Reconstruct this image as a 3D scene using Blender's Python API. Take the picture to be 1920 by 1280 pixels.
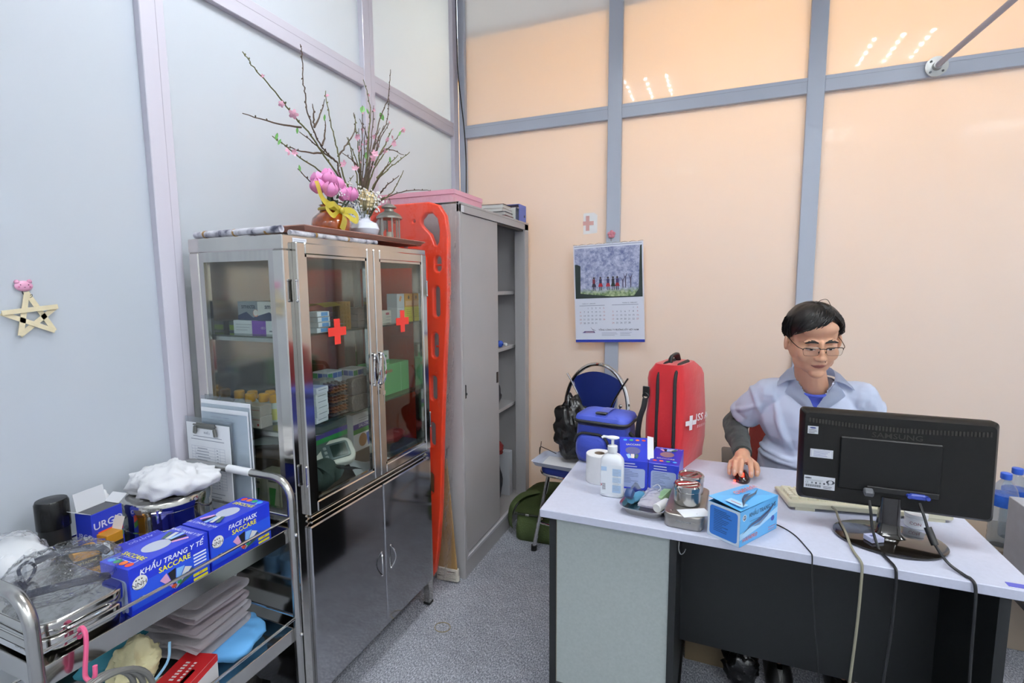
import bpy, bmesh, math, random
from mathutils import Vector as V, Matrix, Euler, noise
from mathutils.bvhtree import BVHTree
random.seed(7)
R = math.radians
for o in list(bpy.data.objects): bpy.data.objects.remove(o)
SC = bpy.context.scene
COL = SC.collection

# ------------------------------------------------------------------ camera
cam = bpy.data.cameras.new('camera')
cam.sensor_width = 36.0
cam.lens = 942.2 / 1920 * 36.0
cam.clip_start = 0.02
camo = bpy.data.objects.new('camera', cam); COL.objects.link(camo)
yaw, pit, rol = R(-22.2068), R(-6.3336), R(-0.3934)
fw = V((math.sin(yaw)*math.cos(pit), math.cos(yaw)*math.cos(pit), math.sin(pit)))
rt = V((math.cos(yaw), -math.sin(yaw), 0)); up = rt.cross(fw)
r2 = math.cos(rol)*rt + math.sin(rol)*up; u2 = -math.sin(rol)*rt + math.cos(rol)*up
mw = Matrix((( r2.x, u2.x, -fw.x, 0), (r2.y, u2.y, -fw.y, 0), (r2.z, u2.z, -fw.z, 1.45), (0, 0, 0, 1)))
camo.matrix_world = mw
SC.camera = camo

# ------------------------------------------------------------------ world, exposure
w = bpy.data.worlds.new('world'); SC.world = w; w.use_nodes = True
w.node_tree.nodes['Background'].inputs[0].default_value = (0.75, 0.85, 1.0, 1)
w.node_tree.nodes['Background'].inputs[1].default_value = 4.0
SC.view_settings.view_transform = 'Standard'
SC.view_settings.look = 'None'
SC.view_settings.gamma = 1.0
SC.view_settings.use_curve_mapping = False
SC.view_settings.exposure = 0.0
TUBE_STRENGTH = 208.0        # fluorescent tubes of the ceiling lights
CORRIDOR_WATTS = 80.0       # warm lamps of the room behind the translucent back wall

# ------------------------------------------------------------------ materials
def lin(h):
    if isinstance(h, (tuple, list)): return tuple(h[:3])
    h = h.lstrip('#'); c = [int(h[i:i+2], 16)/255 for i in (0, 2, 4)]
    return tuple(x/12.92 if x <= .04045 else ((x+.055)/1.055)**2.4 for x in c)
MATS = {}
def mat(name, col, rough=.5, metal=0., spec=.5, coat=0., coat_rough=.05, var=0., vscale=30., bump=0., bscale=200.,
        stretch=(1, 1, 1), emit=0., sheen=0., sss=0.):
    if name in MATS: return MATS[name]
    m = bpy.data.materials.new(name); m.use_nodes = True; MATS[name] = m
    nt = m.node_tree; b = nt.nodes['Principled BSDF']
    c = lin(col)
    b.inputs['Base Color'].default_value = (*c, 1)
    b.inputs['Roughness'].default_value = rough
    b.inputs['Metallic'].default_value = metal
    b.inputs['Specular IOR Level'].default_value = spec
    b.inputs['Coat Weight'].default_value = coat
    b.inputs['Coat Roughness'].default_value = coat_rough
    if sheen: b.inputs['Sheen Weight'].default_value = sheen
    if sss:
        b.inputs['Subsurface Weight'].default_value = sss
        b.inputs['Subsurface Radius'].default_value = (.01, .004, .002)
        b.inputs['Subsurface Scale'].default_value = .5
    if emit:
        b.inputs['Emission Color'].default_value = (*c, 1); b.inputs['Emission Strength'].default_value = emit
    if var or bump:
        tc = nt.nodes.new('ShaderNodeTexCoord'); mp = nt.nodes.new('ShaderNodeMapping')
        mp.inputs['Scale'].default_value = stretch
        nt.links.new(tc.outputs['Object'], mp.inputs['Vector'])
    if var:
        n = nt.nodes.new('ShaderNodeTexNoise'); n.inputs['Scale'].default_value = vscale; n.inputs['Detail'].default_value = 5
        nt.links.new(mp.outputs[0], n.inputs['Vector'])
        r = nt.nodes.new('ShaderNodeValToRGB')
        r.color_ramp.elements[0].position = .3; r.color_ramp.elements[1].position = .7
        r.color_ramp.elements[0].color = (*[max(0, x*(1-var)) for x in c], 1)
        r.color_ramp.elements[1].color = (*[min(1, x*(1+var)) for x in c], 1)
        nt.links.new(n.outputs[0], r.inputs[0]); nt.links.new(r.outputs[0], b.inputs['Base Color'])
    if bump:
        n2 = nt.nodes.new('ShaderNodeTexNoise'); n2.inputs['Scale'].default_value = bscale; n2.inputs['Detail'].default_value = 4
        nt.links.new(mp.outputs[0], n2.inputs['Vector'])
        bp = nt.nodes.new('ShaderNodeBump'); bp.inputs['Strength'].default_value = bump; bp.inputs['Distance'].default_value = .01
        nt.links.new(n2.outputs[0], bp.inputs['Height']); nt.links.new(bp.outputs[0], b.inputs['Normal'])
    return m
def flat(h, rough=.5): return mat('print_%s_%d' % (str(h).strip('#'), int(rough*100)), h, rough)
def thin(name, tint, rough=.02, ior=1.5, refl=1.0, bump=0., bscale=60., milk=0., milkcol='#ffffff', sub=0.):
    """thin clear sheet: transparent + fresnel gloss (+ some milky diffuse)"""
    if name in MATS: return MATS[name]
    m = bpy.data.materials.new(name); m.use_nodes = True; MATS[name] = m
    nt = m.node_tree; nt.nodes.clear(); N = nt.nodes.new; L = nt.links.new
    out = N('ShaderNodeOutputMaterial'); tr = N('ShaderNodeBsdfTransparent'); tr.inputs[0].default_value = (*lin(tint), 1)
    gl = N('ShaderNodeBsdfGlossy'); gl.inputs['Roughness'].default_value = rough
    fr = N('ShaderNodeLayerWeight'); fr.inputs[0].default_value = .5
    pw = N('ShaderNodeMath'); pw.operation = 'POWER'; pw.inputs[1].default_value = 4.5; L(fr.outputs['Facing'], pw.inputs[0])
    f0 = ((ior-1)/(ior+1))**2
    ad = N('ShaderNodeMath'); ad.operation = 'MULTIPLY_ADD'; ad.inputs[1].default_value = 1-f0; ad.inputs[2].default_value = f0; L(pw.outputs[0], ad.inputs[0])
    mul = N('ShaderNodeMath'); mul.operation = 'MULTIPLY'; mul.inputs[1].default_value = refl; mul.use_clamp = True
    L(ad.outputs[0], mul.inputs[0]); mx = N('ShaderNodeMixShader'); L(mul.outputs[0], mx.inputs[0])
    base = tr.outputs[0]
    if milk:
        df = N('ShaderNodeBsdfDiffuse'); df.inputs[0].default_value = (*lin(milkcol), 1)
        m2 = N('ShaderNodeMixShader'); m2.inputs[0].default_value = milk
        L(tr.outputs[0], m2.inputs[1]); L(df.outputs[0], m2.inputs[2]); base = m2.outputs[0]
    L(base, mx.inputs[1]); L(gl.outputs[0], mx.inputs[2]); L(mx.outputs[0], out.inputs[0])
    if bump:
        tc = N('ShaderNodeTexCoord'); n = N('ShaderNodeTexNoise'); n.inputs['Scale'].default_value = bscale; n.inputs['Detail'].default_value = 3
        L(tc.outputs['Object'], n.inputs['Vector']); bp = N('ShaderNodeBump'); bp.inputs['Strength'].default_value = bump
        bp.inputs['Distance'].default_value = .02
        L(n.outputs[0], bp.inputs['Height']); L(bp.outputs[0], gl.inputs['Normal']); L(bp.outputs[0], fr.inputs['Normal'])
    return m

STEEL = mat('polished_steel', '#c9c7c2', .10, 1., var=.06, vscale=8)
STEELB = mat('brushed_steel', '#bdbcb8', .24, 1., var=.08, vscale=60, stretch=(1, 1, .05))
CHROME = mat('chrome', '#d8d8d8', .06, 1.)
DARKMETAL = mat('dark_metal', '#3a3d40', .4, .6)
GLASS = thin('cabinet_glass', '#f2f6f4', .01, 1.5, 1.1)
SHELFGLASS = thin('shelf_glass', '#dfeee8', .02, 1.5, 1.1, milk=.03, milkcol='#9fc8b8')
CLEARPL = thin('clear_plastic', '#eef3f6', .05, 1.45, 1.3, milk=.06)
FILM = thin('plastic_film', '#fbfbfc', .06, 1.5, 1.7, bump=1.0, bscale=15, milk=.02, milkcol='#e6e2e6')
WHITE = mat('white_plastic', '#eceef0', .35)
PAPER = mat('white_paper', '#eceff4', .8, var=.02, vscale=20)
BLACKPL = mat('black_plastic', '#131413', .38, var=.15, vscale=40)
BLACKR = mat('black_rubber', '#141414', .6)

# ------------------------------------------------------------------ mesh builder
class B:
    def __init__(s): s.bm = bmesh.new(); s.mats = []; s.k = 0
    def m(s, mt):
        if mt not in s.mats: s.mats.append(mt)
        s.k = s.mats.index(mt); return s
    def _mark(s, faces):
        for f in faces: f.material_index = s.k
    def add(s, verts, faces):
        vs = [s.bm.verts.new(v) for v in verts]; out = []
        for f in faces:
            try:
                ff = s.bm.faces.new([vs[i] for i in f]); ff.material_index = s.k; out.append(ff)
            except ValueError: pass
        return vs, out
    def box(s, c, size, rot=None, bev=0., seg=1):
        M = Matrix.Translation(V(c)) @ (Euler(rot).to_matrix().to_4x4() if rot else Matrix()) @ Matrix.Diagonal((*size, 1))
        r = bmesh.ops.create_cube(s.bm, size=1, matrix=M)
        fs = set(f for v in r['verts'] for f in v.link_faces); s._mark(fs)
        if bev:
            es = list(set(e for v in r['verts'] for e in v.link_edges))
            q = bmesh.ops.bevel(s.bm, geom=es, offset=bev, segments=seg, profile=.5, affect='EDGES')
            s._mark(q['faces'])
        return s
    def b2(s, lo, hi, bev=0., seg=1):
        lo, hi = V(lo), V(hi); return s.box((lo+hi)/2, hi-lo, None, bev, seg)
    def loft(s, rings, closed=True, caps=True):
        n = len(rings[0]); vs = []
        for r in rings: vs += list(r)
        fs = []
        for i in range(len(rings)-1):
            for j in range(n if closed else n-1):
                a, b = i*n+j, i*n+(j+1) % n; fs.append((a, b, b+n, a+n))
        if caps and closed: fs.append(tuple(range(n-1, -1, -1))); k = (len(rings)-1)*n; fs.append(tuple(range(k, k+n)))
        s.add(vs, fs); return s
    def tube(s, pts, r, n=8, closed=False, caps=True, flat=1.):
        pts = [V(p) for p in pts]; m = len(pts)
        rr = r if isinstance(r, (list, tuple)) else [r]*m
        T = []
        for i in range(m):
            if closed: d = pts[(i+1) % m]-pts[i-1]
            else: d = pts[min(i+1, m-1)]-pts[max(i-1, 0)]
            T.append(d.normalized() if d.length > 1e-9 else V((0, 0, 1)))
        a = T[0].orthogonal().normalized(); rings = []
        for i in range(m):
            if i: a = (a - T[i]*a.dot(T[i])); a = a.normalized() if a.length > 1e-6 else T[i].orthogonal().normalized()
            b = T[i].cross(a)
            rings.append([pts[i]+(a*math.cos(t)+b*math.sin(t)*flat)*rr[i] for t in [2*math.pi*k/n for k in range(n)]])
        if closed: rings.append(rings[0])
        return s.loft(rings, True, caps and not closed)
    def cyl(s, p0, p1, r0, r1=None, n=16): return s.tube([p0, p1], [r0, r0 if r1 is None else r1], n)
    def lathe(s, prof, c=(0, 0, 0), n=24, M=None, sx=1., sy=1.):
        c = V(c); rings = []
        for r, z in prof:
            rg = [V((r*math.cos(2*math.pi*k/n)*sx, r*math.sin(2*math.pi*k/n)*sy, z)) for k in range(n)]
            rings.append([(M @ p if M else p)+c for p in rg])
        return s.loft(rings)
    def ell(s, c, r, rot=None, nu=14, nv=9):
        if not isinstance(r, (tuple, list)): r = (r, r, r)
        M = Matrix.Translation(V(c)) @ (Euler(rot).to_matrix().to_4x4() if rot else Matrix()) @ Matrix.Diagonal((*r, 1))
        vs = [M @ V((0, 0, 1))]
        for j in range(1, nv):
            ph = math.pi*j/nv
            for i in range(nu): th = 2*math.pi*i/nu; vs.append(M @ V((math.sin(ph)*math.cos(th), math.sin(ph)*math.sin(th), math.cos(ph))))
        vs.append(M @ V((0, 0, -1))); e = len(vs)-1
        fs = [(0, 1+i, 1+(i+1) % nu) for i in range(nu)]
        for j in range(nv-2):
            for i in range(nu): p, q = 1+j*nu+i, 1+j*nu+(i+1) % nu; fs.append((p, p+nu, q+nu, q))
        k = 1+(nv-2)*nu; fs += [(k+i, e, k+(i+1) % nu) for i in range(nu)]
        s.add(vs, fs); return s
    def grid(s, fn, nu, nv, wrapu=False):
        vs = [fn(i/nu, j/nv) for j in range(nv+1) for i in range(nu if wrapu else nu+1)]
        n = nu if wrapu else nu+1; fs = []
        for j in range(nv):
            for i in range(nu):
                a = j*n+i; b = j*n+(i+1) % n; fs.append((a, b, b+n, a+n))
        s.add(vs, fs); return s
    def prism(s, poly, M, h):
        n = len(poly)
        vs = [M @ V((x, y, 0)) for x, y in poly]+[M @ V((x, y, h)) for x, y in poly]
        fs = [tuple(range(n-1, -1, -1)), tuple(range(n, 2*n))]+[(i, (i+1) % n, n+(i+1) % n, n+i) for i in range(n)]
        s.add(vs, fs); return s
    def mesh(s, me, M=None):
        vs = [(M @ v.co if M else v.co.copy()) for v in me.vertices]
        s.add(vs, [tuple(p.vertices) for p in me.polygons]); return s
    # ---- flat print on a frame
    def rect(s, F, u, v, wd, h, mt, lay=1, rot=0.):
        s.m(mt); c, q = math.cos(rot), math.sin(rot)
        P = [(-wd/2, -h/2), (wd/2, -h/2), (wd/2, h/2), (-wd/2, h/2)]
        s.add([F.p(u+x*c-y*q, v+x*q+y*c, lay) for x, y in P], [(0, 1, 2, 3)]); return s
    def poly(s, F, pts, mt, lay=1):
        s.m(mt); s.add([F.p(x, y, lay) for x, y in pts], [tuple(range(len(pts)))]); return s
    def disc(s, F, u, v, a, b, mt, lay=1, n=20, rot=0.):
        c, q = math.cos(rot), math.sin(rot); P = []
        for k in range(n):
            x, y = a*math.cos(2*math.pi*k/n), b*math.sin(2*math.pi*k/n); P.append((u+x*c-y*q, v+x*q+y*c))
        return s.poly(F, P, mt, lay)
    def text(s, F, t, u, v, size, mt, lay=2, bold=0., shear=0., sx=1., rot=0.):
        s.m(mt); me = text_mesh(t, bold, shear)
        c, q = math.cos(rot), math.sin(rot)
        vs = [(x.co.x*size*sx, x.co.y*size) for x in me.vertices]
        s.add([F.p(u+x*c-y*q, v+x*q+y*c, lay) for x, y in vs], [tuple(p.vertices) for p in me.polygons]); return s
    def lines(s, F, u0, v0, wd, n, pitch, th, mt, lay=2, ragged=.35, rnd=None):
        rnd = rnd or random
        for i in range(n):
            l = wd*(1-ragged*rnd.random()); s.rect(F, u0+l/2, v0-i*pitch, l, th, mt, lay)
        return s
    def out(s, name, mt=None, parent=None, smooth=True, angle=35, recalc=True, loc=None):
        if recalc: bmesh.ops.recalc_face_normals(s.bm, faces=s.bm.faces[:])
        me = bpy.data.meshes.new(name); s.bm.to_mesh(me); s.bm.free()
        if mt is not None and not s.mats: me.materials.append(mt)
        elif mt is not None and s.mats: [me.materials.append(x) for x in s.mats]
        else: [me.materials.append(x) for x in s.mats]
        if smooth and len(me.polygons):
            me.polygons.foreach_set('use_smooth', [True]*len(me.polygons)); me.set_sharp_from_angle(angle=R(angle))
        return link(name, me, parent, loc)
TEXTC = {}
def text_mesh(t, bold=0., shear=0.):
    k = (t, bold, shear)
    if k not in TEXTC:
        cu = bpy.data.curves.new('lettering', 'FONT'); cu.body = t; cu.resolution_u = 2; cu.align_x = 'CENTER'; cu.align_y = 'CENTER'
        cu.shear = shear; cu.offset = bold
        ob = bpy.data.objects.new('lettering', cu); TEXTC[k] = bpy.data.meshes.new_from_object(ob)
        bpy.data.objects.remove(ob)
    return TEXTC[k]
class F:
    """flat frame on a face: origin o, right u, up v"""
    def __init__(s, o, u, v, gap=.0004):
        s.o, s.u, s.v = V(o), V(u).normalized(), V(v).normalized(); s.n = s.u.cross(s.v); s.g = gap
    def p(s, a, b, lay=1): return s.o+s.u*a+s.v*b+s.n*(s.g*lay)
def link(name, data, parent=None, loc=None):
    o = bpy.data.objects.new(name, data); COL.objects.link(o)
    if parent: o.parent = parent
    if loc: o.location = loc
    return o
def tag(o, label=None, cat=None, group=None, kind=None):
    if label: o['label'] = label
    if cat: o['category'] = cat
    if group: o['group'] = group
    if kind: o['kind'] = kind
    return o
def thing(name, label, cat, loc=(0, 0, 0), rz=0., group=None, rot=None):
    o = link(name, None); o.empty_display_size = .05; o.location = loc
    o.rotation_euler = rot if rot else (0, 0, rz)
    return tag(o, label, cat, group)
def struct(o): o['kind'] = 'structure'; return o
def dup(root, loc, rz, label, group=None):
    r = root.copy(); COL.objects.link(r); r.location = loc; r.rotation_euler = (0, 0, rz); r['label'] = label
    if group: r['group'] = group
    for ch in list(root.children):
        c = ch.copy(); COL.objects.link(c); c.parent = r
        for g in list(ch.children): d = g.copy(); COL.objects.link(d); d.parent = c
    return r
def rrect(wd, h, r, n=5):
    P = []
    for cx, cy, a in ((wd/2-r, h/2-r, 0), (-wd/2+r, h/2-r, 90), (-wd/2+r, -h/2+r, 180), (wd/2-r, -h/2+r, 270)):
        for k in range(n+1): t = R(a+90*k/n); P.append((cx+r*math.cos(t), cy+r*math.sin(t)))
    return P
def curve2d(splines, extrude, bevel, res=2):
    cu = bpy.data.curves.new('outline', 'CURVE'); cu.dimensions = '2D'; cu.fill_mode = 'BOTH'; cu.extrude = extrude; cu.bevel_depth = bevel; cu.bevel_resolution = res
    for pts in splines:
        sp = cu.splines.new('POLY'); sp.points.add(len(pts)-1); sp.use_cyclic_u = True
        for p, q in zip(sp.points, pts): p.co = (q[0], q[1], 0, 1)
    ob = bpy.data.objects.new('outline', cu); me = bpy.data.meshes.new_from_object(ob); bpy.data.objects.remove(ob)
    return me
def spline(pts, n=8):
    """Catmull-Rom through points"""
    P = [V(p) for p in pts]; P = [P[0]*2-P[1]]+P+[P[-1]*2-P[-2]]; out = []
    for i in range(1, len(P)-2):
        for k in range(n):
            t = k/n; a, b, c, d = P[i-1], P[i], P[i+1], P[i+2]
            out.append(.5*((2*b)+(c-a)*t+(2*a-5*b+4*c-d)*t*t+(3*b-a-3*c+d)*t**3))
    out.append(P[-2]); return out
def remesh(bm_builder, voxel, smooth=6, fac=.5):
    me = bpy.data.meshes.new('tmp'); bm_builder.bm.to_mesh(me); bm_builder.bm.free()
    ob = bpy.data.objects.new('tmp', me); COL.objects.link(ob)
    md = ob.modifiers.new('r', 'REMESH'); md.mode = 'VOXEL'; md.voxel_size = voxel; md.use_smooth_shade = True
    if smooth: sm = ob.modifiers.new('s', 'SMOOTH'); sm.iterations = smooth; sm.factor = fac
    dg = bpy.context.evaluated_depsgraph_get(); dg.update()
    res = bpy.data.meshes.new_from_object(ob.evaluated_get(dg)); bpy.data.objects.remove(ob)
    return res
def smooth_obj(name, me, mt, parent):
    me.materials.clear(); me.materials.append(mt); me.polygons.foreach_set('use_smooth', [True]*len(me.polygons))
    return link(name, me, parent)
def nz(p, s=1., o=0.): p = V(p)*s+V((o, o*1.7, o*.3)); return noise.noise(p)

# ------------------------------------------------------------------ ceiling lights (the room's light)
TUBE = mat('tube_glow', (.93, .97, 1.0), .5, emit=TUBE_STRENGTH)
LOUVRE = mat('louvre_aluminium', '#d9dde0', .2, .9)
HOUSING = mat('lamp_housing', '#e8eaea', .5)
CEIL = 3.30
def ceiling_light(x, y, label):
    t = thing('ceiling_light', label, 'ceiling light', (x, y, CEIL), group='louvred ceiling lights')
    b = B(); b.b2((-.30, -.30, -.008), (.30, .30, -.002))
    for s_ in (-1, 1):
        b.box((s_*.295, 0, -.035), (.01, .60, .06)); b.box((0, s_*.295, -.035), (.58, .01, .06))
    b.out('housing', HOUSING, t, False)
    for i in (-1, 0, 1):
        B().cyl((i*.18, -.28, -.032), (i*.18, .28, -.032), .011, n=8).out('tube', TUBE, t)
    b = B()
    for i in range(1, 3): b.box((-.29+.58*i/3, 0, -.055), (.004, .58, .018))
    for j in range(1, 5): b.box((0, -.29+.58*j/5, -.049), (.58, .010, .034))
    b.out('louvre', LOUVRE, t, False)
for x, y, l in ((-.66, 1.13, 'louvred ceiling light above the space before the medicine cabinet'), (1.20, 1.20, 'louvred ceiling light above the right end of the desk'),
                (1.20, -1.25, 'louvred ceiling light behind the viewer near the room centre'),
                (2.95, 0.6, 'louvred ceiling light near the right wall'), (1.20, -2.55, 'added louvred ceiling light farthest behind the viewer'), (-.66, -2.55, 'louvred ceiling light farthest behind the viewer by the left wall, added as fill'), (2.95, -1.6, 'louvred ceiling light added in the far corner behind the viewer')):  # last three are unseen, added to fill the sides facing the viewer
    ceiling_light(x, y, l)
SIDE_WATTS = 110.0           # unseen lamps added to brighten the far end of the left glass wall
for i, y in enumerate((2.70, 1.85)):
    t = thing('side_fill_lamp', 'unseen round lamp added behind the left glass wall, %s the corner' % ('nearer', 'farther from')[i], 'lamp', (-2.3, y, 2.9), group='added side fill lamps')
    B().lathe([(.0, .398), (.05, .398), (.05, .38), (.008, .37), (.008, .06), (.03, .055), (.03, .04), (0, .04)], n=16).out('holder', HOUSING, t)
    li = bpy.data.lights.new('side_fill_bulb', 'POINT'); li.energy = SIDE_WATTS*(1.2, .30)[i]; li.color = (1.0, .93, .80); li.shadow_soft_size = .08
    link('bulb', li, t)
# warm lamps of the corridor behind the translucent back wall
for i, x in enumerate((-.95, -.05, .85, 1.75)):
    t = thing('corridor_lamp', 'warm round lamp glowing behind the back wall, %s' % ('leftmost', 'second from left', 'third from left', 'rightmost')[i], 'lamp', (x, 3.85, 2.86), group='corridor lamps')
    B().lathe([(.0, .148), (.06, .148), (.06, .12), (.012, .11), (.012, .06), (.03, .055), (.03, .04), (0, .04)], n=16).out('holder', HOUSING, t)
    li = bpy.data.lights.new('corridor_bulb', 'POINT'); li.energy = CORRIDOR_WATTS*(.6, 1.15, 1.1, .9)[i]; li.color = (1.0, .64, .29); li.shadow_soft_size = .06
    link('bulb', li, t)
# ------------------------------------------------------------------ room shell
def carpet():
    m = bpy.data.materials.new('carpet'); m.use_nodes = True; nt = m.node_tree; N = nt.nodes.new; L = nt.links.new
    b = nt.nodes['Principled BSDF']; b.inputs['Roughness'].default_value = .95; b.inputs['Specular IOR Level'].default_value = .1
    tc = N('ShaderNodeTexCoord'); mp = N('ShaderNodeMapping'); mp.inputs['Scale'].default_value = (1.9, 1, 1); mp.inputs['Rotation'].default_value = (0, 0, R(20))
    L(tc.outputs['Object'], mp.inputs[0])
    n1 = N('ShaderNodeTexNoise'); n1.inputs['Scale'].default_value = 110; n1.inputs['Detail'].default_value = 6; n1.inputs['Roughness'].default_value = .75
    L(mp.outputs[0], n1.inputs['Vector'])
    r = N('ShaderNodeValToRGB'); e = r.color_ramp.elements
    e[0].position = .34; e[0].color = (*lin('#52565f'), 1); e[1].position = .66; e[1].color = (*lin('#e2e5ee'), 1)
    x = e.new(.5); x.color = (*lin('#999ca6'), 1)
    L(n1.outputs[0], r.inputs[0])
    n2 = N('ShaderNodeTexNoise'); n2.inputs['Scale'].default_value = 14; n2.inputs['Detail'].default_value = 3; L(tc.outputs['Object'], n2.inputs['Vector'])
    r2_ = N('ShaderNodeValToRGB'); r2_.color_ramp.elements[0].color = (.92, .92, .92, 1); r2_.color_ramp.elements[1].color = (1.06, 1.06, 1.06, 1)
    r2_.color_ramp.elements[0].position = .35; r2_.color_ramp.elements[1].position = .65
    L(n2.outputs[0], r2_.inputs[0])
    mx = N('ShaderNodeMixRGB'); mx.blend_type = 'MULTIPLY'; mx.inputs[0].default_value = 1; L(r.outputs[0], mx.inputs[1]); L(r2_.outputs[0], mx.inputs[2])
    L(mx.outputs[0], b.inputs['Base Color'])
    bp = N('ShaderNodeBump'); bp.inputs['Strength'].default_value = .6; bp.inputs['Distance'].default_value = .004; L(n1.outputs[0], bp.inputs['Height']); L(bp.outputs[0], b.inputs['Normal'])
    return m
X0, X1, Y0, Y1 = -1.60, 3.40, -3.0, 3.03
struct(B().b2((X0-.05, Y0-.05, -.05), (X1+.05, Y1+1.7, 0)).out('floor', carpet(), None, False))
struct(B().b2((X0-.05, Y0-.05, CEIL), (X1+.05, Y1+.08, CEIL+.05)).out('ceiling', mat('ceiling_board', '#e9e9e6', .9), None, False))
def back_panel(nm='translucent_panel', col='#ebe8e6', tc_=(.92, .88, .82, 1), mixf=.27, coat=.55):
    m = bpy.data.materials.new(nm); m.use_nodes = True; nt = m.node_tree; N = nt.nodes.new; L = nt.links.new
    p = nt.nodes['Principled BSDF']; out = nt.nodes['Material Output']
    p.inputs['Base Color'].default_value = (*lin(col), 1); p.inputs['Roughness'].default_value = .6
    p.inputs['Coat Weight'].default_value = coat; p.inputs['Coat Roughness'].default_value = .03
    tl = N('ShaderNodeBsdfTranslucent'); tl.inputs[0].default_value = tc_
    mx = N('ShaderNodeMixShader'); mx.inputs[0].default_value = mixf
    L(p.outputs[0], mx.inputs[1]); L(tl.outputs[0], mx.inputs[2]); L(mx.outputs[0], out.inputs[0])
    return m
PANEL_B = back_panel()
PANEL_L = back_panel('white_glass_panel', '#c6cdd8', (.90, .92, .92, 1), .20, .7)
POST_B = mat('grey_blue_aluminium', '#b9c0ce', .35, coat=.25)
POST_L = mat('white_aluminium', '#cbc8d4', .35, coat=.25)
wb = struct(thing('wall_back', None, None)); wb.name = 'wall_back'
posts = [(-1.60, -1.555), (-.627, -.547), (.383, .46), (1.39, 1.467), (2.40, 2.477), (3.36, 3.40)]
for a, b in posts:
    q = B(); q.b2((a, 3.03, 0), (b, 3.095, CEIL), .002); q.out('post', POST_B, wb, False)
for i in range(len(posts)-1):
    a, b = posts[i][1], posts[i+1][0]
    B().b2((a, 3.033, 2.405), (b, 3.09, 2.482), .002).out('rail', POST_B, wb, False)
    q = B(); q.b2((a, 3.0325, 2.462), (b, 3.0335, 2.4635)); q.out('rail_seam', mat('seam_grey', '#8f97a6', .5), wb, False)
    B().b2((a, 3.033, 0), (b, 3.09, .09), .002).out('bottom_rail', POST_B, wb, False)
    B().b2((a, 3.058, .09), (b, 3.064, 2.405)).out('panel', PANEL_B, wb, False)
    B().b2((a, 3.058, 2.482), (b, 3.064, CEIL)).out('panel', PANEL_B, wb, False)
wl = struct(thing('wall_left', None, None))
posts = [(-3.0, -2.96), (-2.06, -1.98), (-1.02, -.94), (.012, .088), (1.045, 1.119), (2.078, 2.158), (2.965, 3.03)]
for a, b in posts:
    B().b2((-1.66, a, 0), (-1.60, b, CEIL), .002).out('post', POST_L, wl, False)
    if b-a > .07: B().b2((-1.6003, a+.047, 0), (-1.5995, a+.0485, CEIL)).out('post_seam', mat('seam_lilac', '#aaa6b4', .5), wl, False)
for i in range(len(posts)-1):
    a, b = posts[i][1], posts[i+1][0]
    B().b2((-1.66, a, 2.405), (-1.603, b, 2.485), .002).out('rail', POST_L, wl, False)
    B().b2((-1.6035, a, 2.452), (-1.6025, b, 2.4535)).out('rail_seam', mat('seam_lilac', '#aaa6b4', .5), wl, False)
    B().b2((-1.66, a, 0), (-1.603, b, .09), .002).out('bottom_rail', POST_L, wl, False)
    B().b2((-1.632, a, .09), (-1.626, b, 2.405)).out('panel', PANEL_L, wl, False)
    B().b2((-1.632, a, 2.485), (-1.626, b, CEIL)).out('panel', PANEL_L, wl, False)
b = B(); b.b2((-3.05, Y0, 0), (-3.0, Y1+.1, CEIL)); b.b2((-3.0, Y1+.05, 0), (-1.665, Y1+.1, CEIL)); b.b2((-3.0, Y0-.05, 0), (-1.665, Y0, CEIL)); b.b2((-3.0, Y0, -.05), (-1.66, Y1+.05, 0)); b.b2((-3.0, Y0, CEIL), (-1.66, Y1+.05, CEIL+.05))
struct(b.out('wall_side_room', mat('side_room_white', '#cfd3d2', .8), None, False))
WALLP = mat('plain_wall', '#e6e8ea', .7)
b = B()
b.b2((X1, Y0, 0), (X1+.05, Y1+.05, 2.08)); b.b2((X1, Y0, 2.44), (X1+.05, Y1+.05, CEIL)); b.b2((X1, Y0, 2.08), (X1+.05, 2.70, 2.44)); b.b2((X1, 3.0, 2.08), (X1+.05, Y1+.05, 2.44))
struct(b.out('wall_right', WALLP, None, False))
struct(B().b2((X0-.05, Y0-.05, 0), (X1+.05, Y0, CEIL)).out('wall_front', WALLP, None, False))
# corridor behind the back wall
b = B(); b.b2((X0-.1, 3.10, 3.01), (X1+.1, 4.7, 3.06)); struct(b.out('ceiling_corridor', mat('corridor_ceiling', '#cfc4b0', .9), None, False))
b = B(); b.b2((X0-.1, 4.65, 0), (X1+.1, 4.7, 3.01)); b.b2((X0-.1, 3.1, 0), (X0-.06, 4.65, 3.01)); b.b2((X1+.06, 3.1, 0), (X1+.1, 4.65, 3.01))
struct(b.out('wall_corridor', mat('corridor_wall', '#cfc0a8', .9), None, False))
# transom window in the right wall (its reflection shows in the left wall)
t = struct(thing('window_1', None, None, (X1, 2.85, 2.26)))
b = B(); b.b2((-.01, -.15, -.18), (.06, .15, -.165)); b.b2((-.01, -.15, .165), (.06, .15, .18)); b.b2((-.01, -.15, -.165), (.06, -.135, .165)); b.b2((-.01, .135, -.165), (.06, .15, .165)); b.out('frame', POST_L, t, False)
for k in range(9): B().box((.015, 0, -.085+.024*k), (.022, .268, .003), rot=(0, R(55), 0)).out('blind_slat', WALLP, t, False)
B().b2((.04, -.135, -.165), (.045, .135, .165)).out('pane', thin('window_glass', '#e8f0f2', .02), t, False)

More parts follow.
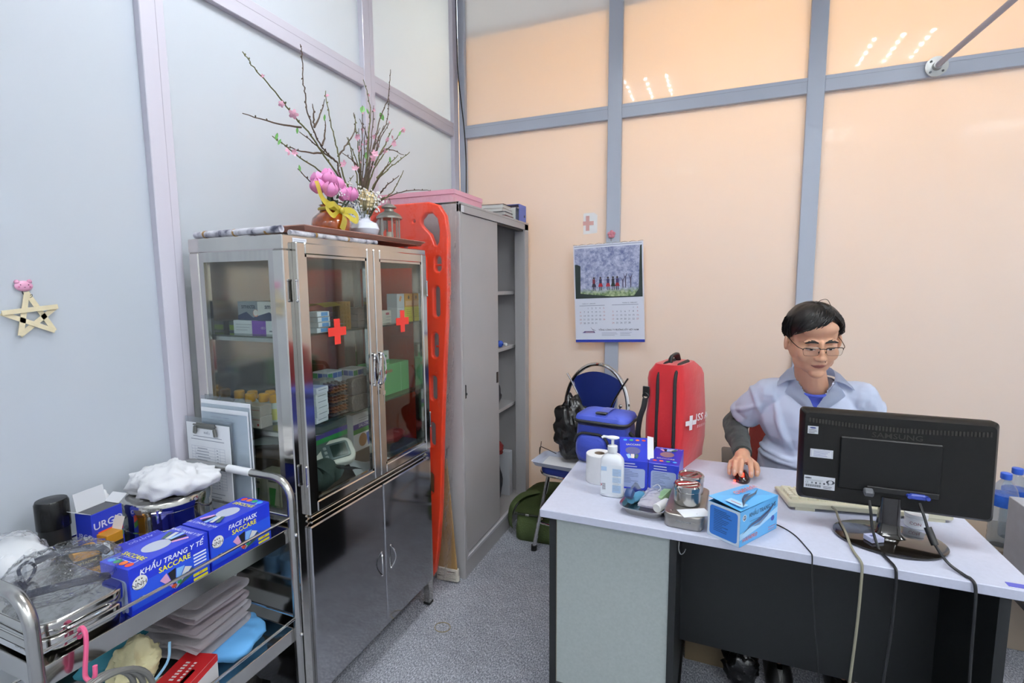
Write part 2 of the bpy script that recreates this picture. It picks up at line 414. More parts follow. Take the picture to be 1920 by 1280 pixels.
# black cable in the corner
pts = [(-1.588, 2.995, 3.29), (-1.585, 2.995, 2.95), (-1.583, 2.997, 2.80), (-1.565, 3.0, 2.62), (-1.550, 3.005, 2.46), (-1.541, 3.008, 2.26), (-1.545, 3.01, 2.05), (-1.55, 3.012, 1.84), (-1.555, 3.012, .6), (-1.55, 3.01, .02)]
tag(B().tube(spline(pts, 6), .0038, 6).out('wall_cable', BLACKR), 'thin black cable running down the corner of the two walls', 'cable')
# diagonal brace bar with flange
t = thing('brace_bar', 'grey round brace bar bolted by a flange to the back wall rail', 'brace bar', (.904, 3.026, 2.447))
def on_ray(px, py, Y):
    d = fw + r2*((px-960)/942.2) - u2*((py-640)/942.2); k = Y/d.y
    return V((d.x*k, d.y*k, 1.45+d.z*k))
A_ = V((.904, 3.0, 2.447)); E_ = on_ray(1900, 0, 2.55); d_ = (E_-A_); E2 = A_+d_*((CEIL-.003-A_.z)/d_.z)
if (E2-A_).length > 2.2: E2 = A_+d_.normalized()*2.2
GREYM = mat('grey_paint', '#b3b1bd', .4)
B().tube([A_-t.location, E2-t.location], .0125, 12).out('bar', GREYM, t)
b = B(); b.lathe([(0, 0), (.045, 0), (.045, .006), (.02, .008), (.018, .028), (0, .028)], n=20, M=Matrix.Rotation(R(90), 4, 'X')); b.out('flange', mat('flange_steel', '#b9bab8', .35, .7), t)
for k in range(4):
    a = R(45+90*k); B().cyl((.033*math.cos(a), -.006, .033*math.sin(a)), (.033*math.cos(a), -.0105, .033*math.sin(a)), .005, n=8).out('bolt', DARKMETAL, t)

# red-cross sticker on the back wall
t = thing('cross_sticker', 'white square sticker with pink cross and one cut corner on back wall', 'sticker', (-.73, 3.0575, 1.823))
Fz = F((0, 0, 0), (1, 0, 0), (0, 0, 1))
b = B(); b.prism([(-.043, -.066), (.043, -.060), (.043, .046), (.022, .062), (-.043, .060)], Matrix(((1, 0, 0, 0), (0, 0, -1, 0), (0, 1, 0, 0), (0, 0, 0, 1))), .001)
b.out('paper', mat('sticker_white', '#ffffff', .5), t, False)
b = B(); Fz.o = V((0, -.0012, 0)); pk = flat('#e8b3ac')
b.rect(Fz, -.012, 0, .066, .024, pk); b.rect(Fz, -.016, 0, .022, .088, pk, 2); b.out('cross', None, t, False)

# calendar and its flower hook
t = thing('wall_calendar', 'paper wall calendar with blossom orchard picture and two months, blue bottom edge', 'calendar', (-.594, 3.012, 1.12), rot=(0, R(-2.2), 0))
CW, CH = .415, .575
sheet = mat('calendar_paper', '#e6eaf8', .55)
b = B(); b.grid(lambda u, v: V(((u-.5)*CW, 0, v*CH)), 2, 2)
for f_ in b.bm.faces[:]: pass
b.bm.clear(); b.b2((-CW/2, -.003, 0), (CW/2, .003, CH)); b.out('sheets', sheet, t)
def cal_y(v): return -.0034
class CF:
    def __init__(s, o=0): s.o = o
    def p(s, a, b_, lay=1): v = b_/CH; return V((a, cal_y(min(max(v, 0), 1))-.0004*lay, b_))
cf = CF()
def picmat():
    m = bpy.data.materials.new('orchard_picture'); m.use_nodes = True; nt = m.node_tree; N = nt.nodes.new; L = nt.links.new
    bs = nt.nodes['Principled BSDF']; bs.inputs['Roughness'].default_value = .4
    tc = N('ShaderNodeTexCoord'); sp = N('ShaderNodeSeparateXYZ'); L(tc.outputs['Object'], sp.inputs[0])
    n = N('ShaderNodeTexNoise'); n.inputs['Scale'].default_value = 26; n.inputs['Detail'].default_value = 12; n.inputs['Roughness'].default_value = .82; L(tc.outputs['Object'], n.inputs['Vector'])
    r1 = N('ShaderNodeValToRGB'); e = r1.color_ramp.elements; e[0].position = .40; e[0].color = (*lin('#6a74a6'), 1); e[1].position = .62; e[1].color = (*lin('#d3d7ea'), 1)
    q = e.new(.5); q.color = (*lin('#a3a9c8'), 1); L(n.outputs[0], r1.inputs[0])
    n3 = N('ShaderNodeTexNoise'); n3.inputs['Scale'].default_value = 60; n3.inputs['Detail'].default_value = 4; L(tc.outputs['Object'], n3.inputs['Vector'])
    r3 = N('ShaderNodeValToRGB'); e = r3.color_ramp.elements; e[0].position = .35; e[0].color = (*lin('#5f7c4c'), 1); e[1].position = .65; e[1].color = (*lin('#b9c79b'), 1); L(n3.outputs[0], r3.inputs[0])
    ad = N('ShaderNodeMath'); ad.operation = 'MULTIPLY_ADD'; ad.inputs[1].default_value = .10; L(n.outputs[0], ad.inputs[0]); L(sp.outputs[2], ad.inputs[2])
    gt = N('ShaderNodeMapRange'); gt.inputs[1].default_value = .335; gt.inputs[2].default_value = .365; L(ad.outputs[0], gt.inputs[0])
    mx = N('ShaderNodeMixRGB'); L(gt.outputs[0], mx.inputs[0]); L(r3.outputs[0], mx.inputs[1]); L(r1.outputs[0], mx.inputs[2])
    L(mx.outputs[0], bs.inputs['Base Color']); return m
b = B(); b.m(picmat())
for i in range(6):
    v0, v1 = .255+i*.05, .255+(i+1)*.05
    b.add([cf.p(-.2, v0, 1), cf.p(.2, v0, 1), cf.p(.2, v1, 1), cf.p(-.2, v1, 1)], [(0, 1, 2, 3)])
dk = flat('#22302e'); brn = flat('#56506a')
b.poly(cf, [(-.2, .255), (-.17, .255), (-.165, .45), (-.185, .46), (-.2, .46)], dk, 2)
b.poly(cf, [(-.2, .255), (.2, .255), (.2, .262), (.02, .262), (-.17, .285), (-.2, .285)], dk, 3)
b.poly(cf, [(.2, .255), (.15, .262), (.178, .30), (.19, .55), (.2, .555)], dk, 2)
for x0, h in ((.10, .11), (.13, .10), (-.09, .09), (.085, .08)):
    b.poly(cf, [(x0, .31), (x0+.005, .31), (x0+.007, .31+h*.55), (x0+.016, .31+h*.85), (x0+.001, .31+h*.6), (x0-.010, .31+h*.8), (x0-.001, .31+h*.5)], brn, 2)
for x, c1, c2 in ((-.085, '#7b2a3a', '#30283f'), (-.045, '#2d2a4c', '#b4242f'), (.0, '#3b3560', '#b03040'), (.03, '#2b2638', '#1c2b24'), (.055, '#453a66', '#a32a3a')):
    b.rect(cf, x, .352, .016, .030, flat(c1), 3); b.poly(cf, [(x-.014, .322), (x+.014, .322), (x+.008, .342), (x-.008, .342)], flat(c2), 4)
    b.rect(cf, x-.005, .312, .004, .024, flat('#2a2530'), 3); b.rect(cf, x+.005, .312, .004, .024, flat('#2a2530'), 3); b.disc(cf, x, .374, .006, .007, flat('#3a2c30'), 3, 8)
ink = flat('#5f6a86'); inkp = flat('#c07a86'); navy = flat('#2c2f55')
b.text(cf, 'THÁNG 01 / JANUARY', -.12, .222, .0085, ink); b.text(cf, 'THÁNG 02 / FEBRUARY', .125, .222, .0085, ink)
for mi, (ox, first, nd) in enumerate(((-.173, 2, 31), (.025, 5, 28))):
    b.rect(cf, ox+.072, .211, .155, .0028, flat('#9aa0ba'), 2)
    for d in range(1, nd+1):
        c = (first+d-1) % 7; rw = (first+d-1)//7
        b.text(cf, str(d), ox+c*.024, .194-rw*.0225, .0135, inkp if c in (0, 6) else ink)
b.text(cf, 'TỔNG CÔNG TY ĐƯỜNG SẮT VIỆT NAM', .055, .062, .0128, navy, bold=.01)
b.lines(cf, -.045, .045, .10, 3, .008, .0018, flat('#9aa0b8')); b.lines(cf, .065, .045, .07, 3, .008, .0018, flat('#9aa0b8'))
b.poly(cf, [(-.165, .045), (-.085, .045), (-.092, .056), (-.15, .056)], flat('#6a5d92'), 2); b.poly(cf, [(-.115, .082), (-.10, .066), (-.078, .058), (-.1, .062)], navy, 3)
b.rect(cf, -.12, .05, .05, .004, flat('#c7a3b0'), 3)
b.rect(cf, 0, .566, .40, .003, flat('#8f97b3'), 2); b.out('print', None, t, False)
B().b2((-CW/2, -.004, -.012), (CW/2, .006, .004)).out('bottom_strip', mat('calendar_blue', '#2a3fae', .4), t, False)
B().tube([(x*CW/40, -.001+.004*math.sin(x*1.3), CH+.002+.003*math.cos(x*1.3)) for x in range(-20, 21)], .0012, 5).out('spiral_binding', STEELB, t)
t = thing('flower_hook', 'pink five-petal flower hook above the calendar', 'hook', (-.594, 3.029, 1.748))
pinkh = mat('pink_plastic', '#d98a97', .3)
b = B()
for k in range(5): a = R(90+72*k); b.ell((.013*math.cos(a), -.006, .013*math.sin(a)), (.0115, .006, .0115))
b.ell((0, -.01, 0), (.008, .005, .008)); b.out('flower', pinkh, t)
B().tube(spline([(0, -.004, -.015), (0, -.004, -.035), (0, -.012, -.042), (0, -.018, -.034)], 5), .0016, 6).out('wire', CHROME, t)

# straw star with bear hook on the left wall
t = thing('straw_star', 'five-pointed star of folded pale straw strips hanging on left wall', 'star ornament', (-1.622, .716, 1.33))
straw = mat('straw', '#dccfae', .6, var=.06, vscale=60)
P5 = {'top': (.000, .118), 'tr': (.056, .068), 'br': (.055, -.002), 'bl': (-.018, -.010), 'tl': (-.062, .050)}
P5 = {'top': (.002, .112), 'tr': (.062, .074), 'br': (.052, .010), 'bl': (-.020, .004), 'tl': (-.052, .062)}
seq = ['top', 'br', 'tl', 'tr', 'bl', 'top']
for i in range(5):
    a, c = P5[seq[i]], P5[seq[i+1]]; a, c = V((a[0], a[1])), V((c[0], c[1])); d = (c-a); n = V((-d.y, d.x)).normalized()*.0058
    z0 = .004+.0028*(i % 3)
    b = B(); q = [a-n, a+n, c+n, c-n]
    b.add([V((z0+zz, p.x, p.y)) for zz in (0, .0016) for p in q], [(0, 1, 2, 3), (7, 6, 5, 4), (0, 4, 5, 1), (1, 5, 6, 2), (2, 6, 7, 3), (3, 7, 4, 0)])
    b.out('straw_strip', straw, t, False)
B().tube(spline([(.014, .004, .098), (.015, .008, .101), (.014, .009, .107), (.014, .005, .104)], 3), .0007, 5).out('staple', DARKMETAL, t)
t = thing('bear_hook', 'small pink bear-face hook holding the straw star', 'hook', (-1.6255, .716, 1.4575))
b = B(); b.ell((.004, 0, 0), (.006, .019, .0135)); b.ell((.004, -.013, .0105), (.005, .0055, .0055)); b.ell((.004, .0125, .0115), (.005, .0055, .0055)); b.out('face', mat('bear_pink', '#dda0be', .3), t)
b = B()
for y in (-.008, .008): b.ell((.0095, y, .003), (.001, .0014, .0014), nu=8, nv=5)
b.ell((.0098, 0, -.003), (.001, .0022, .0007), nu=8, nv=5); b.out('eyes_and_mouth', flat('#5a3040'), t)
b = B()
for y in (-.011, .011): b.ell((.0085, y, -.002), (.001, .0028, .002), nu=8, nv=5)
b.out('cheeks', flat('#cc6f95'), t)
B().tube(spline([(.002, -.003, -.011), (.003, -.003, -.018), (.008, -.003, -.021), (.011, -.003, -.017)], 4), .0011, 6).out('wire', DARKMETAL, t)
# ------------------------------------------------------------------ generic carton
def carton(name, label, cat, loc, size, col, deco=None, rz=0., group=None, rot=None, bev=.0008, rough=.42):
    """closed cardboard box; deco(b, faces) prints on faces dict: front(-y) back(+y) left(-x) right(+x) top"""
    t = thing(name, label, cat, loc, rz, group, rot)
    wd, d, h = size
    B().box((0, 0, h/2), size, bev=bev).out('body', mat('card_'+col.strip('#'), col, rough), t, False)
    if deco:
        b = B(); fr = faces_of(size); deco(b, fr, wd, d, h)
        if b.bm.faces: b.out('print', None, t, False, recalc=False)
        else: b.bm.free()
    return t
def faces_of(size):
    wd, d, h = size
    return {'front': F((0, -d/2, h/2), (1, 0, 0), (0, 0, 1)), 'back': F((0, d/2, h/2), (-1, 0, 0), (0, 0, 1)),
            'right': F((wd/2, 0, h/2), (0, 1, 0), (0, 0, 1)), 'left': F((-wd/2, 0, h/2), (0, -1, 0), (0, 0, 1)),
            'top': F((0, 0, h), (1, 0, 0), (0, 1, 0))}

# ------------------------------------------------------------------ medicine cabinet
CX0, CX1, CY0, CY1, CH_ = -1.562, -1.165, 1.11, 1.88, 1.604
cab = thing('medicine_cabinet', 'tall stainless steel medicine cabinet with glass upper doors and red crosses', 'cabinet', (CX0, CY0, 0))
DX, DY = CX1-CX0, CY1-CY0
PW = .042
b = B()
for x in (0, DX-PW):
    for y in (0, DY-PW): b.b2((x, y, .10), (x+PW, y+PW, CH_-.0445), .003)
b.b2((0, 0, CH_-.045), (DX, DY, CH_-.001), .003)
b.b2((PW, PW, .10), (DX-.02, DY-PW, .125)); b.b2((PW*.5, PW*.5, .705), (DX-.004, DY-PW*.5, .735), .002)
b.out('frame', STEEL, cab)
for x in (.004, DX-.034):
    for y in (.004, DY-.034):
        l = B().b2((x, y, .012), (x+.03, y+.03, .10)).out('leg', STEEL, cab, False)
        B().b2((x-.002, y-.002, 0), (x+.032, y+.032, .014), .003).out('foot', BLACKR, l)
B().b2((.002, PW, .125), (.008, DY-PW, CH_-.045)).out('back_panel', mat('panel_steel', '#bfb8b0', .16, 1.), cab, False)
for y, nm in ((.006, 'near'), (DY-.012, 'far')):
    B().b2((PW, y, .125), (DX-PW, y+.006, .705)).out('side_panel', STEEL, cab, False)
    q = B()
    q.b2((PW, y-.003, CH_-.075), (DX-PW, y+.009, CH_-.045)); q.b2((PW, y-.003, .735), (DX-PW, y+.009, .765))
    q.b2((PW, y-.003, .765), (PW+.02, y+.009, CH_-.075)); q.b2((DX-PW-.02, y-.003, .765), (DX-PW, y+.009, CH_-.075))
    w_ = q.out('side_window', STEELB, cab, False)
    B().b2((PW+.018, y+.001, .762), (DX-PW-.018, y+.005, CH_-.072)).out('pane', GLASS, w_, False)
for z in (1.295, 1.000):
    s_ = B().b2((.012, .022, z), (DX-.03, DY-.022, z+.006)).out('glass_shelf', SHELFGLASS, cab, False)
    B().b2((PW, .022, z-.012), (DX-PW, .028, z)).out('shelf_support', STEELB, s_, False)
# glass doors
for k, (a, c) in enumerate(((.034, .3905), (.3935, .745))):
    x0, x1 = DX-.002, DX+.018; fw_ = .034; z0, z1 = .742, 1.582
    q = B(); q.b2((x0, a, z0), (x1, a+fw_, z1), .003); q.b2((x0, c-fw_, z0), (x1, c, z1), .003)
    q.b2((x0, a+fw_, z1-fw_), (x1, c-fw_, z1), .003); q.b2((x0, a+fw_, z0), (x1, c-fw_, z0+fw_), .003)
    # inner bead
    for (p0, p1) in (((x0+.004, a+fw_, z0+fw_), (x1-.004, a+fw_+.008, z1-fw_)), ((x0+.004, c-fw_-.008, z0+fw_), (x1-.004, c-fw_, z1-fw_)),
                     ((x0+.004, a+fw_, z1-fw_-.008), (x1-.004, c-fw_, z1-fw_)), ((x0+.004, a+fw_, z0+fw_), (x1-.004, c-fw_, z0+fw_+.008))): q.b2(p0, p1)
    d = q.out('glass_door', STEEL, cab)
    B().b2((x0+.006, a+fw_+.004, z0+fw_+.004), (x0+.010, c-fw_-.004, z1-fw_-.004)).out('pane', GLASS, d, False)
    cy = (.200, .572)[k]; cz = (1.304, 1.313)[k]
    q = B(); Fq = F((x0+.0105, cy, cz), (0, 1, 0), (0, 0, 1)); red = flat('#e0392f', .55)
    cw = .042 if k == 0 else .043
    MX = Matrix(((0, 0, 1, x0+.0105), (1, 0, 0, cy), (0, 1, 0, cz), (0, 0, 0, 1)))
    h3 = cw/3
    q.prism([(-h3, -cw), (h3, -cw), (h3, -h3), (cw, -h3), (cw, h3), (h3, h3), (h3, cw), (-h3, cw), (-h3, h3), (-cw, h3), (-cw, -h3), (-h3, -h3)], MX, .0008)
    q.out('red_cross', mat('cross_red', '#e2372c', .5), d, False)
    hy = c-.017 if k == 0 else a+.017
    q = B(); pts = [(x1+.004+.014*math.sin(math.pi*u)**.6, hy+.0135*math.cos(2*math.pi*t_)*1., 0) for u, t_ in ()]
    ring = []
    for i in range(24):
        an = 2*math.pi*i/24; ring.append((x1+.012-.006*abs(math.sin(an))**3, hy+.0145*math.cos(an), 1.15+.058*math.sin(an)))
    q.tube(ring, .0034, 6, closed=True); q.cyl((x1-.001, hy, 1.208), (x1+.008, hy, 1.206), .005, n=8); q.cyl((x1-.001, hy, 1.092), (x1+.008, hy, 1.094), .005, n=8)
    q.out('handle', CHROME, d)
    for hz in (1.44, .87):
        hy2 = a-.004 if k == 0 else c+.004
        q = B(); q.cyl((x1-.002, hy2, hz-.028), (x1-.002, hy2, hz+.028), .0035, n=8); q.ell((x1-.002, hy2, hz+.03), .005); q.ell((x1-.002, hy2, hz-.03), .005)
        q.out('hinge', CHROME, d)
q = B(); q.cyl((DX+.018, .4045, 1.083), (DX+.026, .4045, 1.083), .007, n=12); q.box((DX+.030, .41, 1.058), (.002, .016, .016), bev=.0008); q.box((DX+.030, .41, 1.035), (.0018, .005, .034)); q.out('lock_and_key', CHROME, cab)
q = B(); q.b2((DX-.001, PW, .712), (DX+.014, DY-PW, .719), .002); q.b2((DX-.001, PW, .729), (DX+.014, DY-PW, .736), .002); q.out('mid_rail', STEEL, cab)
for k, (a, c) in enumerate(((.036, .4045), (.4065, .738))):
    x0, x1 = DX-.002, DX+.014
    d = B().b2((x0, a, .132), (x1, c, .703), .004).out('lower_door', mat('door_steel', '#b0b0b2', .08, 1., var=.05, vscale=5), cab)
    hy = c-.025 if k == 0 else a+.03
    q = B(); q.tube([(x1+.014*math.sin(math.pi*i/10)**.7, hy+(.014 if k else -.014)*math.sin(math.pi*i/10), .352+.092*i/10) for i in range(11)], .0028, 6); q.ell((x1, hy, .352), .005); q.ell((x1, hy, .444), .005)
    q.out('handle', CHROME, d)
q = B(); Fl = F((DX+.0005, .045, CH_-.024), (0, 1, 0), (0, 0, 1)); q.rect(Fl, .02, 0, .055, .03, flat('#dfe4ee')); q.lines(Fl, -.003, .009, .047, 5, .0046, .0012, flat('#8a90a8')); q.out('label_sticker', None, cab, False, recalc=False)

# ---- contents of the cabinet
def in_cab(nm, lab, cat, x, y, z, size, col, deco=None, rz=0., group=None): return carton(nm, lab, cat, (x, y, z), size, col, deco, rz, group)
S1, S2, S0 = 1.3015, 1.0065, .7355
grey_ink = flat('#7d828c'); green = flat('#4a9a63'); blue_b = flat('#4a66a8'); navy2 = flat('#27345e')
def d_smecta(b, f, wd, d, h):
    q = f['front']; b.poly(q, [(-wd/2, -h/2), (wd/2, -h/2), (wd/2, -h*.22), (wd*.2, -h*.36), (-wd*.1, -h*.05), (-wd/2, -h*.25)], navy2)
    b.text(q, 'smecta', 0, h*.24, h*.36, flat('#2a3048'), 2, bold=.012); b.disc(q, wd*.34, -h*.12, h*.2, h*.2, flat('#d98a72'), 3); b.disc(q, wd*.34, -h*.10, h*.165, h*.165, flat('#e3dcd6'), 4)
in_cab('medicine_box', 'white smecta medicine box with navy wave at front of top shelf', 'medicine box', -1.282, 1.195, S1+.044, (.125, .055, .060), '#dddad5', d_smecta)
in_cab('medicine_box', 'smecta medicine box with shade painted into its grey left of the white one on top shelf', 'medicine box', -1.395, 1.205, S1+.044, (.095, .055, .060), '#8e949a', d_smecta)  # same box as the white one, body colour greyed to paint in shade
def d_dex(b, f, wd, d, h):
    q = f['front']; b.rect(q, -.01, 0, .06, h, flat('#7a3fb0')); b.text(q, 'CSD', .008, -h*.02, .010, flat('#e5dcf0'), rot=math.pi); b.lines(q, -.11, h*.2, .07, 3, .009, .0012, grey_ink); b.text(q, '10 CAP', .095, -h*.25, .008, grey_ink); b.rect(q, .052, -h*.25, .035, .004, grey_ink, 2)
in_cab('medicine_box', 'long white medicine box with purple band under the smecta boxes', 'medicine box', -1.335, 1.20, S1, (.245, .06, .0435), '#e4e6ea', d_dex)
def d_lime(b, f, wd, d, h): b.rect(f['front'], 0, -h*.1, wd*.9, h*.5, flat('#93b53c'))
in_cab('medicine_box', 'low grey-green medicine box at back left of top shelf', 'medicine box', -1.505, 1.27, S1, (.075, .10, .034), '#6f7a6c', d_lime)
for k in range(4):
    def d_blue(b, f, wd, d, h): b.rect(f['right'], 0, 0, d*.95, h*.8, flat('#e8eef6')); b.rect(f['right'], .004, 0, d*.55, h*.72, flat('#5d9fdc'), 2)
    in_cab('ampoule_box', 'flat blue-labelled ampoule box, %s of four stacked on top shelf' % ('lowest', 'second', 'third', 'uppermost')[k], 'medicine box', -1.215+.004*(k % 2), 1.285+.003*(k % 3), S1+.0175*k, (.045, .055, .0168), '#cfd6dc', d_blue, group='blue-labelled ampoule boxes')
for k in range(5):
    b = B(); b.grid(lambda u, v, k=k: V(((u-.5)*.13, (v-.5)*.10+.003*math.sin(k*2.1), .003+.004*math.sin(u*3+k))), 6, 4); bmesh.ops.solidify(b.bm, geom=b.bm.faces[:], thickness=.006)
    o = b.out('pill_leaflet', mat('leaflet_grey', '#a9a7a0', .6, var=.1), None, loc=(-1.285, 1.368+.002*k, S1+.006+.0125*k)); tag(o, 'grey folded medicine leaflet, %s of five stacked on top shelf' % ('lowest', 'second', 'third', 'fourth', 'uppermost')[k], 'leaflet', 'stacked leaflets')
b = B(); b.grid(lambda u, v: V(((u-.5)*.10, (v-.5)*.085, .012*math.sin(u*math.pi)+.004*v)), 8, 5); bmesh.ops.solidify(b.bm, geom=b.bm.faces[:], thickness=.003)
tag(b.out('pill_sheet', mat('yellow_foil', '#c9b22e', .4), None, loc=(-1.275, 1.375, S1+.080)), 'curved yellow pill sheet lying on the leaflets', 'pill sheet')
t = thing('blister_stack', 'upright stack of gold blister strips on top shelf', 'blister packs', (-1.255, 1.448, S1))
gold = mat('gold_foil', '#b79a55', .3, .9)
for k in range(5):
    q = B(); q.box((-.016+.008*k, 0, .048), (.003, .055, .096))
    for i in range(3):
        for j in range(6): q.ell((-.0135+.008*k, -.017+.017*i, .010+.015*j), (.003, .006, .006), nu=6, nv=4)
    q.out('blister_strip', gold, t)
for k in range(3):
    in_cab('glass_vial_tray', 'clear grey vial packet, %s of three stacked behind left door' % ('lowest', 'middle', 'uppermost')[k], 'medicine box', -1.26, 1.555, S1+.024*k, (.07, .11, .023), '#8f8b88', lambda b, f, wd, d, h: b.rect(f['right'], .02, 0, .045, h*.6, flat('#c6c2c0')), group='vial packets')
def d_jmb(b, f, wd, d, h): b.rect(f['right'], .03, h*.25, .022, .009, flat('#b0435a')); b.lines(f['right'], .02, 0, .03, 3, .012, .0015, grey_ink)
in_cab('medicine_box', 'long cream medicine box behind the right door on top shelf', 'medicine box', -1.27, 1.67, S1, (.06, .11, .052), '#d5cfc6', d_jmb)
yel = '#d9cf33'
in_cab('medicine_box', 'yellow medicine box at the right end of top shelf', 'medicine box', -1.235, 1.81, S1, (.05, .060, .062), yel, lambda b, f, wd, d, h: (b.lines(f['right'], -.02, .02, .04, 5, .008, .0014, flat('#8a8420')), b.rect(f['left'], 0, 0, d*.9, h*.9, flat('#cfd6dc'))))
in_cab('medicine_box', 'white medicine box beside the yellow one on top shelf', 'medicine box', -1.235, 1.752, S1, (.05, .052, .062), '#d3d8de', lambda b, f, wd, d, h: b.lines(f['right'], -.018, .02, .036, 5, .008, .0014, grey_ink))
in_cab('medicine_box', 'orange medicine box standing on the yellow box', 'medicine box', -1.235, 1.81, S1+.0625, (.05, .058, .056), '#d99a3a', lambda b, f, wd, d, h: (b.rect(f['right'], 0, -.012, d*.8, .02, flat('#e6b78c')), b.disc(f['right'], 0, .012, .006, .008, flat('#5a3a22'))))
in_cab('medicine_box', 'pale grey medicine box standing beside the orange box', 'medicine box', -1.235, 1.752, S1+.0625, (.05, .052, .056), '#c3cad2', lambda b, f, wd, d, h: b.poly(f['right'], [(-.012, .0), (-.002, -.004), (.008, .016), (-.004, .02)], flat('#e59a5a')))
# shelf 2
def ocap(x, y, lab):
    t = thing('medicine_bottle', lab, 'bottle', (x, y, S2), group='orange-capped bottles')
    B().lathe([(0, 0), (.019, 0), (.0205, .003), (.0205, .05), (.012, .062), (.012, .066), (0, .066)], n=14).out('body', mat('pale_bottle', '#cfd8cf', .3), t)
    B().lathe([(0, .064), (.0155, .064), (.0165, .067), (.0165, .088), (.014, .091), (0, .091)], n=14).out('cap', mat('orange_cap', '#dfa31a', .4), t)
    B().lathe([(.0207, .008), (.0209, .008), (.0209, .045), (.0207, .045)], n=14).out('label_band', flat('#e6df6e'), t)
ws = ('first', 'second', 'third', 'fourth', 'fifth', 'sixth', 'seventh')
for k, (x, y) in enumerate(((-1.52, 1.225), (-1.47, 1.235), (-1.44, 1.20), (-1.395, 1.215), (-1.352, 1.22), (-1.415, 1.26), (-1.37, 1.265))):
    ocap(x, y, 'small bottle with orange cap on middle shelf, %s from the wall' % ws[k])
def d_redw(b, f, wd, d, h): b.rect(f['front'], -wd*.22, 0, wd*.42, h, flat('#b5312f')); b.rect(f['front'], wd*.2, h*.25, wd*.5, .002, flat('#c96a5a')); b.disc(f['front'], wd*.36, -h*.2, .004, .004, flat('#c9302a'))
in_cab('medicine_box', 'white medicine box with red panel at front of middle shelf', 'medicine box', -1.362, 1.155, S2, (.085, .045, .036), '#ded3c6', d_redw)
in_cab('medicine_box', 'cream medicine box lying on the red-panelled box', 'medicine box', -1.366, 1.158, S2+.0365, (.082, .045, .033), '#dccfc0', lambda b, f, wd, d, h: (b.lines(f['front'], -.035, .008, .03, 3, .006, .0012, flat('#9a8f86')), b.rect(f['front'], .02, h*.1, .035, .0015, flat('#c9584a'))), .05)
in_cab('medicine_box', 'tall grey medicine box near the wall end of middle shelf', 'medicine box', -1.33, 1.36, S2, (.055, .07, .105), '#868a8c', lambda b, f, wd, d, h: b.lines(f['front'], -.02, .03, .04, 6, .012, .0015, flat('#5c6062')))
in_cab('medicine_box', 'tall grey-green medicine box behind the window edge on middle shelf', 'medicine box', -1.265, 1.345, S2, (.05, .07, .125), '#7f8787', lambda b, f, wd, d, h: (b.lines(f['front'], -.02, .04, .036, 5, .01, .0015, flat('#5c6062')), b.rect(f['front'], 0, -.01, wd, .001, flat('#5c6062'))))
in_cab('medicine_box', 'flat pale blue medicine box at back of middle shelf', 'medicine box', -1.45, 1.42, S2, (.13, .10, .055), '#aeb8c0', None, .1)
for k in range(6):
    in_cab('medicine_box', 'small white medicine box, %s of six in the stack behind the left door' % ('lowest', 'second', 'third', 'fourth', 'fifth', 'uppermost')[k], 'medicine box', -1.222+.002*(k % 2), 1.262+.002*(k % 3), S2+.0195*k, (.055, .062, .019), '#dfe3ea', (lambda b, f, wd, d, h: (b.rect(f['right'], 0, .002, d*.7, .002, grey_ink), b.rect(f['top'], 0, 0, wd*.8, d*.8, flat('#9aa6cc')))), .12, 'stack of small white boxes')
t = thing('blister_stack', 'stack of brown capsule blister strips on middle shelf', 'blister packs', (-1.225, 1.355, S2))
brown = mat('capsule_brown', '#8a5b38', .3, .2)
for k in range(10):
    q = B(); q.box((0, 0, .006+.0115*k), (.06, .075, .002), rot=(0, 0, .06*math.sin(k*2)))
    for i in range(4):
        q.ell((.018+.004*math.sin(k), -.027+.018*i, .0095+.0115*k), (.010, .0065, .0045), nu=8, nv=4); q.ell((-.012, -.027+.018*i, .0095+.0115*k), (.010, .0065, .0045), nu=8, nv=4)
    q.out('blister_strip', brown if k % 3 else mat('blister_grey', '#6d6560', .35, .3), t)
def d_band(b, f, wd, d, h):
    for q, L_ in ((f['right'], d), (f['front'], wd)):
        b.rect(q, -L_*.33, h*.36, L_*.30, h*.18, green); b.rect(q, 0, h*.36, L_*.30, h*.18, blue_b); b.rect(q, L_*.33, h*.36, L_*.3, h*.18, flat('#5a78b8')); b.lines(q, -L_*.4, h*.08, L_*.6, 2, h*.14, .002, grey_ink)
in_cab('medicine_box', 'white medicine box with green and blue band left of its twin on middle shelf', 'medicine box', -1.33, 1.445, S2+.03, (.07, .075, .105), '#c9ced6', d_band)
in_cab('medicine_box', 'white medicine box with blue and green band nearest the door handles', 'medicine box', -1.29, 1.535, S2+.03, (.07, .075, .105), '#d6dae0', d_band)
in_cab('medicine_box', 'flat brown medicine box under the two banded boxes', 'medicine box', -1.31, 1.49, S2, (.12, .18, .0295), '#8f7b68')
for k in range(2):
    in_cab('pill_pouch', 'grey embossed pill pouch, %s of two lying beside the capsule strips' % ('lower', 'upper')[k], 'pouch', -1.215, 1.45, S2+.055*k, (.03, .075, .053), '#6f6b68', None, 0, 'pill pouches', ) if False else None
for k in range(2):
    b = B(); b.mesh(curve2d([rrect(.09, .052, .012)], .012, .004), Matrix.Translation((0, 0, .026)) @ Matrix(((0, 0, 1, 0), (1, 0, 0, 0), (0, 1, 0, 0), (0, 0, 0, 1))))
    tag(b.out('pill_pouch', mat('pouch_grey', '#6f6a66', .35, .3, bump=.5, bscale=120), None, loc=(-1.205, 1.458, S2+.0005+.0605*k)), 'grey pill pouch, %s of the two beside the capsule strips' % ('lower', 'upper')[k], 'pouch', 'pill pouches')
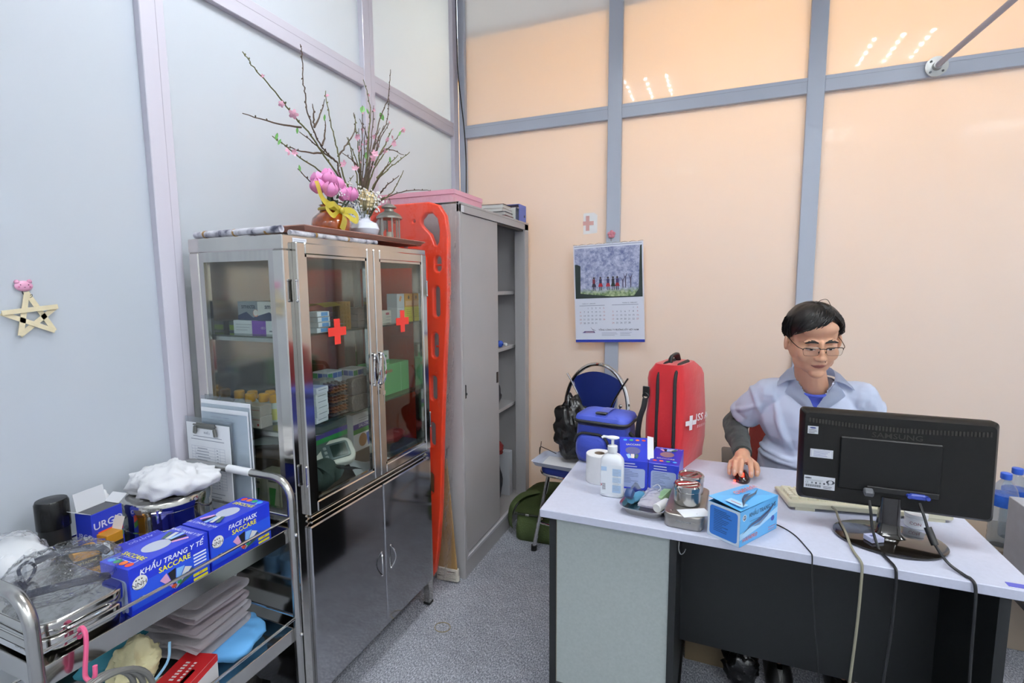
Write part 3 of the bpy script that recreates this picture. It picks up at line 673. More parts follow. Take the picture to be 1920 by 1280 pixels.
in_cab('medicine_box', 'narrow white medicine box with yellow squares behind the door handles', 'medicine box', -1.215, 1.555, S2, (.05, .04, .135), '#c7ccc6', lambda b, f, wd, d, h: [b.rect(f['right'], .008, h*(.36-.12*i), .014, .012, flat('#9a9a3e')) for i in range(5)])
in_cab('medicine_box', 'large green medicine box behind the right door on middle shelf', 'medicine box', -1.30, 1.745, S2, (.12, .19, .125), '#58a568', lambda b, f, wd, d, h: ([b.rect(f['right'], -.085+.011*i, .035, .007, .014-.003*(i % 2), flat('#b05a48'), 2) for i in range(6)], b.rect(f['right'], .035, 0, .0015, h, flat('#a9d0b0')), b.rect(f['front'], 0, 0, wd*.8, .002, flat('#8fc79a'))))
in_cab('medicine_box', 'small white medicine box with green stripe on the large green box', 'medicine box', -1.285, 1.70, S2+.1255, (.05, .055, .055), '#cfd6d2', lambda b, f, wd, d, h: (b.rect(f['right'], 0, -h*.32, d, h*.3, green), b.disc(f['right'], 0, h*.1, .012, .006, green, 2)))
# bottom compartment
def d_sal(b, f, wd, d, h):
    q = f['right']; b.rect(q, 0, h*.16, d, h*.14, flat('#5a4a9a')); b.rect(q, 0, h*.03, d, h*.13, flat('#4da34f'), 1); b.text(q, 'SALONPAS', -.008, h*.165, .018, flat('#e6e6f0'), 2, bold=.015)
    b.disc(q, -d*.18, -h*.24, .024, .026, flat('#c09060'), 2); b.rect(q, d*.06, -h*.25, .028, .052, flat('#5a6ab0'), 2, .2); b.disc(q, d*.3, -h*.26, .02, .024, flat('#c8a070'), 2); b.lines(q, -.05, h*.36, .08, 2, .009, .0015, grey_ink)
    b.rect(f['back'], 0, 0, wd, h, green)
in_cab('medicine_box', 'white salonpas patch box with purple and green stripes in the bottom compartment', 'medicine box', -1.285, 1.575, S0+.085, (.045, .165, .145), '#e6e6ea', d_sal)
in_cab('medicine_box', 'dark green patch box standing left of the salonpas box', 'medicine box', -1.30, 1.40, S0+.085, (.04, .16, .145), '#5b6a66', lambda b, f, wd, d, h: (b.rect(f['right'], 0, h*.22, d, h*.12, flat('#5a4a9a')), b.rect(f['right'], 0, h*.1, d, h*.12, flat('#2f8a4a'))))
in_cab('storage_carton', 'grey-brown low carton carrying the patch boxes', 'carton', -1.325, 1.49, S0, (.135, .36, .0845), '#6a5f55')
t = thing('blood_pressure_monitor', 'white blood pressure monitor with grey display in the bottom compartment', 'monitor', (-1.262, 1.385, S0+.105), rot=(R(8), R(40), R(-30)))
b = B(); b.mesh(curve2d([rrect(.090, .125, .026, 6)], .010, .006), Matrix.Translation((0, 0, .02))); b.out('body', mat('monitor_white', '#d9d7d0', .35), t)
b = B(); b.mesh(curve2d([rrect(.064, .092, .010, 5)], .0015, .0015), Matrix.Translation((0, .004, .0365))); b.out('bezel', mat('bezel_grey', '#5c6b6e', .3), t)
B().b2((-.025, -.012, .0385), (.025, .042, .040)).out('screen', mat('lcd_dark', '#2c3936', .15), t, False)
for i in range(3): B().b2((-.024+.018*i, -.036, .0385), (-.012+.018*i, -.025, .041), .002).out('button', mat('button_grey', '#9fa6a6', .4), t)
t = thing('pressure_cuff', 'dark green rolled blood pressure cuff under the white monitor', 'cuff', (-1.250, 1.285, S0+.070))
cuff = mat('cuff_green', '#3b4a47', .75, bump=.3, bscale=300)
b = B(); b.tube([(.0, -.075+.15*i/10, .012*math.sin(i)) for i in range(11)], [.045+.008*math.sin(i*1.3) for i in range(11)], 20); b.out('roll', cuff, t)
B().tube(spline([(.03, .05, .02), (.045, .10, 0), (.03, .15, -.02), (.035, .20, -.045)], 6), .006, 8).out('hose', BLACKR, t)
b = B()
def sheetf(u, v): return V((-1.180-.065*u, 1.42+.30*v, S0+.004+.075*(1-.7*math.sin(v*math.pi*.75))*u+.05*max(0, .35-v)*u))
b.grid(sheetf, 10, 16); bmesh.ops.solidify(b.bm, geom=b.bm.faces[:], thickness=.0008); tag(b.out('paper_sheet', PAPER), 'curled white paper sheet in the bottom of the cabinet behind the doors', 'paper')
tag(B().mesh(curve2d([rrect(.11, .20, .02)], .014, .006), Matrix.Translation((-1.27, 1.755, S0+.021))).out('instrument_case', mat('case_dark', '#323b3c', .4)), 'dark flat case at the right end of the cabinet bottom', 'case')
b = B(); b.ell((0, 0, 0), (.05, .085, .025)); 
for v in b.bm.verts: v.co += v.co.normalized()*.012*nz(v.co, 30)
tag(b.out('red_pouch', mat('pouch_red', '#7e2328', .6, bump=.3, bscale=60), None, loc=(-1.29, 1.765, S0+.0725)), 'dark red soft pouch lying on the dark flat case', 'pouch')
def d_gw(b, f, wd, d, h):
    q = f['front']; b.poly(q, [(-wd*.3, -h*.4), (wd*.1, -h*.4), (wd*.3, h*.1), (-wd*.3, h*.1)], flat('#3f8a3c')); b.rect(q, 0, h*.3, wd*.7, h*.08, flat('#6c6a60'))
for k, (x, z) in enumerate(((-1.255, 0), (-1.312, 0), (-1.385, 0))):
    in_cab('medicine_box', 'white and green medicine box behind the side window, %s' % ('nearest the front corner', 'middle of three', 'nearest the wall')[k], 'medicine box', x, 1.20, S0, (.05, .09, .115 if k < 2 else .10), '#b9b59c', d_gw, group='white and green boxes')
in_cab('storage_carton', 'brown open carton leaning above the green and white boxes', 'carton', -1.43, 1.31, S0+.117, (.14, .10, .035), '#8a715c', None, .2)
in_cab('storage_carton', 'plain brown carton at the back of the cabinet bottom', 'carton', -1.46, 1.33, S0, (.13, .14, .1165), '#6d5b4a')
b = B(); b.grid(lambda u, v: V(((u-.5)*.30, (v-.5)*.10, .012*math.sin(u*7)*math.sin(v*3)+.045*u)), 14, 6); bmesh.ops.solidify(b.bm, geom=b.bm.faces[:], thickness=.004)
tag(b.out('white_cloth', mat('cloth_white', '#d6d8dc', .8), None, loc=(-1.36, 1.24, .91)), 'folded white cloth above the cartons behind the side window', 'cloth')

# ------------------------------------------------------------------ locker
LX0, LX1, LY0, LY1, LH = -1.578, -1.11, 2.088, 3.002, 1.836
LG = mat('locker_grey', '#adabac', .42, spec=.4, var=.02, vscale=6); LGB = mat('locker_grey_blue', '#9398a3', .45)
lk = thing('steel_locker', 'tall grey steel locker with sliding doors, right half open', 'locker', (LX0, LY0, 0))
lx, ly = LX1-LX0, LY1-LY0
b = B()
b.b2((0, 0, .0), (lx, .018, LH), .002); b.b2((0, ly-.018, 0), (lx-.07, ly, LH)); b.b2((0, .018, .09), (.012, ly-.018, LH-.04))
b.b2((0, .0, LH-.012), (lx+.002, ly, LH), .002); b.b2((lx-.012, .0, LH-.045), (lx, ly, LH-.012)); b.b2((.012, .018, .085), (lx, ly-.018, .10))
b.b2((lx-.07, ly-.062, 0), (lx, ly, LH), .002); b.b2((lx-.07, .018, .10), (lx, .03, LH-.04))
b.out('body', LG, lk, False)
B().b2((lx-.02, .018, 0), (lx-.004, ly-.062, .085)).out('plinth', LG, lk, False)
B().b2((lx-.018, .02, .088), (lx+.001, ly-.062, .106), .002).out('door_track', mat('track_light', '#c3c3c8', .35), lk, False)
B().b2((lx-.05, .03, LH-.055), (lx-.012, ly-.062, LH-.045)).out('top_track', DARKMETAL, lk, False)
d1 = B().b2((lx-.026, .016, .115), (lx-.008, .452, LH-.047), .002).out('sliding_door', LG, lk, False)
d2 = B().b2((lx-.052, .06, .115), (lx-.034, .44, LH-.05), .002).out('sliding_door', LG, lk, False)
q = B(); q.mesh(curve2d([rrect(.022, .065, .004)], .001, .001), Matrix.Translation((lx-.006, .040, .94)) @ Matrix(((0, 0, 1, 0), (1, 0, 0, 0), (0, 1, 0, 0), (0, 0, 0, 1)))); q.cyl((lx-.006, .040, .93), (lx+.004, .040, .93), .006, n=10); q.out('lock', BLACKR, d1)
B().b2((lx-.009, .418, .915), (lx-.0065, .442, .975)).out('finger_pull', mat('pull_black', '#15110e', .5), d1, False)
for z in (1.395, 1.055, .685):
    B().b2((.012, .018, z), (lx-.085, ly-.02, z+.022), .002).out('shelf', LG, lk, False)
B().b2((lx-.0715, ly-.060, 1.30), (lx-.0705, ly-.05, 1.304)).out('rivet', DARKMETAL, lk, False)
q = B(); q.rect(F((lx+.0004, .032, LH-.03), (0, 1, 0), (0, 0, 1)), 0, 0, .03, .03, flat('#d6d8de')); q.out('label_sticker', None, lk, False, recalc=False)
# things in the locker
def crumple(name, lab, cat, c, r, mt, amp=.2, sc=18, seed=0, floor_=None, nu=22, nv=14, group=None):
    b = B(); b.ell((0, 0, 0), r, nu=nu, nv=nv)
    for v in b.bm.verts:
        n = v.co.normalized(); k = 1+amp*nz(n, sc*.12, seed)+amp*.7*abs(nz(n, sc*.3, seed+5))
        v.co = V((v.co.x*k, v.co.y*k, max(v.co.z*k, -r[2]*.92)))
    o = b.out(name, mt, None, angle=60, loc=c); tag(o, lab, cat, group); return o
bluep = mat('bright_blue', '#2c56c4', .4)
t = thing('plastic_bottle', 'small bright blue plastic bottle lying on a locker shelf', 'bottle', (-1.232, 2.80, 1.077+.021), rot=(R(90), 0, R(70)))
B().lathe([(0, -.06), (.018, -.06), (.02, -.055), (.02, .02), (.008, .035), (.008, .05), (0, .05)], n=14).out('body', bluep, t)
B().lathe([(0, .048), (.009, .048), (.009, .065), (0, .065)], n=10).out('cap', WHITE, t)
crumple('black_bag', 'dark soft bag hanging in the locker behind the door edge', 'bag', (-1.245, 2.745, .790), (.045, .05, .082), mat('bag_dark', '#23262e', .6), .3, 20, 3)
crumple('red_item', 'red knotted pouch in the bottom of the locker', 'pouch', (-1.24, 2.790, .4385), (.030, .045, .040), mat('locker_red', '#8f2c2c', .5), .4, 25, 9)
carton('white_binder', 'white slim binder standing in the bottom of the locker', 'binder', (-1.30, 2.905, .101), (.20, .05, .29), '#c9ccd3', lambda b, f, wd, d, h: b.rect(f['front'], 0, 0, .003, h, grey_ink))
crumple('red_item', 'dark cloth under the red pouch in the locker', 'cloth', (-1.25, 2.760, .248), (.045, .05, .148), mat('bag_dark2', '#2b2d33', .7), .2, 20, 5).name = 'dark_cloth'
# on the locker
t = thing('pink_box', 'flat pink cardboard box on top of the locker', 'box', (-1.37, 2.265, LH), .0)
pinkc = mat('pink_card', '#dda3b4', .6)
B().box((0, 0, .030), (.44, .30, .060), bev=.001).out('body', pinkc, t, False); B().box((0, 0, .051), (.446, .306, .022), bev=.001).out('lid', pinkc, t, False)
t = thing('ring_binder', 'blue ring binder lying at the right end of the locker top', 'binder', (-1.27, 2.93, LH))
bb = mat('binder_blue', '#5b6fc4', .45)
b = B(); b.box((0, -.005, .0015), (.30, .115, .003)); b.box((0, -.005, .0985), (.30, .115, .003)); b.box((.1505, -.005, .050), (.003, .115, .100)); b.out('cover', bb, t, False)
B().box((-.01, -.006, .045), (.27, .10, .075)).out('pages', mat('page_white', '#dcdcd8', .8), t, False)
q = B(); q.cyl((.152, .025, .035), (.1535, .025, .035), .008, n=12); q.out('finger_hole', DARKMETAL, t)
cols = (('#7a3a3a', 'dark red'), ('#3a3f58', 'navy'), ('#d8d6d0', 'white'), ('#4a3030', 'maroon'))
z = LH
for k, (c, nm) in enumerate(cols):
    h = (.018, .021, .018, .024)[k]
    t = thing('book', '%s hardback book, %s of four lying beside the blue ring binder' % (nm, ('lowest', 'second', 'third', 'uppermost')[k]), 'book', (-1.245-.004*k, 2.775+.004*(k % 2), z), (.0, .06, -.04, .03)[k], 'books on the locker')
    b = B(); b.box((0, 0, .001), (.20, .135, .002)); b.box((0, 0, h-.001), (.20, .135, .002)); b.box((-.099, 0, h/2), (.002, .135, h)); b.out('cover', mat('cover_'+c.strip('#'), c, .5), t, False)
    B().box((.0, 0, h/2), (.19, .128, h-.004)).out('pages', mat('page_white', '#dcdcd8', .8), t, False); z += h+.0004

# ------------------------------------------------------------------ orange spine board, wrapped
t = thing('spine_board', 'orange plastic spine board in clear wrap standing between cabinet and locker', 'spine board', (-1.352, 1.985, .02), rot=(R(-1.0), 0, 0))
OR = mat('orange_plastic', '#f23f14', .34, coat=.3, var=.05, vscale=6)
def slot(cx, cy, wd, h, r=None, n=5): return [(cx+x, cy+y) for x, y in rrect(wd, h, (r or min(wd, h)/2)*.98, n)]
H_ = 1.80
out = []
for x, y in ((-.06, .0), (-.10, .01), (-.13, .06), (-.15, .18), (-.17, .40), (-.185, .80), (-.205, 1.15), (-.222, 1.40), (-.224, 1.66), (-.212, 1.74), (-.18, 1.785), (-.13, 1.80)): out.append((x, y))
out = out+[(-x, y) for x, y in reversed(out)]
holes = []
for s_ in (-1, 1):
    bean = [(.085, 1.735), (.115, 1.765), (.155, 1.765), (.185, 1.735), (.196, 1.68), (.192, 1.625), (.175, 1.60), (.155, 1.61), (.135, 1.66), (.10, 1.69), (.085, 1.71)]
    holes.append([(s_*x, y) for x, y in bean])
    for cy, h in ((1.53, .085), (1.36, .155), (1.16, .13), (.96, .13), (.74, .13), (.50, .12)):
        xx = .178-(1.53-cy)*.055; holes.append(slot(s_*xx, cy, .048, h))
holes.append(slot(.055, 1.725, .028, .028)); holes.append(slot(-.055, 1.725, .028, .028)); holes.append(slot(0, 1.60, .05, .09)); holes.append(slot(0, .12, .10, .035))
me = curve2d([out]+holes, .008, .008, 3)
MZ = Matrix(((1, 0, 0, 0), (0, 0, 1, 0), (0, 1, 0, 0), (0, 0, 0, 1)))
B().mesh(me, MZ).out('board', OR, t, angle=50)
b = B()
for cy, h in ((1.40, .40), (.8, .5)): b.mesh(curve2d([slot(0, cy, .24, h, .06)], .003, .003), Matrix.Translation((0, -.0170, 0)) @ MZ)
b.out('raised_panel', OR, t)
b = B()
for cy in (1.53, 1.16): b.cyl((.16, -.006, cy-.005), (.20, -.006, cy-.005), .005, n=8); b.cyl((-.2, -.006, cy-.005), (-.16, -.006, cy-.005), .005, n=8)
b.out('strap_pin', OR, t)
def film(u, v):
    x = -.235+.485*u; z = .04+1.785*v; wv = .010*nz((x*9, z*2.2, 0), 1)+.007*nz((x*25+z*4, z*5, 3), 1)
    x += .018*max(0, nz((z*5, 0, 1), 1))*(u > .9)
    taper = 1-.20*(1-v)
    return V((x*taper, -.040+wv, z))
b = B(); b.grid(film, 34, 90)
def film2(u, v):
    z = .04+1.785*v; xx = (.25-.0)*(1-.20*(1-v)); y = -.040+.075*u
    return V((xx+.014*nz((z*7, u*2, 9), 1)*math.sin(u*math.pi), y+.008*nz((z*5, u, 2), 1), z))
b.grid(film2, 6, 70); b.out('plastic_wrap', FILM, t, angle=80)
# wooden splints with gauze ends
WOOD = mat('splint_wood', '#a38353', .6, var=.18, vscale=10, stretch=(6, 6, .6)); GAUZE = mat('gauze', '#cfc9bd', .9, bump=.6, bscale=150)
for k, (x, y, w_, h, lean, lab) in enumerate(((-1.186, 2.050, .110, .62, -.05, 'wide wooden splint with gauze-wrapped foot leaning on the locker side'), (-1.305, 2.052, .07, .58, .0, 'narrow wooden splint with gauze foot behind the cabinet corner'))):
    t = thing('wooden_splint', lab, 'splint', (x, y, .002), rot=(0, lean*1.6, 0), group='wooden splints')
    B().box((0, 0, h/2), (w_, .010, h), bev=.001).out('board', WOOD, t, False)
    q = B()
    for i in range(5): q.mesh(curve2d([rrect(w_+.008, .022, .009)], .006, .003), Matrix.Translation((0, 0, .012+.0115*i)) @ Matrix.Rotation(R(4*math.sin(i*2)), 4, 'Y'))
    q.out('gauze_wrap', GAUZE, t)
# ------------------------------------------------------------------ on top of the cabinet
TZ = CH_
# rolled old calendar sheets used as a mat
def rollmat():
    m = bpy.data.materials.new('rolled_print'); m.use_nodes = True; nt = m.node_tree; N = nt.nodes.new; L = nt.links.new
    bs = nt.nodes['Principled BSDF']; bs.inputs['Roughness'].default_value = .6
    tc = N('ShaderNodeTexCoord'); n = N('ShaderNodeTexNoise'); n.inputs['Scale'].default_value = 28; n.inputs['Detail'].default_value = 6; L(tc.outputs['Object'], n.inputs['Vector'])
    r = N('ShaderNodeValToRGB'); e = r.color_ramp.elements; e[0].position = .36; e[0].color = (*lin('#3d3f52'), 1); e[1].position = .60; e[1].color = (*lin('#d3d3da'), 1); x = e.new(.46); x.color = (*lin('#a9a8b4'), 1)
    L(n.outputs[0], r.inputs[0]); L(r.outputs[0], bs.inputs['Base Color']); return m
t = thing('rolled_poster', 'rolled printed poster lying along the cabinet top edge', 'rolled poster', (-1.37, 1.125, TZ+.011))
RM = rollmat()
B().tube([(-.17, 0, 0), (-.05, .0, .001), (.10, -.002, .002), (.19, .0, .004)], .0105, 12).out('roll', RM, t)
for x in (-.13, .0, .13): B().cyl((x, 0, .001), (x+.008, 0, .001), .0113, n=12).out('tape', mat('tape_brown', '#a07c46', .4), t)
t = thing('rolled_poster', 'second rolled poster lying along the front door side under the tray', 'rolled poster', (-1.187, 1.35, TZ+.0085))
B().tube([(0, -.19, 0), (0, 0, .0), (.002, .22, .0)], .008, 12).out('roll', RM, t)
for y in (-.09, .06, .15): B().cyl((0, y, 0), (0, y+.008, 0), .0088, n=12).out('tape', mat('tape_brown', '#a07c46', .4), t)
t = thing('serving_tray', 'long red-brown wooden tray on the cabinet top', 'tray', (-1.315, 1.55, TZ+.0175))
TW = mat('tray_wood', '#6e3b2c', .45, var=.12, vscale=20, stretch=(3, .4, 1))
b = B(); b.b2((-.13, -.33, 0), (.13, .33, .006)); b.out('base', TW, t, False)
b = B()
for s_ in (-1, 1):
    b.add([V((s_*.13, -.33, .004)), V((s_*.142, -.345, .016)), V((s_*.142, .345, .016)), V((s_*.13, .33, .004)), V((s_*.124, -.324, .006)), V((s_*.139, -.342, .019)), V((s_*.139, .342, .019)), V((s_*.124, .324, .006))], [(0, 1, 2, 3), (7, 6, 5, 4), (1, 5, 6, 2), (0, 4, 5, 1), (3, 2, 6, 7), (0, 3, 7, 4)])
    b.add([V((-.13, s_*.33, .004)), V((-.142, s_*.345, .016)), V((.142, s_*.345, .016)), V((.13, s_*.33, .004)), V((-.124, s_*.324, .006)), V((-.139, s_*.342, .019)), V((.139, s_*.342, .019)), V((.124, s_*.324, .006))], [(0, 1, 2, 3), (7, 6, 5, 4), (1, 5, 6, 2), (0, 4, 5, 1), (3, 2, 6, 7), (0, 3, 7, 4)])
b.out('rim', mat('tray_rim', '#8d6458', .45), t, False)
TT = TZ+.0237
# tulip jar
t = thing('tulip_jar', 'round amber glass jar with yellow bow', 'jar', (-1.262, 1.425, TT))
AMB = mat('amber_glass', '#8f3f08', .05, coat=1., var=.35, vscale=45)
B().lathe([(0, 0), (.045, 0), (.062, .012), (.068, .035), (.063, .058), (.046, .075), (.036, .083), (.036, .100), (.040, .103), (.036, .105), (0, .100)], n=28).out('glass', AMB, t)
YR = thin('yellow_ribbon', '#d8d36a', .2, 1.5, 1.5, milk=.75, milkcol='#d3c24a')
b = B()
b.tube([(.0385*math.cos(a), .0385*math.sin(a), .09) for a in [2*math.pi*i/24 for i in range(24)]], .006, 6, closed=True)
def ribbon(b, pts, wd, n=8):
    P = spline(pts, n); m = len(P)
    for i in range(m-1):
        pass
    L_, R_ = [], []
    for i, p in enumerate(P):
        d = (P[min(i+1, m-1)]-P[max(i-1, 0)]).normalized(); s_ = d.cross(V((1, .2, .1))).normalized()*wd/2
        L_.append(p-s_); R_.append(p+s_)
    b.loft([[a, c] for a, c in zip(L_, R_)], closed=False, caps=False)
fx = .045
ribbon(b, [(fx, -.01, .085), (fx+.01, -.045, .100), (fx+.005, -.075, .085), (fx+.008, -.05, .062), (fx, -.012, .082)], .018)
ribbon(b, [(fx, .0, .085), (fx+.012, .04, .088), (fx+.01, .07, .074), (fx+.016, .05, .055), (fx, .0, .083)], .022)
ribbon(b, [(fx, 0, .085), (fx+.024, -.012, .055), (fx+.026, -.03, .015)], .03); ribbon(b, [(fx, .0, .085), (fx-.01, -.07, .11), (fx-.02, -.09, .17)], .026)
b.ell((fx+.004, 0, .085), (.008, .01, .01)); b.out('ribbon', YR, t)
t = thing('tulip_bouquet', 'bunch of pink artificial tulips in the amber jar', 'bouquet', (-1.262, 1.425, TT+.06))
PK = mat('tulip_pink', '#e08cc0', .5, var=.12, vscale=25); GRN = mat('stem_green', '#33482f', .6)
TU = [(0, -.05, .10), (.02, -.028, .125), (-.01, .005, .145), (.028, .012, .115), (0, .045, .115), (.035, .06, .09), (-.025, -.02, .13), (.035, -.045, .088), (-.03, .04, .12), (.04, .032, .085)]
for k, (x, y, z) in enumerate(TU):
    b = B()
    for i in range(6):
        a = 2*math.pi*i/6+k; r0 = .010 if i % 2 else .0085
        def pet(u, v, a=a, r0=r0):
            w_ = .021*math.sin(math.pi*(.12+.82*v))*(u-.5)*1.5; rr = .005+.017*math.sin(math.pi*min(v*.85+.05, 1))+.001*(i % 2)
            c, s_ = math.cos(a), math.sin(a); return V((rr*c-w_*s_, rr*s_+w_*c, .048*v))
        b.grid(pet, 4, 6)
    o = b.out('tulip', PK, t, angle=80); o.location = (x, y, z-.022); o.rotation_euler = (-y*6, x*6, k)
    B().tube([(x, y, z-.018), (x*.6, y*.6, .03), (x*.35, y*.35, -.045)], .0028, 6).out('stem', GRN, t)
for k in range(6):
    a = k*1.05; b = B()
    b.grid(lambda u, v, a=a: V(((.006+.032*v)*math.cos(a)-(u-.5)*.014*math.sin(math.pi*(.1+.85*v))*math.sin(a), (.006+.032*v)*math.sin(a)+(u-.5)*.014*math.sin(math.pi*(.1+.85*v))*math.cos(a), .02+.065*v)), 3, 6)
    b.out('leaf', GRN, t, angle=80)
b = B()
for k in range(26): b.ell((.035+.02*random.random(), -.03+.06*random.random(), .055+.045*random.random()), .0032, nu=6, nv=4)
tag(b.out('white_sprigs', mat('sprig_white', '#eeeef0', .7), t), None, None, None, 'stuff')
# blue-white tall vase with branches
t = thing('porcelain_vase', 'blue and white porcelain vase holding the blossom branches', 'vase', (-1.35, 1.685, TT))
def porc():
    m = bpy.data.materials.new('blue_white_porcelain'); m.use_nodes = True; nt = m.node_tree; N = nt.nodes.new; L = nt.links.new
    bs = nt.nodes['Principled BSDF']; bs.inputs['Roughness'].default_value = .12
    tc = N('ShaderNodeTexCoord'); v = N('ShaderNodeTexVoronoi'); v.inputs['Scale'].default_value = 42; n = N('ShaderNodeTexNoise'); n.inputs['Scale'].default_value = 55; n.inputs['Detail'].default_value = 3
    L(tc.outputs['Object'], v.inputs['Vector']); L(tc.outputs['Object'], n.inputs['Vector'])
    ad = N('ShaderNodeMath'); ad.operation = 'ADD'; L(v.outputs['Distance'], ad.inputs[0]); L(n.outputs[0], ad.inputs[1])
    r = N('ShaderNodeValToRGB'); e = r.color_ramp.elements; e[0].position = .72; e[0].color = (*lin('#2c3c86'), 1); e[1].position = .80; e[1].color = (*lin('#d8dce8'), 1)
    L(ad.outputs[0], r.inputs[0]); L(r.outputs[0], bs.inputs['Base Color']); return m
B().lathe([(0, 0), (.036, 0), (.040, .006), (.046, .05), (.044, .10), (.030, .135), (.028, .15), (.036, .165), (.034, .166), (.026, .15), (.024, .13), (0, .12)], n=28).out('body', porc(), t)
BR = [[(-1.3,1.133,2.129),(-1.306,1.161,2.113),(-1.312,1.211,2.085),(-1.319,1.288,2.047),(-1.325,1.336,2.019),(-1.331,1.409,1.983),(-1.338,1.475,1.935),(-1.344,1.564,1.868),(-1.35,1.611,1.811)],[(-1.36,1.423,2.28),(-1.359,1.428,2.253),(-1.358,1.425,2.166),(-1.357,1.429,2.127),(-1.356,1.436,2.07),(-1.355,1.456,2.011),(-1.354,1.495,1.96),(-1.353,1.536,1.933),(-1.352,1.572,1.918),(-1.351,1.582,1.878),(-1.35,1.616,1.806)],[(-1.3,1.12,1.954),(-1.3,1.227,1.96),(-1.3,1.345,1.977)],[(-1.26,1.186,1.903),(-1.275,1.249,1.892),(-1.29,1.299,1.884),(-1.305,1.39,1.866),(-1.32,1.489,1.845),(-1.335,1.561,1.834),(-1.35,1.616,1.806)],[(-1.34,1.378,1.976),(-1.34,1.449,1.954),(-1.34,1.508,1.928),(-1.34,1.553,1.916)],[(-1.29,1.261,1.896),(-1.29,1.33,1.896),(-1.29,1.422,1.911)],[(-1.38,1.56,2.177),(-1.374,1.558,2.123),(-1.368,1.574,2.032),(-1.362,1.59,1.959),(-1.356,1.607,1.877),(-1.35,1.637,1.822)],[(-1.36,1.53,2.134),(-1.36,1.504,2.074),(-1.36,1.47,2.018)],[(-1.34,1.503,2.052),(-1.34,1.5,2.003),(-1.34,1.483,1.956)],[(-1.4,1.808,2.308),(-1.39,1.826,2.24),(-1.38,1.82,2.163),(-1.37,1.79,2.069),(-1.36,1.759,1.949),(-1.35,1.726,1.809)],[(-1.42,2.032,2.434),(-1.408,2.004,2.35),(-1.397,1.964,2.268),(-1.385,1.892,2.171),(-1.373,1.834,2.052),(-1.362,1.777,1.939),(-1.35,1.732,1.81)],[(-1.38,1.714,2.145),(-1.38,1.721,2.086),(-1.38,1.664,2.011),(-1.38,1.611,1.952)],[(-1.33,1.657,2.115),(-1.337,1.675,2.036),(-1.343,1.693,1.94),(-1.35,1.696,1.839)],[(-1.37,1.758,2.185),(-1.363,1.743,2.084),(-1.357,1.723,1.982),(-1.35,1.699,1.805)],[(-1.3,1.842,2.138),(-1.312,1.801,2.066),(-1.325,1.766,1.975),(-1.338,1.731,1.879),(-1.35,1.721,1.808)],[(-1.27,1.899,2.119),(-1.29,1.861,2.064),(-1.31,1.806,1.996),(-1.33,1.758,1.918),(-1.35,1.733,1.831)],[(-1.28,1.912,2.016),(-1.28,1.789,2.012),(-1.28,1.741,1.978)],[(-1.25,1.769,1.961),(-1.283,1.753,1.906),(-1.317,1.748,1.859),(-1.35,1.755,1.814)],[(-1.24,1.845,1.934),(-1.277,1.837,1.864),(-1.313,1.812,1.82),(-1.35,1.788,1.797)],[(-1.28,2.208,1.905),(-1.297,2.047,1.894),(-1.315,1.905,1.857),(-1.333,1.826,1.823),(-1.35,1.788,1.79)],[(-1.27,1.856,1.918),(-1.31,1.823,1.872),(-1.35,1.827,1.846)],[(-1.35,1.63,2.025),(-1.35,1.667,1.975),(-1.35,1.695,1.921),(-1.35,1.711,1.821)],[(-1.33,1.351,1.848),(-1.337,1.412,1.82),(-1.343,1.477,1.798),(-1.35,1.536,1.774)],[(-1.36,1.467,2.098),(-1.36,1.469,2.063),(-1.36,1.47,2.018)],[(-1.38,1.698,1.897),(-1.365,1.646,1.852),(-1.35,1.617,1.826)],[(-1.33,1.577,1.952),(-1.33,1.64,1.934),(-1.33,1.68,1.902)],[(-1.4,1.873,2.225),(-1.383,1.84,2.141),(-1.367,1.794,2.013),(-1.35,1.74,1.846)],[(-1.31,1.873,2.116),(-1.31,1.82,2.042),(-1.31,1.744,1.941)]]
BLO = [(-1.27,1.899,2.115),(-1.27,1.814,2.061),(-1.27,1.825,2.039),(-1.3,1.727,1.964),(-1.3,1.734,1.982),(-1.33,1.584,1.912),(-1.3,1.266,2.026),(-1.3,1.314,2.009),(-1.26,1.248,1.874),(-1.26,1.269,1.874),(-1.26,1.409,1.834),(-1.33,1.667,2.033),(-1.4,1.795,1.899),(-1.4,1.822,2.059),(-1.42,1.898,2.103),(-1.33,1.649,1.909),(-1.27,1.763,1.996),(-1.37,1.757,2.088),(-1.42,1.921,2.071)]
LEA = [(-1.37,1.757,2.174),(-1.42,1.948,2.21),(-1.37,1.768,1.985),(-1.26,1.199,1.901),(-1.26,1.208,1.888),(-1.34,1.366,1.973),(-1.33,1.359,1.847),(-1.34,1.499,2.054),(-1.27,1.865,2.088),(-1.25,1.763,1.956),(-1.4,1.829,2.183)]
t = thing('blossom_branches', 'tall spray of thin peach blossom branches in the porcelain vase', 'branches', (-1.35, 1.685, TT+.12))
o0 = V(t.location); BK = mat('branch_bark', '#4a3a2c', .7, var=.3, vscale=40); BKG = mat('branch_green', '#5a5a34', .7, var=.3, vscale=40)
rnd = random.Random(3)
for k_ in (9, 10, 12, 13, 14, 15, 21, 26, 27, 13, 14):
    j_ = (rnd.uniform(-.05, .03), rnd.uniform(-.05, .05)); pl_ = BR[k_]; n_ = len(pl_)
    BR.append([(p[0]+j_[0]*(1-i/n_), p[1]+j_[1]*(1-i/n_), TT+.14+(p[2]-TT-.14)*(.72+.1*(k_ % 3))) for i, p in enumerate(pl_)])
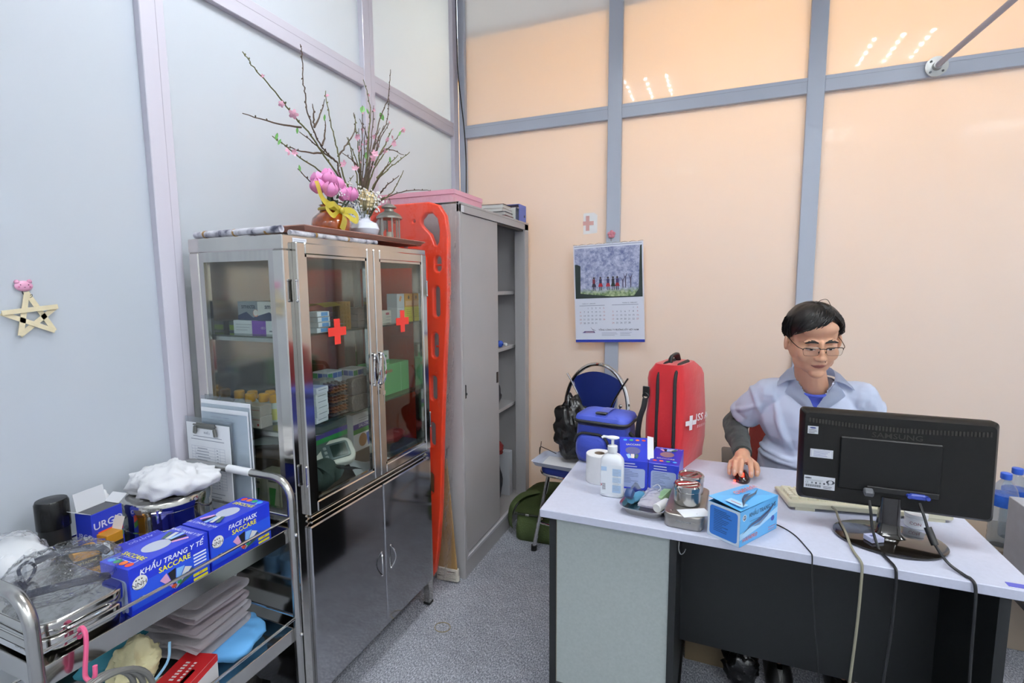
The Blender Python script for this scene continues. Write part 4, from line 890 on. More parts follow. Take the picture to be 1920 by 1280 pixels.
for k, pl in enumerate(BR):
    P = [V(p) for p in pl]
    if pl[-1][2] < 1.87 and k not in (20, 24): 
        P.append(V((-1.352+.008*math.sin(k), 1.683+.010*math.cos(k*2), TT+.135)))
    P = spline(P, 5); n = len(P)
    for i in range(1, n-1): P[i] += V((rnd.uniform(-1, 1), rnd.uniform(-1, 1), rnd.uniform(-1, 1)))*.0022
    b = B(); b.tube([p-o0 for p in P], [.0013+.0026*i/n for i in range(n)], 6)
    for i in range(2, n-6, 2):
        d = V((rnd.uniform(-1, 1), rnd.uniform(-1, 1), rnd.uniform(0, 1))).normalized()*.004
        b.ell(P[i]-o0+d, (.0022, .0022, .0040), (rnd.uniform(-.6, .6), rnd.uniform(-.6, .6), 0), nu=6, nv=4)
    b.out('branch', BK if k % 3 else BKG, t)
BLS = mat('blossom_pink', '#dba4b8', .6, var=.15, vscale=60)
def blossom(c, r):
    b = B(); ax = Euler((rnd.uniform(.6, 2.2), rnd.uniform(-1, 1), rnd.uniform(0, 6))).to_matrix()
    for i in range(5):
        a = 2*math.pi*i/5
        b.grid(lambda u, v: c+ax @ V((r*v*math.cos(a)-(u-.5)*r*.75*math.sin(math.pi*(.15+.7*v))*math.sin(a), r*v*math.sin(a)+(u-.5)*r*.75*math.sin(math.pi*(.15+.7*v))*math.cos(a), .35*r*v*v)), 2, 4)
    b.ell(c, r*.18, nu=6, nv=4); b.out('blossom', BLS, t, angle=80)
for p in BLO: blossom(V(p)-o0, rnd.uniform(.010, .016))
for k in range(24):
    pl = BR[rnd.choice([9, 10, 12, 13, 14, 15, 21, 26, 27, 6, 0, 3])]; i = rnd.randrange(0, max(1, len(pl)-2)); q = V(pl[i]).lerp(V(pl[i+1]), rnd.random())
    blossom(q-o0+V((.003, 0, .002)), rnd.uniform(.005, .009))
LF = mat('leaf_green', '#5f9a4a', .5, var=.1, vscale=30)
for k, p in enumerate(LEA):
    c = V(p)-o0; b = B(); L_ = .034 if k < 3 else .022; wd = .020 if k < 3 else .008
    dr = V((rnd.uniform(-.3, .3), rnd.uniform(-.6, .6), -1 if k < 2 else 1)).normalized(); sd = dr.cross(V((.7, -.7, .1))).normalized()
    b.grid(lambda u, v: c+dr*(v-.3)*L_+sd*(u-.5)*wd*math.sin(math.pi*(.06+.9*v))+V((.004*abs(u-.5), 0, 0)), 4, 6); b.out('leaf', LF, t, angle=80)
# white vase with dried flowers
t = thing('white_vase', 'small round white porcelain vase beside the lantern', 'vase', (-1.222, 1.556, TT))
B().lathe([(0, 0), (.026, 0), (.044, .012), (.053, .034), (.045, .055), (.022, .066), (.016, .072), (.016, .080), (.020, .086), (.018, .087), (.013, .08), (.013, .07), (0, .065)], n=28).out('body', mat('porcelain_white', '#dfe4ef', .1, coat=.5), t)
b = B()
for s_ in (-1, 1): b.tube(spline([(0, s_*.018, .080), (0, s_*.026, .078), (0, s_*.026, .068), (0, s_*.020, .066)], 4), .0025, 6)
b.out('handles', mat('porcelain_white', '#dfe4ef', .1), t)
t = thing('dried_bouquet', 'cream dried flower ball with white baby breath in the white vase', 'bouquet', (-1.222, 1.556, TT+.075))
CRM = mat('cream_flower', '#d9c69a', .8, var=.1, vscale=50)
def rose(c, r, nm):
    b = B()
    for k in range(26):
        ph = math.acos(1-1.7*(k+.5)/26); a = k*2.4
        n = V((math.sin(ph)*math.cos(a), math.sin(ph)*math.sin(a), math.cos(ph))); u_ = n.cross(V((0, 0, 1))).normalized(); v_ = n.cross(u_)
        b.grid(lambda u, v: c+n*r*(.86+.16*(1-4*(u-.5)**2)*v)+u_*(u-.5)*r*.9+v_*(v-.55)*r*.75, 4, 3)
    b.ell(c, r*.88, nu=12, nv=8); b.out(nm, CRM, t, angle=80)
rose(V((.0, .022, .062)), .036, 'flower_ball'); rose(V((-.04, .058, .105)), .014, 'flower_bud')
SPR = mat('baby_breath', '#e9e9e4', .8); 
b = B(); b2_ = B()
for k in range(110):
    a = rnd.uniform(0, 2*math.pi); r_ = .062*rnd.random()**.6; z = .02+.085*rnd.random(); y = r_*math.sin(a)*1.15-.004; x = r_*math.cos(a)*.7+.012
    if math.hypot(y-.022, z-.062) < .033 and x < .045 and rnd.random() < .6: x = .047; 
    b.ell((x, y, z), .0030+.0012*rnd.random(), nu=6, nv=4)
    if k % 3 == 0: b2_.tube([(x, y, z), (x*.4, y*.4, .01), (0, 0, -.02)], .0007, 4)
for k in range(60):
    a = rnd.uniform(0, 6.28); b.ell((-.05+.04*rnd.random(), -.045-.02*rnd.random(), .02+.10*rnd.random()), .0030, nu=6, nv=4)
tag(b.out('baby_breath', SPR, t), None, None, None, 'stuff'); tag(b2_.out('thin_stems', GRN, t), None, None, None, 'stuff')
B().tube([(0, .02, .03), (0, .005, -.03)], .0035, 8).out('stem', mat('straw_stem', '#b9a455', .7), t)
# lantern
t = thing('metal_lantern', 'small silver metal lantern with glass sides at right end of tray', 'lantern', (-1.262, 1.765, TT), .35)
LM = mat('lantern_metal', '#a5a39b', .3, .9)
B().lathe([(0, 0), (.046, 0), (.046, .008), (.042, .012), (0, .012)], n=6).out('base', LM, t)
b = B()
b.lathe([(0, .098), (.052, .098), (.052, .106), (.040, .118), (.020, .128), (.018, .138), (.030, .142), (.030, .147), (.016, .156), (.004, .160), (0, .160)], n=20); b.out('roof', LM, t)
for k in range(6):
    a = 2*math.pi*k/6; c = V((.040*math.cos(a), .040*math.sin(a), 0)); n2 = V((.040*math.cos(a+math.pi/3), .040*math.sin(a+math.pi/3), 0))
    B().tube([c+V((0, 0, .010)), c+V((0, 0, .100))], .0035, 6).out('pillar', LM, t)
    p0, p1 = c.lerp(n2, .08), c.lerp(n2, .92)
    q = B(); q.add([p0+V((0, 0, .014)), p1+V((0, 0, .014)), p1+V((0, 0, .098)), p0+V((0, 0, .098))], [(0, 1, 2, 3)]); q.out('pane', GLASS, t, False)
B().cyl((0, 0, .012), (0, 0, .045), .014, n=14).out('candle', mat('candle', '#d8d0c0', .6), t)
B().tube([(0, .03*math.cos(a), .150+.032*math.sin(a)) for a in [math.pi*i/14 for i in range(15)]], .0016, 6).out('handle', LM, t)

# ------------------------------------------------------------------ instrument trolley
TX0, TX1, TY0, TY1 = -1.585, -1.122, .452, 1.047
tr = thing('instrument_trolley', 'stainless steel two-shelf instrument trolley by the left wall', 'trolley', (TX0, TY0, 0))
tx, ty = TX1-TX0, TY1-TY0; r_ = .0115
for y in (0, ty):
    P = [(tx, y, .085), (tx, y, .84)]
    P += [(tx-.06+.06*math.cos(a), y, .84+.06*math.sin(a)) for a in [R(15*i) for i in range(1, 7)]]
    P += [(.06-.06*math.sin(a), y, .84+.06*math.cos(a)) for a in [R(15*i) for i in range(0, 7)]]+[(0, y, .085)]
    e_ = B().tube(P, r_, 14).out('end_frame', STEELB, tr)
    for x in (0, tx):
        q = B(); q.cyl((x-.009, y, .035), (x+.009, y, .035), .035, n=18); q.out('caster_wheel', BLACKR, e_)
        q = B(); q.box((x-.013, y, .055), (.003, .03, .05)); q.box((x+.013, y, .055), (.003, .03, .05)); q.box((x, y, .082), (.03, .032, .006)); q.out('caster_fork', STEELB, e_, False)
TRAYM = mat('tray_steel', '#c4c2be', .13, 1., var=.06, vscale=6)
for z in (.725, .415):
    q = B(); q.b2((.008, .008, z), (tx-.008, ty-.008, z+.003))
    for a, c in (((.006, .006, z-.012), (.010, ty-.006, z+.03)), ((tx-.010, .006, z-.012), (tx-.006, ty-.006, z+.03)), ((.006, .006, z-.012), (tx-.006, .010, z+.03)), ((.006, ty-.010, z-.012), (tx-.006, ty-.006, z+.03))): q.b2(a, c, .001)
    sh = q.out('shelf', TRAYM, tr, False)
    rz = z+.063
    for p0, p1 in (((0, 0, rz), (0, ty, rz)), ((tx, 0, rz), (tx, ty, rz)), ((0, 0, rz), (tx, 0, rz)), ((0, ty, rz), (tx, ty, rz))): B().cyl(p0, p1, .0042, n=10).out('guard_rail', CHROME, sh)
    for x in (0, tx):
        for y in (0, ty): B().ell((x+(.013 if x else -.013), y, z+.01), .0055, nu=10, nv=6).out('bolt', CHROME, sh)
q = B(); q.m(flat('#e6e8ec')); q.tube([(tx-.245, ty, .9005), (tx-.150, ty, .9005)], .0121, 14); q.out('paper_label', None, tr)
SZ, SL = .7285, .4185
# mask boxes
BLUE = '#2136c8'
def mask_print(b, q, L_, h, title, left_block, s=1.):
    wht, yl = flat('#e8ecf8'), flat('#ece32c')
    b.rect(q, 0, -h*.13, L_*.98, h*.5, flat('#2250d6'), 1)
    b.disc(q, -L_*.385, h*.14, h*.145, h*.145, flat('#e6e6e2'), 2, 24); b.text(q, 'NNH', -L_*.395, h*.11, h*.13, flat('#30343a'), 3)
    for i in range(3): b.disc(q, -L_*.395+(i-1)*h*.055, h*.21, h*.016, h*.016, flat('#30343a'), 3, 8)
    b.poly(q, [(-L_*.395+h*.11*math.cos(R(a)), h*.13+h*.13*math.sin(R(a))) for a in range(200, 341, 14)]+[(-L_*.395+h*.11*math.cos(R(a)), h*.13+h*.115*math.sin(R(a))) for a in range(340, 199, -14)], flat('#30343a'), 3)
    b.text(q, title, L_*.02, h*.33, h*.155, wht, 2, bold=.018, shear=.2); b.text(q, 'SACCARE', .04*L_, h*.17, h*.16, yl, 2, bold=.02)
    bx, by = .02*L_, -h*.40
    for i, c in enumerate(('#d9a0c4', '#16161c', '#7fb4ec', '#d5d8d6', '#3c5650')):
        a0, a1 = R(128-22*i), R(108-22*i); r1 = h*.52
        b.poly(q, [(bx, by), (bx+r1*math.cos(a0)*.95, by+r1*math.sin(a0)*.85), (bx+r1*math.cos(a1), by+r1*math.sin(a1)*.9)], flat(c), 2+i)
    b.disc(q, -.0*L_, by+.01, h*.06, h*.04, flat('#d8532c'), 8, 10); b.disc(q, .07*L_, by+.014, h*.05, h*.05, flat('#2f9a58'), 8, 10)
    if left_block: b.lines(q, L_*.28, h*.12, L_*.18, 5, h*.075, h*.035, wht, 2, .3)
    b.rect(q, L_*.36, -h*.34, L_*.2, h*.07, yl, 2); b.rect(q, L_*.36, -h*.44, L_*.2, h*.06, yl, 2); b.text(q, '50', L_*.36, -h*.34, h*.08, flat('#c0402c'), 3)
def mask_top(b, q, L_, d):
    b.disc(q, 0, 0, L_*.17, d*.26, flat('#b9bfd0'), 1, 24); b.text(q, 'SACCARE', -L_*.27, .0, .017, flat('#ece32c'), 2, bold=.02, rot=-math.pi/2)
    for i, c in enumerate(('#e0522e', '#ea7a36', '#3aa86a', '#4aa2ec')): b.disc(q, -L_*.42, d*(-.3+.2*i), .0085, .0085, flat(c), 2, 14)
    b.rect(q, -L_*.345, 0, .012, d*.62, flat('#d8dcf0'), 1); b.rect(q, -L_*.345, 0, .009, d*.58, flat('#2136c8'), 2)
    b.text(q, 'KHẨU TRANG Y TẾ', L_*.39, 0, .0115, flat('#dfe3f4'), 2, bold=.01, rot=-math.pi/2)
    for i, c in enumerate(('#d9a0c4', '#16161c', '#9cc4ee', '#d5d8d6', '#4c6660')): b.rect(q, L_*.265-.004*abs(i-2), d*(-.24+.12*i), .034, d*.10, flat(c), 2+i, .25*(i-2))
def mask_end(b, q, wd, h):
    b.poly(q, [(x, y-h*.1) for x, y in rrect(wd*.82, h*.68, .008)], flat('#a9b8e0'), 1); b.lines(q, -wd*.36, h*.18, wd*.6, 9, h*.055, .0013, flat('#5c6a98'), 2, .6)
def mask_box(label, loc, rz, title, flip=False, group='face mask boxes on the trolley'):
    L_, d, h = .182, .098, .108
    t = thing('face_mask_box', label, 'box', loc, rz, group)
    B().box((0, 0, h/2), (d, L_, h), bev=.0008).out('body', mat('mask_blue', BLUE, .3, coat=.3), t, False)
    b = B(); mask_print(b, F((d/2, 0, h/2), (0, 1, 0), (0, 0, 1)), L_, h, title, not flip)
    s_ = -1 if flip else 1
    mask_top(b, F((0, 0, h), (0, s_, 0), (-s_, 0, 0)), L_, d); mask_end(b, F((0, -L_/2, h/2), (1, 0, 0), (0, 0, 1)), d, h)
    b.out('print', None, t, False, recalc=False); return t
mask_box('blue face mask box printed KHẨU TRANG Y TẾ, trolley front, nearer viewer', (-1.196, .7185, SZ+.014), .0, 'KHẨU TRANG Y TẾ')
mask_box('blue face mask box printed FACE MASK at the far end of the trolley front', (-1.198, .906, SZ+.014), .0, 'FACE MASK', True)
# flat blue boxes lying under the mask boxes
for k, y in enumerate((.718, .905)):
    carton('flat_mask_pack', 'flat clear-topped pack under the %s face mask box' % ('nearer', 'farther')[k], 'pack', (-1.196, y, SZ), (.105, .180, .0135), '#3a4ac0', lambda b, f, wd, d, h: [b.rect(f['right'], -.05+.03*i, 0, .02, h*.5, flat(c)) for i, c in enumerate(('#c8503c', '#4a9a5a', '#c8b83a', '#c8b83a'))], group='flat packs under mask boxes')
# steel drum with cloth
t = thing('steel_drum', 'round polished steel sterilising drum with clasp on trolley', 'drum', (-1.462, .922, SZ))
B().lathe([(0, 0), (.104, 0), (.108, .004), (.108, .106), (.110, .108), (.110, .112), (0, .112)], n=44).out('body', STEEL, t)
l_ = B().lathe([(0, .113), (.1115, .113), (.1115, .134), (.108, .139), (.092, .141), (.07, .138), (0, .138)], n=44).out('lid', STEEL, t)
q = B(); q.box((.0795, -.0795, .110), (.018, .008, .034), rot=(0, 0, R(-45)), bev=.002); q.box((.082, -.082, .098), (.012, .006, .02), rot=(0, 0, R(-45)), bev=.002); q.cyl((.072, -.092, .118), (.090, -.078, .118), .003, n=8); q.out('clasp', CHROME, t)
q = B(); q.tube([(.1085*math.cos(a), .1085*math.sin(a), .060) for a in [2*math.pi*i/40 for i in range(40)]], .002, 6, closed=True); q.out('bead', CHROME, t)
b = B(); b.ell((0, 0, .028), (.122, .088, .040), nu=72, nv=44)
for v in b.bm.verts:
    n = v.co.copy(); d = V((n.x*9, n.y*9, n.z*6)); f = .020*nz(d, 1, 3)-.034*abs(nz(V((n.x*17+n.y*14, n.y*13-n.x*9, n.z*14)), 1, 7))-.022*abs(nz(V((n.x*34-n.y*26, n.y*30+n.x*16, n.z*26)), 1, 9))+.016
    v.co += (n-V((0, 0, .028))).normalized()*f+V((0, 0, .012*math.exp(-((n.x+.55*n.y-.01)/.016)**2)))
    v.co.z = max(v.co.z, .0005+.003*max(0, nz(n, 25)))
o = b.out('white_towel', mat('towel_white', '#d8d9dd', .85, bump=.15, bscale=500), None, angle=80, loc=(-1.452, .930, SZ+.1415)); o.rotation_euler = (0, 0, .45); tag(o, 'crumpled white towel on the lid of the steel drum', 'towel')
# clipboards leaning on the cabinet side
t = thing('plastic_folder', 'clear plastic document folder leaning against the cabinet side', 'folder', (-1.432, 1.104, .70), rot=(0, 0, 0))
for i in range(5): B().b2((-.112+.004*i, -.002-.0035*i, 0), (.112-.002*i, .0005-.0035*i, .405-.012*i), .0005).out('sheet', PAPER if i % 2 else CLEARPL, t, False)
b = B(); Fq = F((0, -.017, .335), (1, 0, 0), (0, 0, 1)); b.lines(Fq, -.05, .02, .12, 3, .012, .002, flat('#9aa0b0')); b.out('print', None, t, False, recalc=False)
t = thing('clipboard', 'clear clipboard holding a printed form in front of the folder', 'clipboard', (-1.488, 1.079, .742), rot=(0, 0, 0))
B().b2((-.105, 0, 0), (.105, .003, .295), .001).out('board', CLEARPL, t, False)
for i in range(3): B().b2((-.098+.003*i, -.0025-.0012*i, .002), (.098, -.0018-.0012*i, .278), ).out('paper', PAPER, t, False)
b = B(); Fq = F((0, -.0052, .14), (1, 0, 0), (0, 0, 1)); inkd = flat('#8b91a2'); inkl = flat('#a4abc0')
b.text(Fq, 'PHIẾU', 0, .108, .010, inkd); b.rect(Fq, 0, .095, .13, .002, inkd); b.rect(Fq, 0, .085, .15, .002, inkd)
for i in range(15): b.rect(Fq, .0, .062-.0095*i, .15, .0007, inkl)
for x in (-.075, -.06, .03, .053, .075): b.rect(Fq, x, -.0045, .0007, .133, inkl)
for i in range(14): b.rect(Fq, -.025+.01*math.sin(i*3), .056-.0095*i, .045+.015*math.sin(i*7), .0022, inkd, 2); b.rect(Fq, .042, .056-.0095*i, .008, .002, inkd, 2)
b.lines(Fq, -.05, -.088, .12, 3, .012, .002, inkd); b.out('print', None, t, False, recalc=False)
q = B(); q.box((0, -.008, .272), (.085, .006, .018), bev=.002); q.cyl((-.05, -.012, .275), (.05, -.012, .275), .003, n=8); q.box((-.045, -.012, .258), (.012, .008, .025), rot=(0, .15, 0), bev=.002); q.box((.045, -.012, .254), (.012, .008, .025), rot=(0, -.15, 0), bev=.002); q.out('clip', mat('clip_metal', '#7d7d78', .3, .8), t)
# small things at the back of the trolley
t = thing('spray_can', 'short black can with glossy lid at the wall side of the trolley', 'can', (-1.530, .682, SZ))
B().lathe([(0, 0), (.030, 0), (.031, .003), (.031, .125), (0, .125)], n=28).out('body', mat('can_dark', '#121314', .4), t); B().lathe([(0, .126), (.034, .126), (.034, .190), (.031, .197), (0, .199)], n=28).out('lid', mat('gloss_black', '#0b0c0c', .2, spec=.3), t)
def d_urgo(b, f, wd, d, h): b.text(f['right'], 'URGO', d*.02, h*.27, .026, flat('#c9cbe0'), bold=.015); b.rect(f['right'], .006, h*.10, d*.8, h*.12, flat('#d2512c')); b.rect(f['right'], .006, -h*.02, d*.8, h*.1, flat('#4f8a3a')); b.text(f['front'], 'URGO', 0, h*.1, .02, flat('#c9cbe0'))
t = carton('plaster_box', 'open dark blue URGO plaster box with raised flaps', 'box', (-1.482, .757, SZ), (.055, .078, .150), '#2335b0', d_urgo, .12)
q = B(); q.box((-.028, 0, .173), (.001, .074, .05), rot=(0, R(-10), 0)); q.box((0, .045, .161), (.05, .03, .001), rot=(R(35), 0, 0)); q.box((0, -.047, .157), (.05, .025, .001), rot=(R(-30), 0, 0)); q.out('flap', mat('card_inside', '#c9cbd0', .7), t, False)
B().box((0, 0, .1502), (.050, .073, .0006)).out('opening_shade', flat('#4a4c52'), t, False)  # dark sheet on the solid top paints the shade of the open inside
t = thing('dropper_bottle', 'clear plastic saline bottle with white dropper cap beside the drum', 'bottle', (-1.544, .805, SZ))
B().lathe([(0, 0), (.030, 0), (.034, .004), (.034, .07), (.028, .095), (.014, .112), (.012, .12), (0, .12)], n=24).out('body', CLEARPL, t); B().lathe([(0, .119), (.017, .119), (.018, .123), (.018, .138), (.014, .142), (.011, .145), (.010, .155), (.007, .160), (.006, .168), (.003, .172), (0, .172)], n=20).out('cap', WHITE, t)
B().lathe([(0, .002), (.032, .003), (.032, .04), (0, .04)], n=20).out('liquid', thin('saline', '#dfe8ea', .02, 1.33), t)
def d_bet(b, f, wd, d, h):
    for q, l in ((f['right'], d), (f['front'], wd)): b.rect(q, 0, h*.08, l*.98, h*.36, flat('#33281c')); b.text(q, 'BETADINE', 0, h*.14, l*.17, flat('#c8b88a'), 2, bold=.01); b.lines(q, -l*.4, h*.02, l*.7, 2, h*.09, .0012, flat('#b8a06a'), 2)
carton('antiseptic_box', 'closed yellow and brown BETADINE box behind the goggles', 'box', (-1.440, .695, SZ), (.046, .050, .080), '#c68c1e', d_bet, -.25)
t = carton('antiseptic_box', 'open yellow BETADINE box with raised flaps behind the closed one', 'box', (-1.440, .752, SZ), (.045, .040, .095), '#b67f1c', d_bet, .1)
q = B(); q.box((-.022, 0, .112), (.0008, .038, .036), rot=(0, R(-12), 0)); q.box((0, .024, .11), (.04, .0008, .034), rot=(R(-20), 0, 0)); q.out('flap', mat('card_inside2', '#d8cfc4', .7), t, False)
t = thing('dropper_vial', 'tiny white eye-drop vial between the yellow box and mask box', 'bottle', (-1.395, .722, SZ))
B().lathe([(0, 0), (.011, 0), (.012, .06), (.006, .068), (0, .068)], n=14).out('body', mat('vial_blue', '#bcd0e6', .3), t); B().lathe([(0, .0675), (.007, .0675), (.006, .09), (0, .09)], n=12).out('cap', WHITE, t)
def d_aus(b, f, wd, d, h):
    b.text(f['right'], 'AUSTGO', 0, h*.05, d*.14, flat('#d8daf0'), bold=.02); b.text(f['top'], 'AUSTGO', 0, 0, .014, flat('#cfd3f0'), rot=math.pi/2+math.pi); b.lines(f['top'], -wd*.4, d*.38, wd*.3, 5, d*.16, .0012, flat('#9aa3dd'))
    for i in range(10): b.rect(f['front'], -wd*.42+wd*.09*i, 0, .0012, h*(.4+.4*random.random()), flat('#9aa3dd'))
for k, (x, y) in enumerate(((-1.345, .772), (-1.296, .785))):
    carton('plaster_box', 'small blue AUSTGO box lying behind the mask boxes, %s' % ('nearer the wall', 'nearer the front')[k], 'box', (x, y, SZ+.022), (.046, .10, .060), '#2c34b8', d_aus, -.12, 'blue plaster boxes')
carton('carton_base', 'low white carton under the small blue boxes', 'carton', (-1.320, .780, SZ), (.095, .095, .0215), '#c9cbd3')
# instrument tray with wrapped goggles
t = thing('instrument_case', 'polished steel lidded instrument case at the near end of the trolley', 'case', (-1.270, .550, SZ), .0)
q = B(); q.mesh(curve2d([rrect(.235, .15, .035, 6)], .024, .006), Matrix.Translation((0, 0, .031)) @ Matrix.Rotation(0, 4, 'Z')); q.out('base', STEEL, t)
q = B(); q.mesh(curve2d([rrect(.240, .155, .036, 6)], .009, .006), Matrix.Translation((0, 0, .078))); q.out('lid', STEEL, t)
q = B(); q.tube(spline([(.121, -.035, .074), (.130, -.035, .070), (.132, 0, .070), (.130, .035, .070), (.121, .035, .074)], 5), .0028, 8); q.out('handle', CHROME, t)
t = thing('safety_goggles', 'dark-framed safety goggles in crinkled clear bag on the steel case', 'goggles', (-1.28, .556, SZ+.095), -.5)
dkb = mat('goggle_navy', '#1f2436', .3)
b = B()
for s_ in (-1, 1):
    b.tube(spline([(s_*.012, -.04, .012), (s_*.035, -.048, .004), (s_*.068, -.038, .004), (s_*.078, -.03, .022), (s_*.065, -.04, .042), (s_*.03, -.05, .044), (s_*.012, -.045, .03), (s_*.012, -.04, .012)], 4), .0035, 6)
    b.tube(spline([(s_*.078, -.03, .034), (s_*.085, .02, .036), (s_*.080, .075, .030), (s_*.062, .095, .018)], 5), [.005]*15+[.004], 6, flat=1.6)
b.tube([(-.012, -.045, .034), (.012, -.045, .034)], .004, 6); b.out('frame', dkb, t)
b = B()
for s_ in (-1, 1): b.grid(lambda u, v: V((s_*(.012+.062*u), -.043-.008*math.sin(u*3.1), .006+.034*v)), 5, 3)
b.out('lenses', thin('lens', '#dfe3ea', .02), t)
CRK = thin('crinkle_film', '#fafbfc', .08, 1.45, 1.3, bump=.6, bscale=55, milk=.02)
b = B(); b.ell((0, .02, .030), (.118, .095, .034), nu=40, nv=22)
for v in b.bm.verts:
    n = v.co.copy(); v.co += V((0, 0, 1))*.009*nz(n, 38)+n.normalized()*.010*abs(nz(n, 70, 3))*2; v.co.z = max(v.co.z, .0015)
b.out('clear_bag', CRK, t, angle=25)
# big plastic bag with white mask and yellow piece
t = thing('plastic_bag', 'crinkled clear plastic bag holding a white cup on the trolley', 'bag', (-1.478, .578, SZ))
b = B(); b.ell((0, 0, .078), (.078, .066, .078), nu=60, nv=36)
for v in b.bm.verts:
    n = v.co.copy(); v.co += n.normalized()*(.016*nz(n, 16)+.020*abs(nz(n, 34, 2))); v.co.z = max(v.co.z, .001)
b.out('film', thin('bag_film', '#f6f7f9', .12, 1.45, 1.2, bump=.5, bscale=40, milk=.30, milkcol='#f2f4f8'), t, angle=28)
b = B(); b.lathe([(.0, .045), (.03, .043), (.055, .025), (.062, .0), (.060, .0), (.05, .022), (0, .040)], (0, 0, 0), 28, Matrix.Translation((.004, -.0, .090)) @ Matrix.Rotation(R(24), 4, 'Y')); b.out('white_cup', WHITE, t)
B().tube(spline([(.040, -.035, .045), (.055, -.01, .060), (.056, .01, .075), (.05, .015, .09)], 5), .006, 8).out('yellow_clip', mat('yellow_plastic', '#d6c92a', .4), t)
crumple('plastic_bag', 'second clear plastic bag heaped between the white-cup bag and goggles', 'bag', (-1.435, .497, SZ+.040), (.045, .030, .040), thin('bag_film2', '#f6f7f9', .12, 1.45, 1.2, bump=.5, bscale=40, milk=.30, milkcol='#f0f0ea'), .45, 30, 4)
# pink hook and grey tubing
t = thing('pink_hook', 'pink plastic S-hook hanging on the trolley guard rail', 'hook', (-1.1145, .520, .7275))
B().tube(spline([(-.016, .004, .045), (-.012, .004, .064), (.0, .003, .0705), (.010, .002, .060), (.010, 0, .03), (.009, -.004, -.005), (.012, -.006, -.022), (.024, -.004, -.028), (.034, -.002, -.016), (.034, 0, .004)], 6), .0042, 8).out('hook', mat('hook_pink', '#e0608a', .35), t)
t = thing('rubber_tubing', 'coiled grey rubber tube hanging from the pink hook', 'tubing', (-1.085, .52, .69))
GT = mat('tube_grey', '#6b6b68', .4)
for k in range(3):
    rr = .062+.014*k
    B().tube([(.005+.007*k, rr*math.sin(a)*1.0, .012-rr*.95+rr*math.cos(a)) for a in [2*math.pi*i/40 for i in range(40)]], .0058, 8, closed=True).out('coil', GT, t)
# lower shelf
t = thing('folded_linen', 'stack of folded grey-white linen on the lower trolley shelf', 'linen', (-1.310, .868, SL+.050), .12)
LIN = mat('linen', '#dcd8dc', .85, bump=.12, bscale=400); LIN2 = mat('linen_stripe', '#cfc6cc', .85)
for k in range(4):
    def sheet(u, v, k=k):
        a = u*2; L_ = .175-.006*k; x = -.095+.19*v
        wv = .005*nz((x*14, k*3, u*3), 1)
        th = .013
        if u < .42: s_ = u/.42; return V((x, -L_/2+L_*s_, -th+wv*1.2))
        if u < .58: aa = (u-.42)/.16*math.pi; return V((x, L_/2+th*math.sin(aa), -th*math.cos(aa)+wv))
        s_ = (u-.58)/.42; return V((x, L_/2-L_*s_*.98, th+wv+.003*math.sin(x*40+k)))
    b = B(); b.grid(sheet, 30, 14); bmesh.ops.solidify(b.bm, geom=b.bm.faces[:], thickness=.004); b.out('folded_sheet', LIN if k != 2 else LIN2, t, angle=70, loc=(.004*math.sin(k*2), .004*k, .034+.036*k)).rotation_euler = (0, 0, .07*math.sin(k*1.9))
crumple('blue_gown', 'pale blue disposable gown bundled under the folded linen', 'gown', (-1.30, .925, SL+.034), (.120, .095, .034), mat('gown_blue', '#69b2ee', .7), .24, 22, 12, nu=44, nv=22)
for k, (x, y) in enumerate(((-1.335, 1.000), (-1.408, 1.002))):
    t = thing('saline_bottle', 'clear saline bottle with white tip cap on lower shelf, %s' % ('nearer the front', 'nearer the wall')[k], 'bottle', (x, y, SL), group='saline bottles')
    B().lathe([(0, 0), (.031, 0), (.034, .004), (.034, .125), (.030, .145), (.016, .160), (.013, .165), (0, .165)], n=24).out('body', CLEARPL, t)
    B().lathe([(.0343, .05), (.0347, .05), (.0347, .11), (.0343, .11)], n=24).out('label_band', mat('saline_label', '#7fb2e6', .4, var=.25, vscale=18), t)
    B().lathe([(0, .164), (.019, .164), (.020, .168), (.020, .185), (.012, .192), (.010, .205), (.005, .215), (0, .216)], n=20).out('cap', WHITE, t)
t = thing('latex_gloves', 'crumpled pair of pale yellow latex gloves at the lower shelf front', 'gloves', (-1.310, .712, SL+.106), rot=(0, R(8), .4))
GL = mat('latex', '#d6cfa4', .55, bump=.2, bscale=60)
b = B(); b.ell((0, 0, 0), (.055, .06, .062), nu=50, nv=30)
for v in b.bm.verts:
    n = v.co.normalized(); k = 1.0+.30*nz(n, 1.4, 2)-.30*abs(nz(V((n.x, n.y*.6, n.z)), 2.2, 4))-.12*abs(nz(n, 5, 6)); v.co *= k
b.out('crumpled_body', GL, t, angle=40)
b = B()
for k in range(5):
    a = -.9+.42*k; b.tube(spline([(.02*math.cos(a), -.03+.03*math.sin(a), -.03), (.05*math.cos(a)+.015, -.07+.012*k, -.045), (.06, -.085+.02*k, -.06)], 5), [.011]*8+[.007]*3, 8, flat=.55)
b.out('fingers', GL, t)
B().tube(spline([(.055, .045, .03), (.066, .02, -.01), (.05, -.05, -.05), (.055, -.13, -.075)], 6), .0032, 6, flat=.4).out('blue_tie', mat('tie_blue', '#8fc0e0', .6), t)
def d_gl(b, f, wd, d, h): [b.rect(f['top'], -.012+.020*j, -.030+.0095*i, .011-.004*j, .0055, flat('#f0e6e6'), 2) for j in range(2) for i in range(7)]; b.lines(f['right'], -d*.35, h*.05, d*.5, 3, .009, .0012, grey_ink); b.rect(f['right'], 0, h*.38, d, h*.24, flat('#c21f24')); b.rect(f['top'], .02, -.02, .01, .05, flat('#e8dada'))
